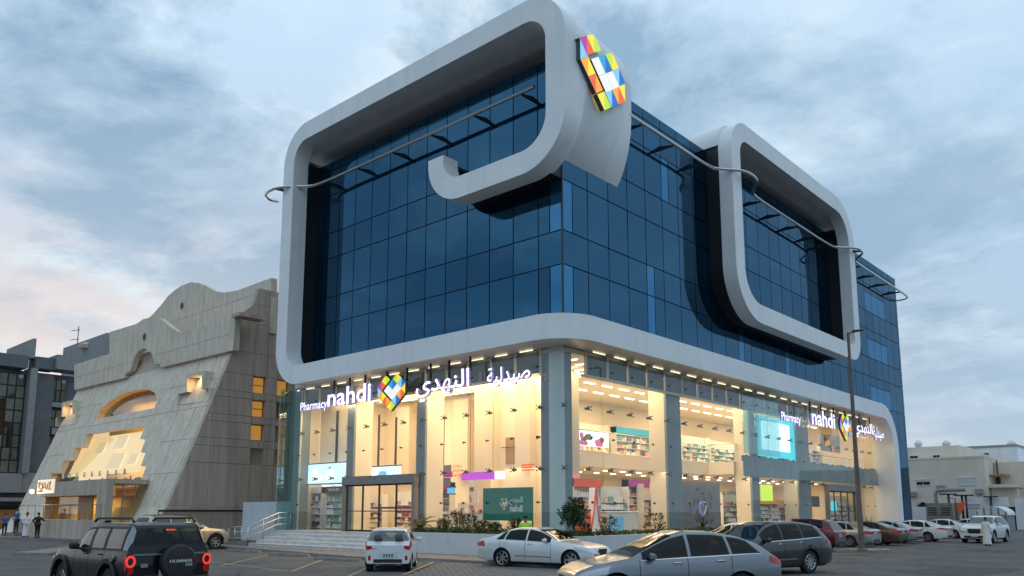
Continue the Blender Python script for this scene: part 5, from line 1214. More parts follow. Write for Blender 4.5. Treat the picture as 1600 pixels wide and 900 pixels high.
q = MB(); A = hx(1439, 796); q.prism([(hx(1431).x + (hx(1449).x - hx(1431).x) * t / 10, hx(1440, 793).z - (0 if 0 < t < 10 else 1.0) + .7 * math.sin(math.pi * t / 10)) for t in range(11)], HY - .06, HY - .01, 'y'); q.build('arched_window', 'window_dark', H1)
for k in range(6): q = MB(); x = hx(1432.5 + 3 * k).x; q.box(x - .04, x + .04, HY - .12, HY - .07, hx(1440, 793).z - 1, hx(1440, 793).z + .5); q.build('window_bar', 'steel_dark', H1)
for px, py in ((1470, 762), (1530, 768), (1426, 772)):
    p = ony(px, py, HY - .3); q = MB(); q.bbox((p.x, HY - .3, p.z), (.9, .5, .65), .05); q.build('air_conditioner', 'office_pale', H1)
# side wing with a canopy
H2 = thing('side_wing', 'beige side wing with a flat canopy and dark timber beams right of the plain house', 'house', (x1 + 3, HY + 6, .3))
q = MB(); q.box(x1 + .06, x1 + 8, HY + 5, HY + 16, 0, ony(1570, 722, HY + 5).z); q.build('wall', 'house_beige', H2)
A, B = ony(1541, 762, HY + 1), ony(1588, 756, HY + 1); q = MB(); q.box(A.x, B.x, HY + 1, HY + 5, A.z, B.z); q.build('canopy', 'house_beige', H2)
q = MB(); q.box(A.x + .3, B.x - .2, HY + 2, HY + 5, 0, A.z); q.build('porch_wall', 'house_beige', H2)
for k in range(5): q = MB(); x = ony(1545 + k * 6, 742, HY + 2).x; q.box(x - .12, x + .12, HY + 2, HY + 5, ony(1545, 744, HY + 2).z, ony(1545, 741, HY + 2).z); q.build('beam', 'wood', H2)
for px in (1545, 1557): A_, B_ = ony(px, 756, HY + 4.95), ony(px + 6, 746, HY + 4.95); q = MB(); q.box(A_.x, B_.x, HY + 4.9, HY + 4.98, A_.z, B_.z); q.build('window', 'window_dark', H2)
q = MB(); q.tube([(x1 + .4, HY + 4.9, 0), (x1 + .4, HY + 4.9, ony(1562, 718, HY + 4.9).z)], .08, 5); q.build('downpipe', 'steel_dark', H2)
H3 = thing('white_house', 'white flat roofed house standing behind the beige house', 'house', (ony(1530, 720, 102).x, 102, .3))
A, B = ony(1482, 710, 102), ony(1588, 694, 102); q = MB(); q.box(A.x, B.x, 102, 116, 0, B.z - .3); q.build('wall', 'house_white', H3); q = MB(); q.box(A.x - .1, B.x + .1, 101.9, 116, B.z - .3, B.z); q.build('parapet', 'office_pale', H3)
hwin(1500, 709, 1513, 713, 0, 102, None, H3); hwin(1538, 707.5, 1545, 711, 0, 102, None, H3)
for px in (1432, 1476, 1578): p = ony(px, 696, 103); q = MB(); q.lathe([(0, 0), (.5, .1), (.6, .6), (.3, 1.0), (0, 1.05)], 10, (p.x, 104, ony(px, 697, 104).z - .2)); q.build('roof_tank', 'house_white', H3 if px > 1440 else H1)
H4 = thing('far_house', 'pale low house at the right edge behind the white wall', 'house', (ony(1600, 740, 96).x + 4, 96, .3))
A = ony(1585, 728, 96); q = MB(); q.box(A.x, A.x + 30, 96, 110, 0, A.z); q.build('wall', 'house_beige', H4); q = MB(); q.box(A.x - .1, A.x + 30, 95.9, 110, A.z, A.z + .3); q.build('parapet', 'house_white', H4)
hwin(1590, 748, 1597, 756, 0, 96, None, H4)
LW = thing('yard_wall', 'white boundary wall with a metal gate behind the white off roader', 'wall', (ony(1540, 800, 78).x, 78, 0))
A, B = ony(1512, 800, 78), ony(1574, 777, 78); q = MB(); q.box(A.x, B.x, 78, 78.3, 0, B.z); q.build('wall_panel', 'house_white', LW)
A2 = ony(1586, 790, 78); q = MB(); q.box(A2.x, A2.x + 30, 78, 78.3, 0, ony(1590, 779, 78).z); q.build('wall_panel', 'house_white', LW)
q = MB(); q.box(B.x, A2.x, 78.1, 78.2, 0, ony(1580, 792, 78).z); q.build('gate', 'window_dark', LW)
q = MB(); C_ = ony(1420, 800, 79), ony(1449, 792, 79); q.box(C_[0].x - 3, C_[1].x, 79, 79.3, 0, C_[1].z); q.build('wall_panel', 'house_white', LW)
hwin(1514, 788, 1530, 792, 1, 78, None, LW)
RB_ = thing('utility_cabinet', 'weathered brown metal utility cabinet beside the pharmacy end wall', 'cabinet', (ony(1469, 805, 74).x, 74, 0))
A, B = ony(1448, 812, 74), ony(1487, 786, 74); q = MB(); q.box(A.x, B.x, 74, 77, 0, B.z); q.build('body', 'rust_box', RB_)
for k in range(2):
    a = A.x + .15 + k * (B.x - A.x) / 2; q = MB(); q.box(a, a + (B.x - A.x) / 2 - .3, 73.94, 74, .3, B.z - .2); d = q.build('door', 'rust_box', RB_)
    for j in range(4): q = MB(); q.box(a + .1, a + (B.x - A.x) / 2 - .4, 73.9, 73.94, B.z - .6 - j * .25, B.z - .5 - j * .25); q.build('louvre', 'steel_dark', RB_)
def lamppost(px, pyt, Y, lab, arm, flag=False):
    b = ony(px, 812, Y); zt = ony(px, pyt, Y).z; t = thing('street_light', lab, 'street light', (b.x, Y, 0), 0, 'short lamp posts in the yard')
    q = MB(); q.tube([(0, 0, 0), (0, 0, zt)], .13, 7); q.build('post', 'steel_dark', t, False); q = MB(); q.box(-arm, arm, -.2, .2, zt, zt + .14); q.build('lamp_head', 'steel_dark', t, False)
    return t
lamppost(1485, 773, 76, 'dark T shaped lamp post at the right end of the brown cabinet', .9); lamppost(1506, 775, 76, 'first of the paired dark lamp posts in the yard', .8); lamppost(1512, 775, 77, 'second of the paired dark lamp posts in the yard, nearer the white wall', .8); lamppost(1551, 777, 77.6, 'dark lamp post against the white yard wall', .7)
p = ony(1457, 785, 76); DT = thing('vent_pipe', 'bent grey ventilation duct standing behind the brown cabinet', 'duct', (p.x, 77.5, 0)); q = MB(); z = ony(1457, 766, 77.5).z; q.tube([(p.x, 77.5, 0), (p.x, 77.5, z - .4), (p.x + .2, 77.5, z - .1), (p.x + .6, 77.5, z), (p.x + 3.2, 77.5, z)], .22, 9); q.build('duct', 'office_pale', DT)
p = ony(1493, 790, 73); FG = thing('flag', 'small red and white flag hanging from a bent pole', 'flag', (p.x, 73, 0)); q = MB(); z = ony(1493, 779, 73).z; q.tube([(p.x, 73, 0), (p.x, 73, z), (p.x - .9, 73, z + .1)], .05, 5); q.build('pole', 'steel_dark', FG)
q = MB(); q.add([(p.x + .0, 73, z - .5), (p.x + 1.1, 73, z - .4), (p.x + .35, 73.1, z - 1.9)], [(0, 1, 2)]); q.build('cloth', 'print_red', FG)
p = ony(1549, 800, 70); TK = thing('arched_shelter', 'pale rounded corrugated shelter behind the white off roader', 'shelter', (p.x, 70, 0))
R_ = (ony(1574, 800, 70).x - ony(1524, 800, 70).x) / 2; zc_ = ony(1549, 805, 70).z; q = MB(); q.prism([(p.x + R_ * math.cos(math.pi * k / 14), zc_ + R_ * .62 * math.sin(math.pi * k / 14)) for k in range(15)], 70, 74, 'y', 0, True); q.build('roof', 'house_white', TK)
for k in range(5): q = MB(); x = p.x + R_ * (-.9 + .45 * k); q.box(x - .06, x + .06, 69.9, 70, 0, zc_ + R_ * .6 * math.sqrt(max(0, 1 - ((x - p.x) / R_) ** 2))); q.build('rib', 'rust_box', TK)
q = MB(); q.box(p.x - R_ + .1, p.x + R_ - .1, 70.05, 73.9, 0, zc_); q.build('body', 'office_pale', TK)
# street lamp in front of the side shopfront
LB = onz(1347, 862, .14); LPt = thing('street_lamp', 'tall brown tapering street lamp post on the kerb island', 'street lamp', (LB.x, LB.y, .14))
dd = Vector((LB.x - CAM.x, LB.y - CAM.y, 0)); Dp = dd.length
def lz(px, py): d = ray(px, py); t = Dp / math.hypot(d.x, d.y); return CAM.z + d.z * t
mat('pole_paint', (.14, .115, .10), .6, var=.2, vscale=2)
zt = lz(1327, 524); q = MB(); q.tube([(0, 0, 0), (0, 0, zt * .5), (0, 0, zt)], [.13, .10, .065], 10); q.build('pole', 'pole_paint', LPt, False); q = MB(); q.lathe([(0, 0), (.24, 0), (.24, .12), (.15, .16), (.14, .9), (0, .9)], 10); q.build('base', 'pole_paint', LPt, False)
q = MB(); q.tube([(0, 0, zt - .05), (.25, .08, zt + .02), (.5, .16, zt + .04)], .04, 6); ar_ = q.build('arm', 'pole_paint', LPt, False); q = MB(); q.bbox((.42, .14, zt + .06), (.5, .2, .09), .02, .3); q.build('lamp_head', 'steel_dark', LPt, False)

# ------------------------------------------------------------------ vehicles
import numpy as np
def paint(name, c, metal=.3, rough=.32):
    return mat(name, c, rough, metal, var=.03, vscale=2, coat=.7, spec=.5)
mat('paint_black', (.005, .007, .009), .25, 0, var=.03, coat=.25, spec=.25); paint('paint_white', (.72, .74, .75), 0, .3); paint('paint_silver', (.42, .44, .46), .65, .3); paint('paint_bluegrey', (.20, .225, .25), .6, .3)
paint('paint_graphite', (.055, .055, .058), .6, .3); paint('paint_maroon', (.085, .008, .010), .4, .3); paint('paint_brown', (.12, .075, .045), .55, .3); paint('paint_gold', (.48, .42, .34), .5, .32); paint('paint_pearl', (.66, .68, .69), .2, .3)
m = mat('car_glass', (.012, .015, .018), .04, 0, var=0, spec=.6); mat('car_glass_red_refl', (.06, .018, .03), .05, 0, var=0, spec=.6); mat('car_glass_pale_refl', (.10, .13, .13), .05, 0, var=0, spec=.6)  # red and pale versions carry a reflection in their base colour
mat('trim', (.014, .014, .015), .55, var=.1); mat('tyre', (.012, .012, .013), .8, var=.15, vscale=8); mat('rim', (.45, .46, .48), .28, .9, var=.03); mat('chrome', (.62, .63, .64), .12, 1, var=0); mat('lens_clear', (.45, .48, .5), .08, .2, var=.1); mat('arch', (.008, .008, .009), .9, var=0)
m = mat('lens_red', (.22, .008, .008), .12, 0, var=.05, emis=(.5, .01, .005), estr=.12); emit('brake_red', (1.0, .05, .035), .55); mat('plate', (.62, .62, .58), .5, var=.05); mat('plate_ink', (.05, .05, .05), .6); mat('seat', (.06, .055, .05), .8)
mat('cloth_pale', (.35, .33, .32), .8, var=.1)
mat('seam', (.004, .004, .004), .8, var=0)
glass('hatch_glass', (.55, .62, .60), .07); glass('tint_glass', (.11, .135, .14), -.025); glass('tint_glass_red_refl', (.30, .14, .18), -.01); mat('cabin', (.03, .03, .03), .8, var=.1); mat('seat_grey', (.10, .095, .09), .8, var=.1)  # the red tint paints a reflection into the saloon windscreen
def sampler(pts, L_, blur):
    p = np.array(pts, float); x = np.arange(-.6, L_ + .6, .01); y = np.interp(x, p[:, 0], p[:, 1])
    k = max(1, int(blur / .01)); ker = np.ones(k) / k; y2 = np.convolve(np.pad(y, k, 'edge'), ker, 'same')[k:-k]
    return lambda s: float(np.interp(s, x, y2))
CR = [(0, 0), (.80, .0)]
class Body:
    """car body as one continuous skin: s runs from nose to tail, k round the half section"""
    def __init__(b, S):
        b.S = S; L_, W_ = S['L'], S['W']; b.L = L_; b.W = W_
        b.top = sampler(S['top'], L_, S.get('blur', .10)); b.belt = sampler(S['belt'], L_, .2)
        g = S['gc']; b.bot = sampler([(0, g + .10), (.45, g), (L_ - .5, g), (L_, g + .12)], L_, .2)
        b.nose, b.tail = S.get('nose', .22), S.get('tail', .14)
    def hw(b, s):
        L_ = b.L; w = b.W / 2; a = max(0, 1 - s / .75); c = max(0, 1 - (L_ - s) / .7)
        return w * (1 - b.nose * a ** 2.4 - b.tail * c ** 2.4) * (1 - .015 * max(0, 1 - s / 1.8))
    def ctrl(b, s):
        w = b.hw(s); z0 = b.bot(s); zt = b.top(s); zb = min(b.belt(s), zt - .015); G = zt - zb; h = zb - z0
        t = min(1, G / .42); t = t * t * (3 - 2 * t); tb = b.S.get('tumble', .24); wr = w * (.90 - tb * t + .02); sq = b.S.get('square', 0)
        return [(0, z0), (w * .80, z0), (w * .94, z0 + .05 * min(1, h)), (w * .985, z0 + h * .30), (w, z0 + h * .58), (w * .985, z0 + h * .86), (w * .945, zb),
                ((w * .945 + wr) / 2 + .02 * t * w, zb + G * .5), (wr, zb + G * (.90 + .04 * sq)), (wr * (.80 + .08 * sq), zb + G * .985), (0, zt)]
    def P(b, s, k, sg=1):
        c = b.ctrl(s); k = max(0, min(9.999, k)); i = int(k); u = k - i
        p0, p1, p2, p3 = c[max(i - 1, 0)], c[i], c[i + 1], c[min(i + 2, 10)]
        if i == 9: p3 = (-p1[0], p1[1])
        f = lambda a, b_, c_, d: .5 * (2 * b_ + (c_ - a) * u + (2 * a - 5 * b_ + 4 * c_ - d) * u * u + (3 * b_ - 3 * c_ + d - a) * u ** 3)
        tz = .75
        y = f(*[q[0] for q in (p0, p1, p2, p3)]) * tz + (p1[0] + (p2[0] - p1[0]) * u) * (1 - tz); z = f(*[q[1] for q in (p0, p1, p2, p3)]) * tz + (p1[1] + (p2[1] - p1[1]) * u) * (1 - tz)
        return Vector((b.L / 2 - s, y * sg, z))
    def N(b, s, k, sg=1):
        e = .02; d1 = b.P(s + e, k, sg) - b.P(s - e, k, sg); d2 = b.P(s, min(9.99, k + .1), sg) - b.P(s, k - .1, sg); n = d1.cross(d2)
        if n.length < 1e-9: return Vector((0, 0, 1))
        n.normalize(); c = b.P(s, k, sg); return n if n.dot(Vector((0, c.y, c.z - .6))) > 0 else -n
    def patch(b, mb, s0, s1, k0, k1, off=.006, sg=1, ns=8, nk=4, mi=0, s0b=None, s1b=None):
        """curved panel lying on the skin; s0b/s1b give slanting ends"""
        vs = []
        for i in range(nk + 1):
            t = i / nk; k = k0 + (k1 - k0) * t; a = s0 + ((s0b if s0b is not None else s0) - s0) * t; c = s1 + ((s1b if s1b is not None else s1) - s1) * t
            for j in range(ns + 1): s = a + (c - a) * j / ns; vs.append(b.P(s, k, sg) + b.N(s, k, sg) * off)
        mb.add(vs, [(i * (ns + 1) + j, i * (ns + 1) + j + 1, (i + 1) * (ns + 1) + j + 1, (i + 1) * (ns + 1) + j) for i in range(nk) for j in range(ns)], mi, True); return mb
    def across(b, mb, s0, s1, kk=8.25, off=.007, ns=6, mi=0):
        vs = []; ks = [(kk + (10 - kk) * i / 5, 1) for i in range(6)] + [(10 - (10 - kk) * i / 5, -1) for i in range(1, 6)]
        for j in range(ns + 1):
            s = s0 + (s1 - s0) * j / ns
            for k, sg in ks:
                kq = min(k, 9.95); vs.append(b.P(s, k if k < 9.999 else 9.999, sg) + b.N(s, kq, sg) * off)
        m_ = len(ks); mb.add(vs, [(j * m_ + i, j * m_ + i + 1, (j + 1) * m_ + i + 1, (j + 1) * m_ + i) for j in range(ns) for i in range(m_ - 1)], mi, True); return mb
def make_car(name, label, cat, S, pm, pos, head, group=None):
    t = thing(name, label, cat, pos, head, group); B = Body(S); L_, W_ = S['L'], S['W']; fo, wb, wr = S['fo'], S['wb'], S['wr']
    bp = lambda mb, n, m_, p=t, **k: mb.build(n, m_, p, False, **k)
    # skin
    ss = sorted(set([0, .012, .03, .06, .10] + list(np.arange(.15, L_ - .14, .055)) + [L_ - .10, L_ - .06, L_ - .03, L_ - .012, L_] + [p[0] for p in S['top']] + [S['ws'][0] + .08, S['ws'][1] - .02, S['rw'][0], S['rw'][1] - .03] + [q_[0] + e_ for q_ in S['dlo'] for e_ in (-.05, .05)]))
    ks = list(np.arange(0, 10.01, 1 / 3)); ks[-1] = 9.999
    half = [(k, 1) for k in ks] + [(k, -1) for k in reversed(ks[1:-1])]
    bm = bmesh.new(); rows = []
    vmap = {}
    for s in ss:
        rows.append([bm.verts.new(B.P(s, k, sg)) for k, sg in half])
        for v, (k, sg) in zip(rows[-1], half): vmap[v] = (s, k)
    m_ = len(half); clad = S.get('clad', 0)
    for i in range(len(rows) - 1):
        for j in range(m_):
            f = bm.faces.new((rows[i][j], rows[i][(j + 1) % m_], rows[i + 1][(j + 1) % m_], rows[i + 1][j])); f.smooth = True
    for r_ in (rows[0], rows[-1]): bm.faces.new(r_)
    Ra = wr + S.get('arch', .055); cxs = [L_ / 2 - fo, L_ / 2 - fo - wb]
    # wheel openings: skin inside the circle is cut away and its rim drawn onto the circle
    kill = []
    for f in bm.faces:
        c = f.calc_center_median()
        if abs(c.y) > W_ * .30 and len(f.verts) < 6:
            for cx in cxs:
                if math.hypot(c.x - cx, c.z - wr) < Ra: kill.append(f); break
    bmesh.ops.delete(bm, geom=kill, context='FACES')
    see = S.get('see')
    if see:
        d = S['dlo']; cut = []
        for f in bm.faces:
            if len(f.verts) > 4: continue
            sk_ = [vmap[v] for v in f.verts]
            kk = [k for _, k in sk_]; s_ = [s for s, _ in sk_]
            if min(kk) >= 6.3 and max(kk) <= 7.7:
                for i in range(len(d) - 1):
                    if all(d[i][0] + .05 + d[i][1] * (k - 6.14) / 1.72 <= s <= d[i + 1][0] - .05 + d[i + 1][1] * (k - 6.14) / 1.72 for s, k in sk_): cut.append(f); break
            elif min(kk) >= 8.3 and (S['ws'][0] + .08 <= min(s_) and max(s_) <= S['ws'][1] - .02 or S['rw'][0] + .0 <= min(s_) and max(s_) <= S['rw'][1] - .03): cut.append(f)
        bmesh.ops.delete(bm, geom=cut, context='FACES')
    for e in bm.edges:
        if e.is_boundary:
            for v in e.verts:
                if v.co.z > wr + Ra + .10: continue
                for cx in cxs:
                    d = math.hypot(v.co.x - cx, v.co.z - wr)
                    if .3 * Ra < d < Ra + .14 and v.co.z > S['gc'] + .015: v.co.x = cx + (v.co.x - cx) * Ra / d; v.co.z = wr + (v.co.z - wr) * Ra / d
    for f in bm.faces:
        c = f.calc_center_median()
        f.material_index = 1 if c.z < S['gc'] + .035 + clad or (clad and abs(c.y) > W_ * .4 and any(math.hypot(c.x - cx, c.z - wr) < Ra + .075 for cx in cxs)) else 0
    for v in [v for v in bm.verts if not v.link_faces]: bm.verts.remove(v)
    bmesh.ops.recalc_face_normals(bm, faces=bm.faces)
    for e in bm.edges:
        if len(e.link_faces) == 2 and e.calc_face_angle(0) > .75: e.smooth = False
    me = bpy.data.meshes.new('body'); bm.to_mesh(me); bm.free(); me.materials.append(MATS[pm]); me.materials.append(MATS['trim']); link('body', me, t, False)
    # wheel housings and wheels
    q = MB()
    for cx in cxs:
        for sg in (1, -1):
            w_ = B.hw(L_ / 2 - cx) * .97; vs = []
            for i in range(15):
                a = math.pi * (-.08 + 1.16 * i / 14); x, z = cx + Ra * math.cos(a), wr + Ra * math.sin(a); vs += [(x, sg * w_, z), (x, sg * (w_ - .34), z)]
            q.add(vs, [(2 * i, 2 * i + 1, 2 * i + 3, 2 * i + 2) for i in range(14)], 0, True); q.add([vs[2 * i + 1] for i in range(15)], [tuple(range(15))])
    q.box(-L_ / 2 + .3, L_ / 2 - .3, -W_ * .36, W_ * .36, S['gc'] + .02, S['gc'] + .10); bp(q, 'underbody', 'arch')
    tw = S.get('tw', .22); Rr = wr * S.get('rimk', .68); ns_ = S.get('spokes', 5)
    ty = MB(); ty.lathe([(Rr * .96, -tw / 2 + .02), (Rr, -tw / 2), (wr * .93, -tw / 2), (wr * .985, -tw / 2 + .02), (wr, -tw * .3), (wr, tw * .3), (wr * .985, tw / 2 - .02), (wr * .93, tw / 2), (Rr, tw / 2), (Rr * .96, tw / 2 - .02)], 26, axis='y')
    rm = MB(); rm.lathe([(Rr * .99, tw / 2 - .01), (Rr * .93, tw / 2 + .004), (Rr * .88, tw / 2 - .02), (Rr * .86, tw / 2 - .09), (0, tw / 2 - .09)], 24, axis='y', mi=1); rm.lathe([(Rr * .99, tw / 2 - .01), (Rr * .93, tw / 2 + .006), (Rr * .87, tw / 2 - .01)], 24, axis='y', mi=0); rm.lathe([(.0, tw / 2 + .0), (Rr * .2, tw / 2 - .004), (Rr * .24, tw / 2 - .05)], 12, axis='y')
    for i in range(ns_):
        a = 2 * math.pi * i / ns_; d = Vector((math.cos(a), 0, math.sin(a))); n_ = Vector((-math.sin(a), 0, math.cos(a))); o_ = Vector((0, tw / 2 - .012, 0)); i0, i1 = Rr * .12, Rr * .9; w0, w1 = Rr * .13, Rr * .10
        rm.add([d * i0 - n_ * w0 + o_, d * i1 - n_ * w1 + o_ + Vector((0, .006, 0)), d * i1 + n_ * w1 + o_ + Vector((0, .006, 0)), d * i0 + n_ * w0 + o_] + [p + Vector((0, -.04, 0)) for p in (d * i0 - n_ * w0 + o_, d * i1 - n_ * w1 + o_, d * i1 + n_ * w1 + o_, d * i0 + n_ * w0 + o_)], [(0, 1, 2, 3), (0, 4, 5, 1), (2, 6, 7, 3), (1, 5, 6, 2)])
    tyd = rmd = None
    for cx in cxs:
        for sg in (1, -1):
            if tyd is None: w0 = ty.build('wheel', 'tyre', t, False); r0 = rm.build('rim', ['rim' if not S.get('darkrim') else 'trim', 'arch'], w0, False); tyd, rmd = w0.data, r0.data
            else: w0 = link('wheel', tyd, t, False); r0 = link('rim', rmd, w0, False)
            w0.location = (cx, sg * (W_ / 2 - tw / 2 - S.get('wtuck', .035)), wr); w0.rotation_euler = (0, rnd.uniform(0, 6), 0) if sg > 0 else (0, rnd.uniform(0, 6), math.pi)
    # glazing
    gl = S.get('glass', 'tint_glass' if see else 'car_glass'); wsb, wst = S['ws']; rwt, rwb = S['rw']
    q = MB(); B.across(q, wsb + .02, wst, S.get('wsk', 8.15), ns=8); bp(q, 'windscreen', (S.get('wsg', gl) if not see else S.get('wss', 'tint_glass')))
    q = MB(); B.across(q, rwt, rwb - .02, S.get('rwk', 8.15), ns=8); bp(q, 'rear_window', (S.get('rwg', gl) if not see else S.get('rws', 'tint_glass')))
    for sg in (1, -1):
        d = S['dlo']; k0, k1 = 6.14, S.get('dk', 7.86)
        for i in range(len(d) - 1):
            a, c, sa, sc = d[i][0], d[i + 1][0], d[i][1], d[i + 1][1]
            q = MB(); B.patch(q, a + .035, c - .035, k0, k1, .007, sg, 10, 5, 0, a + .035 + sa, c - .035 + sc); bp(q, 'side_window', S.get('sg', gl) if not see else S.get('sgs', 'tint_glass'))
        if S.get('chrome'):
            q = MB(); B.patch(q, d[0][0], d[-1][0], 6.0, 6.10, .010, sg, 20, 1); bp(q, 'window_trim', 'chrome')
        # door gaps, handles, sill strip
        for sx in S['seams']: q = MB(); B.patch(q, sx - .006, sx + .006, 2.3, 6.05, .003, sg, 1, 10); bp(q, 'door_gap', 'seam')
        for sx in S['handles']:
            p = B.P(sx, 5.25, sg); q = MB(); q.bbox((p.x, p.y + sg * .012, p.z), (.20, .035, .035), .012); bp(q, 'door_handle', 'chrome' if S.get('chrome') else pm)
        if S.get('strip'): q = MB(); B.patch(q, S['ws'][0] + .2, L_ - fo - .9, 3.0, 3.18, .012, sg, 14, 1); bp(q, 'side_strip', S['strip'])
        # mirror
        p = B.P(wsb + .42, 6.1, sg); q = MB(); q.bbox((p.x + .02, p.y + sg * .13, p.z + .07), (.13, .22, .15), .04); q.obox((p.x, p.y + sg * .02, p.z + .01), (.06, .12, .04)); bp(q, 'mirror', S.get('mirror', pm))
        # lamps wrapped into the skin
        hl = S['hl']; q = MB(); B.patch(q, hl[0], hl[1], hl[2], hl[3], .008, sg, 8, 4, 0, hl[0], hl[1] + hl[4]); bp(q, 'headlight', 'lens_clear')
        tl = S['tl']; q = MB(); B.patch(q, L_ - tl[0], L_ - .004, tl[1], tl[2], .010, sg, 8, 4, 0, L_ - tl[0] + tl[3], L_ - .004); xe = -L_ / 2 - .004
        we = B.hw(L_); y0, y1 = we * tl[4], we * .97; za, zb_ = B.P(L_, tl[1], 1).z, min(B.P(L_, tl[2], 1).z, B.top(L_) - .02)
        q.prism([(sg * y0, za + (zb_ - za) * .35), (sg * y1, za), (sg * y1, zb_), (sg * y0, zb_)], xe - .012, xe + .02, 'x'); bp(q, 'taillight', S.get('tlm', 'lens_red'))
        wn = B.hw(0.0); zt0 = B.top(0.0); q = MB(); q.prism([(sg * wn * .58, zt0 - .10), (sg * wn * .99, zt0 - .09), (sg * wn * .99, zt0 + .02), (sg * wn * .62, zt0 - .01)], L_ / 2 - .02, L_ / 2 + .012, 'x'); bp(q, 'headlight', 'lens_clear')
    # plates, grille, bumper insets
    q = MB(); zt = S.get('pz', (.55, .85)); q.bbox((L_ / 2 + .012, 0, zt[0]), (.02, .40 if not S.get('plw') else .4, .13), .006); bp(q, 'number_plate', 'plate'); q = MB(); q.bbox((-L_ / 2 - .015, 0, zt[1]), (.02, .44, .16), .006); pl = bp(q, 'number_plate', 'plate')
    q = MB()
    for i in range(4): q.box(-L_ / 2 - .029, -L_ / 2 - .025, -.17 + i * .09, -.12 + i * .09, zt[1] - .05, zt[1] + .045)
    bp(q, 'plate_lettering', 'plate_ink')
    gz = S.get('grille', (.52, .68, .5)); q = MB(); w_ = B.hw(.02) * gz[2]; q.prism([(-w_, gz[1]), (w_, gz[1]), (w_ * .8, gz[0]), (-w_ * .8, gz[0])], L_ / 2 - .03, L_ / 2 + .008, 'x'); bp(q, 'grille', 'trim')
    q = MB(); q.bbox((L_ / 2 + .0, 0, S['gc'] + .19), (.03, W_ * .62, .14), .01); bp(q, 'lower_intake', 'trim'); q = MB(); q.bbox((-L_ / 2 + .0, 0, S['gc'] + .20), (.03, W_ * .60, .12), .01); bp(q, 'rear_bumper_inset', 'trim')
    if see:
        zb = B.belt(L_ * .5); fl = S['gc'] + .16
        q = MB(); q.box(-L_ / 2 + .35, L_ / 2 - wsb - .1, -W_ * .40, W_ * .40, fl, fl + .12); bp(q, 'cabin_floor', 'cabin')
        q = MB(); q.bbox((L_ / 2 - wsb - .42, 0, zb - .07), (.5, W_ * .78, .22), .06); bp(q, 'dashboard', 'cabin')
        xs1 = L_ / 2 - (wsb + wst) / 2 - 1.15; xs2 = xs1 - .95
        for sy in (1, -1):
            q = MB(); q.bbox((xs1 + .2, sy * W_ * .2, fl + .30), (.5, .48, .25), .06); q.bbox((xs1 - .12, sy * W_ * .2, zb - .12), (.16, .48, .75), .06, ry=-.2); q.bbox((xs1 - .22, sy * W_ * .2, zb + .30), (.11, .27, .19), .04); bp(q, 'seat', 'seat_grey')
            q = MB(); q.bbox((xs2 - .20, sy * W_ * .22, zb + .17), (.10, .25, .18), .04); bp(q, 'head_restraint', 'seat_grey')
        q = MB(); q.bbox((xs2, 0, zb - .2), (.18, W_ * .74, .7), .06, ry=-.2); q.bbox((xs2 + .3, 0, fl + .28), (.5, W_ * .74, .22), .06); bp(q, 'rear_seat', 'seat_grey')
        if S.get('driver'):
            c = Vector((xs1 - .02, W_ * .2, zb + .02)); q = MB(); q.lathe([(.0, -.5), (.17, -.45), (.21, -.1), (.19, .06), (.08, .14), (.06, .2), (.085, .25), (.10, .34), (.09, .42), (.05, .47), (0, .48)], 12, c); bp(q, 'driver_figure', 'cloth_pale')
    if S.get('rails'):
        for sg in (1, -1):
            q = MB(); q.tube([B.P(s, 8.5, sg) + Vector((0, 0, h)) for s, h in ((wst + .25, .0), (wst + .35, .06), (rwt - .35, .06), (rwt - .2, .0))], .02, 6); bp(q, 'roof_rail', S['rails'])
    return t, B
SED = dict(L=4.85, W=1.84, gc=.19, fo=.88, wb=2.80, wr=.325, top=[(0, .52), (.03, .66), (.15, .76), (.35, .83), (1.35, .99), (2.15, 1.37), (2.5, 1.45), (3.1, 1.45), (3.55, 1.37), (4.25, 1.08), (4.7, 1.02), (4.80, .98), (4.85, .92)], belt=[(0, .60), (.3, .72), (1.3, .90), (3, .96), (4.2, 1.0), (4.85, .90)],
           ws=(1.42, 2.22), rw=(3.52, 4.2), dlo=[(1.62, .0), (2.62, -.02), (3.52, -.10), (3.98, -.28)], seams=[1.62, 2.64, 3.72], handles=[2.42, 3.42], hl=(.05, .62, 4.7, 6.0, .15), tl=(.42, 4.5, 6.0, .1, .48), pz=(.42, .80), spokes=10, dk=7.8)
def V(base, **k): d = dict(base); d.update(k); return d
SUV = dict(L=4.68, W=1.87, gc=.22, fo=.92, wb=2.75, wr=.36, top=[(0, .58), (.03, .74), (.15, .86), (.4, .97), (1.15, 1.10), (1.95, 1.53), (2.35, 1.63), (3.2, 1.64), (3.9, 1.58), (4.25, 1.50), (4.52, 1.12), (4.63, 1.02), (4.68, .95)], belt=[(0, .66), (.3, .82), (1.1, 1.0), (3, 1.08), (4.1, 1.14), (4.68, .98)],
           ws=(1.2, 2.0), rw=(4.22, 4.54), dlo=[(1.45, 0), (2.45, -.02), (3.38, -.05), (4.08, -.12)], seams=[1.42, 2.47, 3.45], handles=[2.25, 3.2], hl=(.06, .72, 4.7, 5.9, .1), tl=(.36, 5.0, 6.4, .05, .5), pz=(.48, .80), spokes=10, clad=.06, tumble=.22, nose=.2, tail=.12)
def solve(rear_px, front_x, wb, side, h0, z=0.0, rngd=50):
    """heading that carries the near-side wheels through their ground points"""
    Wp = onz(rear_px[0], rear_px[1], z); best = None
    for i in range(-rngd * 10, rngd * 10 + 1):
        a = h0 + R(i * .1); p = Wp + Vector((math.cos(a), math.sin(a), 0)) * wb; v = p - CAM; x = PX + FPX * v.dot(RT) / v.dot(FW)
        if best is None or abs(x - front_x) < best[0]: best = (abs(x - front_x), a)
    return Wp, best[1]
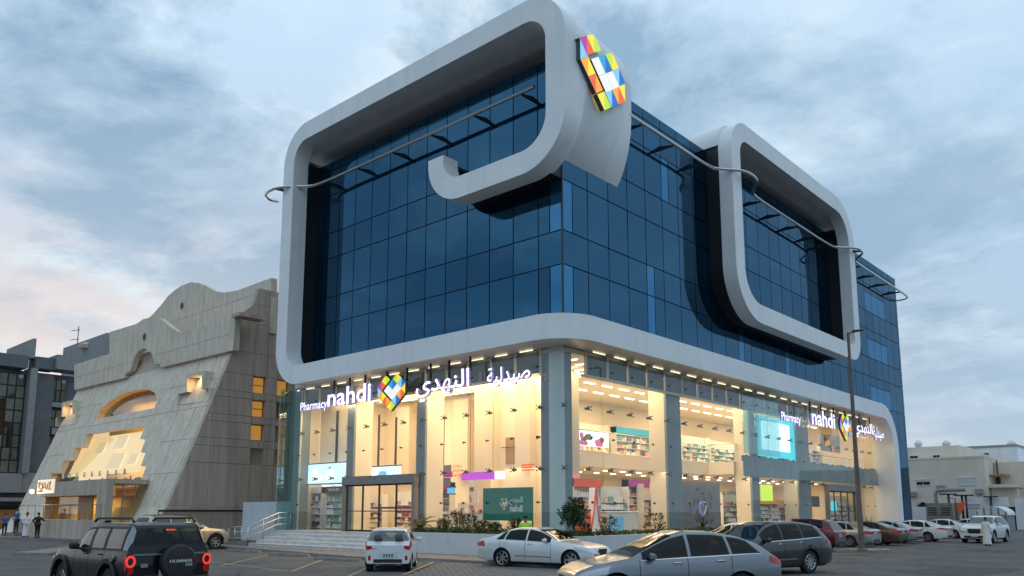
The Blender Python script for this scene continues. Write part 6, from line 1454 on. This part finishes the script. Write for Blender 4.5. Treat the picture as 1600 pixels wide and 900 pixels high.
def place(S, Wp, a, side):
    f = Vector((math.cos(a), math.sin(a), 0)); l = Vector((-f.y, f.x, 0)); xr = S['L'] / 2 - S['fo'] - S['wb']; y = side * (S['W'] / 2 - .15)
    return Wp - f * xr - l * y
# white hatchback, seen from behind
HAT = dict(L=3.6, W=1.60, gc=.17, fo=.72, wb=2.385, wr=.29, top=[(0, .55), (.03, .70), (.12, .80), (.35, .90), (.85, 1.02), (1.55, 1.40), (1.9, 1.475), (2.6, 1.47), (3.15, 1.43), (3.35, 1.37), (3.50, 1.0), (3.57, .92), (3.6, .88)], belt=[(0, .62), (.3, .78), (.85, .93), (2.5, 1.0), (3.3, 1.06), (3.6, .98)], blur=.07,
           ws=(.9, 1.6), rw=(3.33, 3.51), dlo=[(1.15, 0), (2.0, -.02), (2.75, -.05), (3.2, -.1)], seams=[1.12, 2.02, 2.8], handles=[1.82, 2.62], hl=(.05, .7, 4.6, 6.0, .1), tl=(.30, 4.6, 6.0, .06, .72), pz=(.45, .56), spokes=8, nose=.25, tail=.06, tumble=.20, grille=(.5, .6, .4), rwk=7.5, see=True, rws='hatch_glass', wss='hatch_glass')
Wp = onz(578, 892.5); hd = R(134.5)
f_ = Vector((math.cos(hd), math.sin(hd), 0)); pk = place(HAT, Wp, hd, 1)
kia, KB = make_car('hatchback', 'small white hatchback seen from behind, parked in the bay by the marble steps', 'car', HAT, 'paint_white', pk, hd)
q = MB(); q.tube([(-1.2, 0, 1.47), (-1.35, 0, 1.66)], .008, 5); q.build('aerial', 'trim', kia, False); q = MB(); q.lathe([(.0, 0), (.055, 0), (.055, .012), (0, .012)], 12, (-1.795, 0, .83), 'x'); q.build('badge', 'chrome', kia, False)
for sg in (1, -1): q = MB(); q.bbox((-1.80, sg * .62, .47), (.03, .09, .16), .02); q.build('fog_light', 'lens_red', kia, False)
q = MB(); q.box(-1.802, -1.79, -.34, .34, .46, .67); q.build('plate_recess', 'paint_pearl', kia, False)
put_text('PICANTO', (-1.806, .60, .76), (-1.806, .36, .80), (-1, 0, 0), ['chrome'], kia, 'lettering', .002, split=False, world=False)
# black box-shaped off roader
HUM = dict(L=4.55, W=1.90, gc=.42, fo=.78, wb=2.84, wr=.41, top=[(0, .80), (.02, 1.02), (.08, 1.10), (.4, 1.13), (1.35, 1.18), (1.80, 1.64), (1.98, 1.74), (2.6, 1.78), (4.1, 1.78), (4.32, 1.74), (4.42, 1.66), (4.50, 1.20), (4.53, 1.08), (4.55, .8)], belt=[(0, .95), (.3, 1.07), (1.3, 1.14), (4.55, 1.18)], blur=.05,
           ws=(1.38, 1.84), rw=(4.405, 4.50), dlo=[(1.62, 0), (2.42, 0), (3.25, 0), (4.22, 0)], seams=[1.6, 2.47, 3.3], handles=[2.3, 3.14], hl=(.03, .2, 4.8, 5.8, 0), tl=(.10, 3.4, 5.2, 0, .84), pz=(.8, .70), spokes=7, nose=.05, tail=.035, tumble=.17, square=.7, clad=.12, arch=.10, grille=(.8, 1.0, .7), sg='car_glass_pale_refl', dk=7.72, mirror='trim', rwk=8.2, rimk=.58, tw=.27, see=True, sgs='hatch_glass')
Wp, hd = solve((174, 946), 101, 2.84, 1, R(165), 0, 40); pk = place(HUM, Wp, hd, 1)
hum, HB = make_car('off_roader', 'black boxy off roader with glowing tail lamps and a spare wheel on its rear door', 'car', HUM, 'paint_black', pk, hd)
q = MB(); q.lathe([(.0, -.20), (.30, -.20), (.355, -.19), (.385, -.15), (.39, 0), (.36, .05), (0, .05)], 34, (-2.36, -.12, .93), 'x'); q.build('spare_wheel_cover', 'trim', hum, False)
put_text('HUMMER', (-2.565, .12, .93), (-2.565, -.38, .995), (-1, 0, 0), ['plate'], hum, 'lettering', .004, .01, split=False, world=False)
put_text('H3', (-2.565, -.24, .85), (-2.565, -.38, .91), (-1, 0, 0), ['plate'], hum, 'lettering', .004, .01, split=False, world=False)
q = MB(); q.bbox((-2.30, 0, .52), (.16, 1.86, .20), .04); q.build('rear_bumper', 'trim', hum, False); q = MB(); q.bbox((2.30, 0, .58), (.16, 1.80, .22), .04); q.build('front_bumper', 'trim', hum, False)
q = MB(); q.bbox((-2.245, .0, 1.63), (.03, .20, .03), .008); q.build('brake_light', 'brake_red', hum, False)
for sg in (1, -1):
    q = MB(); q.tube([(.25, sg * .68, 1.80), (.1, sg * .68, 1.87), (-1.8, sg * .68, 1.88), (-1.95, sg * .68, 1.80)], .03, 6); q.build('roof_rail', 'trim', hum, False)
    for i in range(3):
        a, c = HUM['dlo'][i][0], HUM['dlo'][i + 1][0]
        for u0, u1, k0, k1 in ((a + .02, c - .02, 6.05, 6.22), (a + .02, c - .02, 7.6, 7.8), (a + .015, a + .07, 6.1, 7.75), (c - .07, c - .015, 6.1, 7.75)): q = MB(); HB.patch(q, u0, u1, k0, k1, .014, sg, 6, 3); q.build('window_frame', 'trim', hum, False)
    q = MB(); q.tube([(-2.30, sg * (.845 + .085 * math.cos(t * math.pi / 8)), .97 + .105 * math.sin(t * math.pi / 8)) for t in range(17)], .026, 6, cap=False); q.build('brake_light', 'brake_red', hum, False); q = MB(); q.lathe([(0, -.01), (.075, -.01), (.075, .02)], 14, (-2.29, sg * .845, .97), 'x'); q.build('lamp_centre', 'trim', hum, False)
    q = MB(); HB.patch(q, 4.25, 4.47, 6.1, 8.0, .012, sg, 4, 6); q.build('pillar_reflection', 'paint_bluegrey', hum, False)  # blue-grey patch paints a reflection onto the black pillar
    for cx in (HUM['L'] / 2 - HUM['fo'], HUM['L'] / 2 - HUM['fo'] - HUM['wb']):
        vs = []
        for i in range(13):
            a = math.pi * (.02 + .96 * i / 12)
            for r_, y in ((.50, .93), (.50, .985), (.60, .985), (.60, .92)): vs.append((cx + r_ * math.cos(a), sg * y, .41 + r_ * math.sin(a)))
        q = MB(); q.add(vs, [(4 * i + j, 4 * i + (j + 1) % 4, 4 * i + 4 + (j + 1) % 4, 4 * i + 4 + j) for i in range(12) for j in range(4)], 0, True); q.build('wheel_flare', 'paint_black', hum, False)
q = MB(); q.lathe([(0, 0), (.075, 0), (.075, .02), (0, .02)], 14, (-1.62, .975, 1.02), 'y'); q.build('fuel_cap', 'chrome', hum, False); q = MB(); q.bbox((-2.29, .55, .88), (.012, .16, .07), .01); q.build('badge', 'chrome', hum, False)
q = MB(); q.box(-2.29, -2.27, -.80, .80, 1.09, 1.13); q.build('door_strip', 'paint_bluegrey', hum, False)
# tan estate parked by the ramp
PRA = V(SUV, L=4.76, W=1.88, gc=.25, fo=.88, wb=2.79, wr=.39, top=[(0, .65), (.03, .9), (.15, 1.0), (.5, 1.08), (1.3, 1.16), (1.95, 1.66), (2.3, 1.80), (3.2, 1.83), (4.3, 1.80), (4.5, 1.72), (4.65, 1.2), (4.72, 1.05), (4.76, .7)], belt=[(0, .8), (.3, .98), (1.2, 1.08), (4.76, 1.14)], ws=(1.35, 2.02), rw=(4.48, 4.66), dlo=[(1.6, 0), (2.5, 0), (3.4, 0), (4.3, -.05)], seams=[1.58, 2.52, 3.45], rails='trim', clad=.05, spokes=6, sg='car_glass_pale_refl', rwg='car_glass')
hd = R(93); pk = place(PRA, Vector((-19.9, -7.9, 0)), hd, -1)
make_car('estate_car', 'pale gold four wheel drive estate parked beside the ramp, half hidden', 'car', PRA, 'paint_gold', pk, hd)
# pale saloon side-on in the middle
MER = V(SED, L=4.87, W=1.85, wb=2.87, fo=.83, wr=.335, wsg='car_glass_red_refl', seams=[1.62, 2.70, 3.80], dlo=[(1.62, 0), (2.66, -.02), (3.62, -.12), (4.02, -.28)], handles=[2.5, 3.55], spokes=7, rimk=.76, see=True, wss='tint_glass_red_refl', strip='chrome', grille=(.5, .72, .42))
Wp, hd = solve((787, 886), 894, 2.87, -1, R(-5)); pk = place(MER, Wp, hd, -1)
make_car('saloon_car', 'pale silver white saloon side on, parked before the white planter wall', 'car', MER, 'paint_pearl', pk, hd)
# silver crossover in front
CX7 = V(SUV, L=4.68, W=1.87, chrome=True, top=[(0, .55), (.03, .70), (.15, .82), (.45, .94), (1.20, 1.07), (2.15, 1.53), (2.5, 1.62), (3.1, 1.61), (3.7, 1.51), (4.1, 1.36), (4.48, 1.10), (4.63, 1.03), (4.68, .95)], dlo=[(1.45, .0), (2.52, -.02), (3.45, -.06), (4.15, -.25)], ws=(1.26, 2.2), rw=(4.15, 4.52), clad=.0, wr=.37, see=True, driver=True, tail=.26)
Wp, hd = solve((1158, 951), 962, 2.75, 1, R(246), 0, 14); pk = place(CX7, Wp, hd, 1)
make_car('crossover', 'silver grey crossover nearest the camera, side on with chrome window trim', 'car', CX7, 'paint_bluegrey', pk, hd)
CX9 = V(SUV, L=5.08, W=1.93, chrome=True, wb=2.87, fo=.98, wr=.38, top=[(0, .6), (.03, .76), (.15, .88), (.45, 1.0), (1.3, 1.12), (2.05, 1.58), (2.45, 1.70), (3.5, 1.71), (4.3, 1.62), (4.62, 1.54), (4.92, 1.14), (5.03, 1.02), (5.08, .95)], belt=[(0, .7), (.3, .86), (1.2, 1.03), (3.2, 1.10), (4.5, 1.17), (5.08, 1.0)], ws=(1.36, 2.12), rw=(4.58, 4.94), dlo=[(1.6, 0), (2.6, -.02), (3.6, -.05), (4.5, -.15)], seams=[1.58, 2.62, 3.62], handles=[2.4, 3.4], strip='chrome', see=True, wss='hatch_glass', driver=True)
Wp, hd = solve((1263, 896), 1168, 2.87, 1, R(235)); pk = place(CX9, Wp, hd, 1)
make_car('large_crossover', 'dark graphite large crossover behind the silver one, chrome trimmed windows', 'car', CX9, 'paint_graphite', pk, hd)
# white saloon whose roof shows between the two crossovers
make_car('saloon_car', 'white saloon parked by the planter, only its roof above the silver crossover', 'car', V(SED, top=[(a, b * 1.07) for a, b in SED['top']]), 'paint_white', Vector((5.1, 5.4, 0)), R(180))
# row along the side street, noses to the building
CHE = V(SUV, L=4.62, W=1.86, chrome=True, wr=.37, top=[(0, .6), (.03, .8), (.15, .9), (.5, 1.0), (1.2, 1.1), (1.95, 1.56), (2.35, 1.67), (3.3, 1.68), (4.0, 1.60), (4.22, 1.52), (4.48, 1.13), (4.57, 1.02), (4.62, .95)], tl=(.5, 5.1, 6.2, .1, .52))
row = [('estate_suv', 'maroon sport utility car first in the row along the side street', CHE, 'paint_maroon', (5.0, 14.6), 'car'),
       ('saloon_car', 'silver saloon parked between the maroon and the brown car', SED, 'paint_silver', (4.75, 20.4), 'car'),
       ('saloon_car', 'brown saloon parked just right of the street lamp', V(SED, L=4.9), 'paint_brown', (5.1, 24.0), 'car'),
       ('saloon_car', 'pale silver saloon parked between the brown and the glossy white one', SED, 'paint_silver', (4.95, 28.0), 'car'),
       ('saloon_car', 'glossy white saloon with long red tail lamps at the end of the row', V(SED, tl=(.62, 4.9, 6.0, .25, .40), chrome=True), 'paint_white', (5.75, 32.0), 'car'),
       ('saloon_car', 'pearl white saloon farther off behind the glossy white one', V(SED, L=4.6, dlo=[(1.55, 0), (2.55, -.02), (3.45, -.1), (3.85, -.25)]), 'paint_pearl', (5.2, 41.0), 'car'),
       ('saloon_car', 'white saloon farthest down the side street, mostly hidden', SED, 'paint_white', (5.9, 47.0), 'car')]
for nm, lb, S, pm, (x, y), ct in row:
    pk = place(S, Vector((x, y, 0)), R(180), 1); make_car(nm, lb, ct, S, pm, pk, R(180 + rnd.uniform(-1.5, 1.5)), 'cars parked along the side street')
X5 = V(SUV, L=4.88, W=1.94, wb=2.93, fo=.87, wr=.39, top=[(0, .7), (.02, .92), (.12, 1.02), (.5, 1.10), (1.35, 1.19), (2.05, 1.64), (2.4, 1.75), (3.4, 1.76), (4.2, 1.70), (4.45, 1.62), (4.7, 1.2), (4.83, 1.04), (4.88, .96)], belt=[(0, .8), (.3, .95), (1.2, 1.09), (4.88, 1.13)], ws=(1.4, 2.1), rw=(4.42, 4.72), dlo=[(1.65, 0), (2.6, 0), (3.55, -.02), (4.35, -.08)], seams=[1.63, 2.62, 3.6], clad=.10, nose=.12, hl=(.02, .55, 4.9, 5.9, .0), grille=(.62, .92, .46), wsg='car_glass_pale_refl')
bx, XB = make_car('off_roader', 'white sport utility car facing the street behind the robed man', 'car', X5, 'paint_white', Vector((8.75, 34.0, 0)), R(-93))
for sg in (1, -1): q = MB(); q.bbox((2.44, sg * .22, .80), (.05, .34, .24), .03); q.build('grille', 'trim', bx, False)

# ------------------------------------------------------------------ people
mat('skin', (.26, .15, .095), .6, var=.08, vscale=20); mat('robe_white', (.78, .78, .80), .8, var=.05, vscale=4, bump=.2, bscale=9, bstretch=(1, 1, .1)); mat('cloth_blue', (.03, .09, .24), .8, var=.12); mat('cloth_black', (.012, .012, .014), .85, var=.1); mat('cloth_navy', (.02, .025, .04), .85); mat('hair', (.012, .010, .009), .7); mat('vest_yellow', (.45, .72, .05), .6, var=.08); mat('shoe', (.02, .015, .012), .5)
def skin_mesh(name, J, E, rad, m_, parent, sub=2):
    """one continuous surface grown on a joint skeleton"""
    names = list(J); me = bpy.data.meshes.new(name); me.from_pydata([J[n] for n in names], [(names.index(a), names.index(b)) for a, b in E], [])
    o = bpy.data.objects.new(name, me); COL.objects.link(o); sk = o.modifiers.new('s', 'SKIN'); ly = me.skin_vertices[0].data
    for n, d in zip(names, ly): r_ = rad[n]; d.radius = r_ if isinstance(r_, tuple) else (r_, r_)
    ly[0].use_root = True; sb = o.modifiers.new('u', 'SUBSURF'); sb.levels = sb.render_levels = sub
    bpy.context.view_layer.update(); m2 = bpy.data.meshes.new_from_object(o.evaluated_get(bpy.context.evaluated_depsgraph_get())); bpy.data.objects.remove(o)
    for p in m2.polygons: p.use_smooth = True
    m2.materials.clear(); m2.materials.append(MATS[m_]); return link(name, m2, parent, False)
def person(label, loc, face, arms, top_m, leg_m, robe=False, H=1.75, legs=((.0, .0), (.0, .0)), lean=0.0, vest=None, cap=None):
    """arms: per side (elbow, hand) offsets from the shoulder (forward, out, down); face: heading"""
    t = thing('person', label, 'person', loc, face); k = H / 1.75
    J = {}; rd = {}; E = []
    def j(n, p, r_, par=None):
        J[n] = tuple(c * k for c in p); rd[n] = tuple(q * k for q in r_) if isinstance(r_, tuple) else r_ * k
        if par: E.append((par, n))
    j('pelvis', (0, 0, .95), (.15, .11)); j('waist', (lean * .3, 0, 1.10), (.135, .10), 'pelvis'); j('chest', (lean * .7, 0, 1.30), (.165, .115), 'waist'); j('neckb', (lean, 0, 1.45), (.075, .07), 'chest'); j('neck', (lean + .01, 0, 1.51), .052, 'neckb'); j('jaw', (lean + .025, 0, 1.57), (.062, .07), 'neck'); j('head', (lean + .015, 0, 1.66), (.075, .092), 'jaw'); j('crown', (lean + .01, 0, 1.72), (.05, .06), 'head')
    for sg, (el, ha), lg in ((1, arms[0], legs[0]), (-1, arms[1], legs[1])):
        n = 'l' if sg > 0 else 'r'
        j(n + 'sh', (lean * .9, sg * .185, 1.405), .058, 'chest'); S_ = Vector((lean * .9, sg * .195, 1.40))
        e_ = S_ + Vector((el[0], sg * el[1], -el[2])); h_ = S_ + Vector((ha[0], sg * ha[1], -ha[2])); d = (h_ - e_).normalized()
        j(n + 'el', e_, .042, n + 'sh'); j(n + 'wr', h_, .028, n + 'el'); pm_ = h_ + d * .07; j(n + 'palm', pm_, (.04, .018), n + 'wr')
        sd = d.cross(Vector((0, 0, 1))); sd = sd.normalized() if sd.length > .1 else Vector((1, 0, 0))
        for i in range(4):
            b_ = pm_ + d * .03 + sd * (.03 - .02 * i); j(f'{n}f{i}', b_, .010, n + 'palm'); j(f'{n}g{i}', b_ + d * (.05 - .006 * abs(i - 1)) + Vector((.012, -sg * .01, 0)), .008, f'{n}f{i}')
        j(n + 'th', h_ + d * .04 + sd * .045 + Vector((.015, 0, 0)), .011, n + 'wr')
        hp = (0, sg * .095, .90); j(n + 'hip', hp, .085, 'pelvis'); j(n + 'kn', (.02 + lg[0] * .5 + .0, sg * .105, .50), .058, n + 'hip'); j(n + 'an', (lg[0], sg * .11, .09 + lg[1]), .038, n + 'kn'); j(n + 'toe', (lg[0] + .15, sg * .12, .04 + lg[1]), .035, n + 'an')
    skin_mesh('body', J, E, rd, 'skin', t)
    hm = MB(); c = Vector(J['head'])
    hm.lathe([(.0, .115 * k), (.05 * k, .105 * k), (.088 * k, .06 * k), (.096 * k, .0), (.085 * k, -.03 * k)], 14, (c.x - .012 * k, c.y, c.z)); hm.build('hair' if not cap else 'cap', cap or 'hair', t, False)
    q = MB(); q.prism([(-.012, 0), (.012, 0), (0, .05)], c.x + .085 * k, c.x + .105 * k, 'x') if False else q.obox((c.x + .092 * k, 0, c.z - .03 * k), (.03 * k, .025 * k, .045 * k)); q.build('nose', 'skin', t, False)
    q = MB()
    for sg in (1, -1): q.obox((c.x + .083 * k, sg * .032 * k, c.z + .002 * k), (.012 * k, .026 * k, .012 * k))
    q.build('eyes', 'hair', t, False)
    # clothes follow the same skeleton, a little larger
    T = ['pelvis', 'waist', 'chest', 'lsh', 'rsh', 'lel', 'rel', 'lwr', 'rwr', 'lhip', 'rhip', 'neckb'] if True else []
    Ec = [e for e in E if e[0] in T and e[1] in T and not (robe and 'hip' in e[1])]
    rc = {n: (tuple(r_ * 1.12 + .006 for r_ in rd[n]) if isinstance(rd[n], tuple) else rd[n] * 1.22 + .008) for n in T}
    for n in ('lwr', 'rwr'): rc[n] = .045 * k
    rc['neckb'] = (.07 * k, .07 * k)
    Tn = [n for n in T if any(n in e for e in Ec) or n == 'pelvis']
    skin_mesh('robe_top' if robe else 'shirt', {n: J[n] for n in Tn}, Ec, rc, top_m, t)
    if robe:
        q = MB(); n_ = 22; rows = []
        for z, a, b_ in ((1.32, .17, .13), (1.12, .165, .125), (.95, .185, .145), (.6, .21, .17), (.3, .235, .19), (.10, .25, .205)):
            w_ = 1 - z / 1.4; rows.append([((a * (1 + .05 * w_ * math.sin(7 * th + z)) * math.sin(th) * 0 + b_ * (1 + .07 * w_ * math.sin(6 * th + 2 * z)) * math.cos(th) + lean * max(0, z - .9)) * k, a * (1 + .07 * w_ * math.sin(6 * th + 2 * z)) * math.sin(th) * k, z * k) for th in [2 * math.pi * i / n_ for i in range(n_)]])
        vs = [p for r_ in rows for p in r_]; q.add(vs, [(i * n_ + j_, i * n_ + (j_ + 1) % n_, (i + 1) * n_ + (j_ + 1) % n_, (i + 1) * n_ + j_) for i in range(len(rows) - 1) for j_ in range(n_)], 0, True); q.build('robe', top_m, t, False)
    else:
        Tl = ['pelvis', 'lhip', 'lkn', 'lan', 'rhip', 'rkn', 'ran']; skin_mesh('trousers', {n: J[n] for n in Tl}, [e for e in E if e[0] in Tl and e[1] in Tl], {n: (tuple(r_ * 1.1 for r_ in rd[n]) if isinstance(rd[n], tuple) else rd[n] * 1.22 + .006) for n in Tl}, leg_m, t)
    for n in ('l', 'r'):
        a, b_ = Vector(J[n + 'an']), Vector(J[n + 'toe']); q = MB(); m_ = (a + b_) / 2; q.bbox((m_.x - .02, m_.y, .045 * k + (a.z - .09 * k)), (.27 * k, .095 * k, .09 * k), .03, taper=.8); q.build('shoe', 'shoe', t, False)
    if vest:
        Tv = ['pelvis', 'waist', 'chest', 'lsh', 'rsh']; skin_mesh('vest', {n: J[n] for n in Tv}, [e for e in E if e[0] in Tv and e[1] in Tv], {n: (tuple(r_ * 1.2 + .012 for r_ in rd[n]) if isinstance(rd[n], tuple) else rd[n] * 1.3 + .012) for n in Tv}, vest, t)
    return t
FYP = -6.4
def foot(px, py): p = ony(px, py, FYP); return (p.x, FYP, .16)
hang = ((.0, .06, .29), (.05, .07, .54)); 
def scale_h(px, ytop, ybot): return abs(ony(px, ytop, FYP).z - ony(px, ybot, FYP).z)
person('man in a long white robe with hands clasped behind his back on the far pavement', foot(40, 838), R(150), (((-.08, .07, .28), (-.17, -.12, .46)), ((-.08, .07, .28), (-.17, -.10, .50))), 'robe_white', 'robe_white', True, 1.80)
person('man in black clothes with a hand on his hip beside the robed man', foot(57.5, 838), R(120), (((-.05, .20, .22), (.02, .02, .40)), ((.18, .10, .20), (.38, .05, .22))), 'cloth_black', 'cloth_black', False, 1.78)
p = ony(27, 832, -5.95); person('man in a blue shirt and dark trousers leaning at the terrace rail', (p.x, -6.05, .42), R(-60), (((.10, .08, .26), (.22, -.08, .44)), ((.08, .08, .26), (.24, -.06, .40))), 'cloth_blue', 'cloth_navy', False, 1.80)
q = MB(); q.box(p.x - 1.6, p.x + .8, -6.4, -5.66, .16, .42); o = q.build('terrace_step', 'pavement'); o['kind'] = 'structure'
p = ony(6, 838, FYP); person('man in a light blue shirt at the left edge, leaning on the rail', (p.x, FYP, .16), R(-20), (((.14, .06, .24), (.36, .0, .30)), ((.10, .08, .26), (.34, .0, .36))), 'cloth_blue', 'cloth_navy', False, 1.72, ((.28, .0), (-.05, 0)))
p = onz(1543, 852.5); person('man in a long white robe walking past the white sport utility car', (p.x, p.y, 0), R(70), (hang, hang), 'robe_white', 'robe_white', True, 1.68)
p = ony(826, 835, -2.3); person('worker in a yellow safety vest behind the pale saloon car', (p.x, -2.5, .12), R(-40), (hang, hang), 'vest_yellow', 'cloth_navy', False, 1.75, vest='vest_yellow')
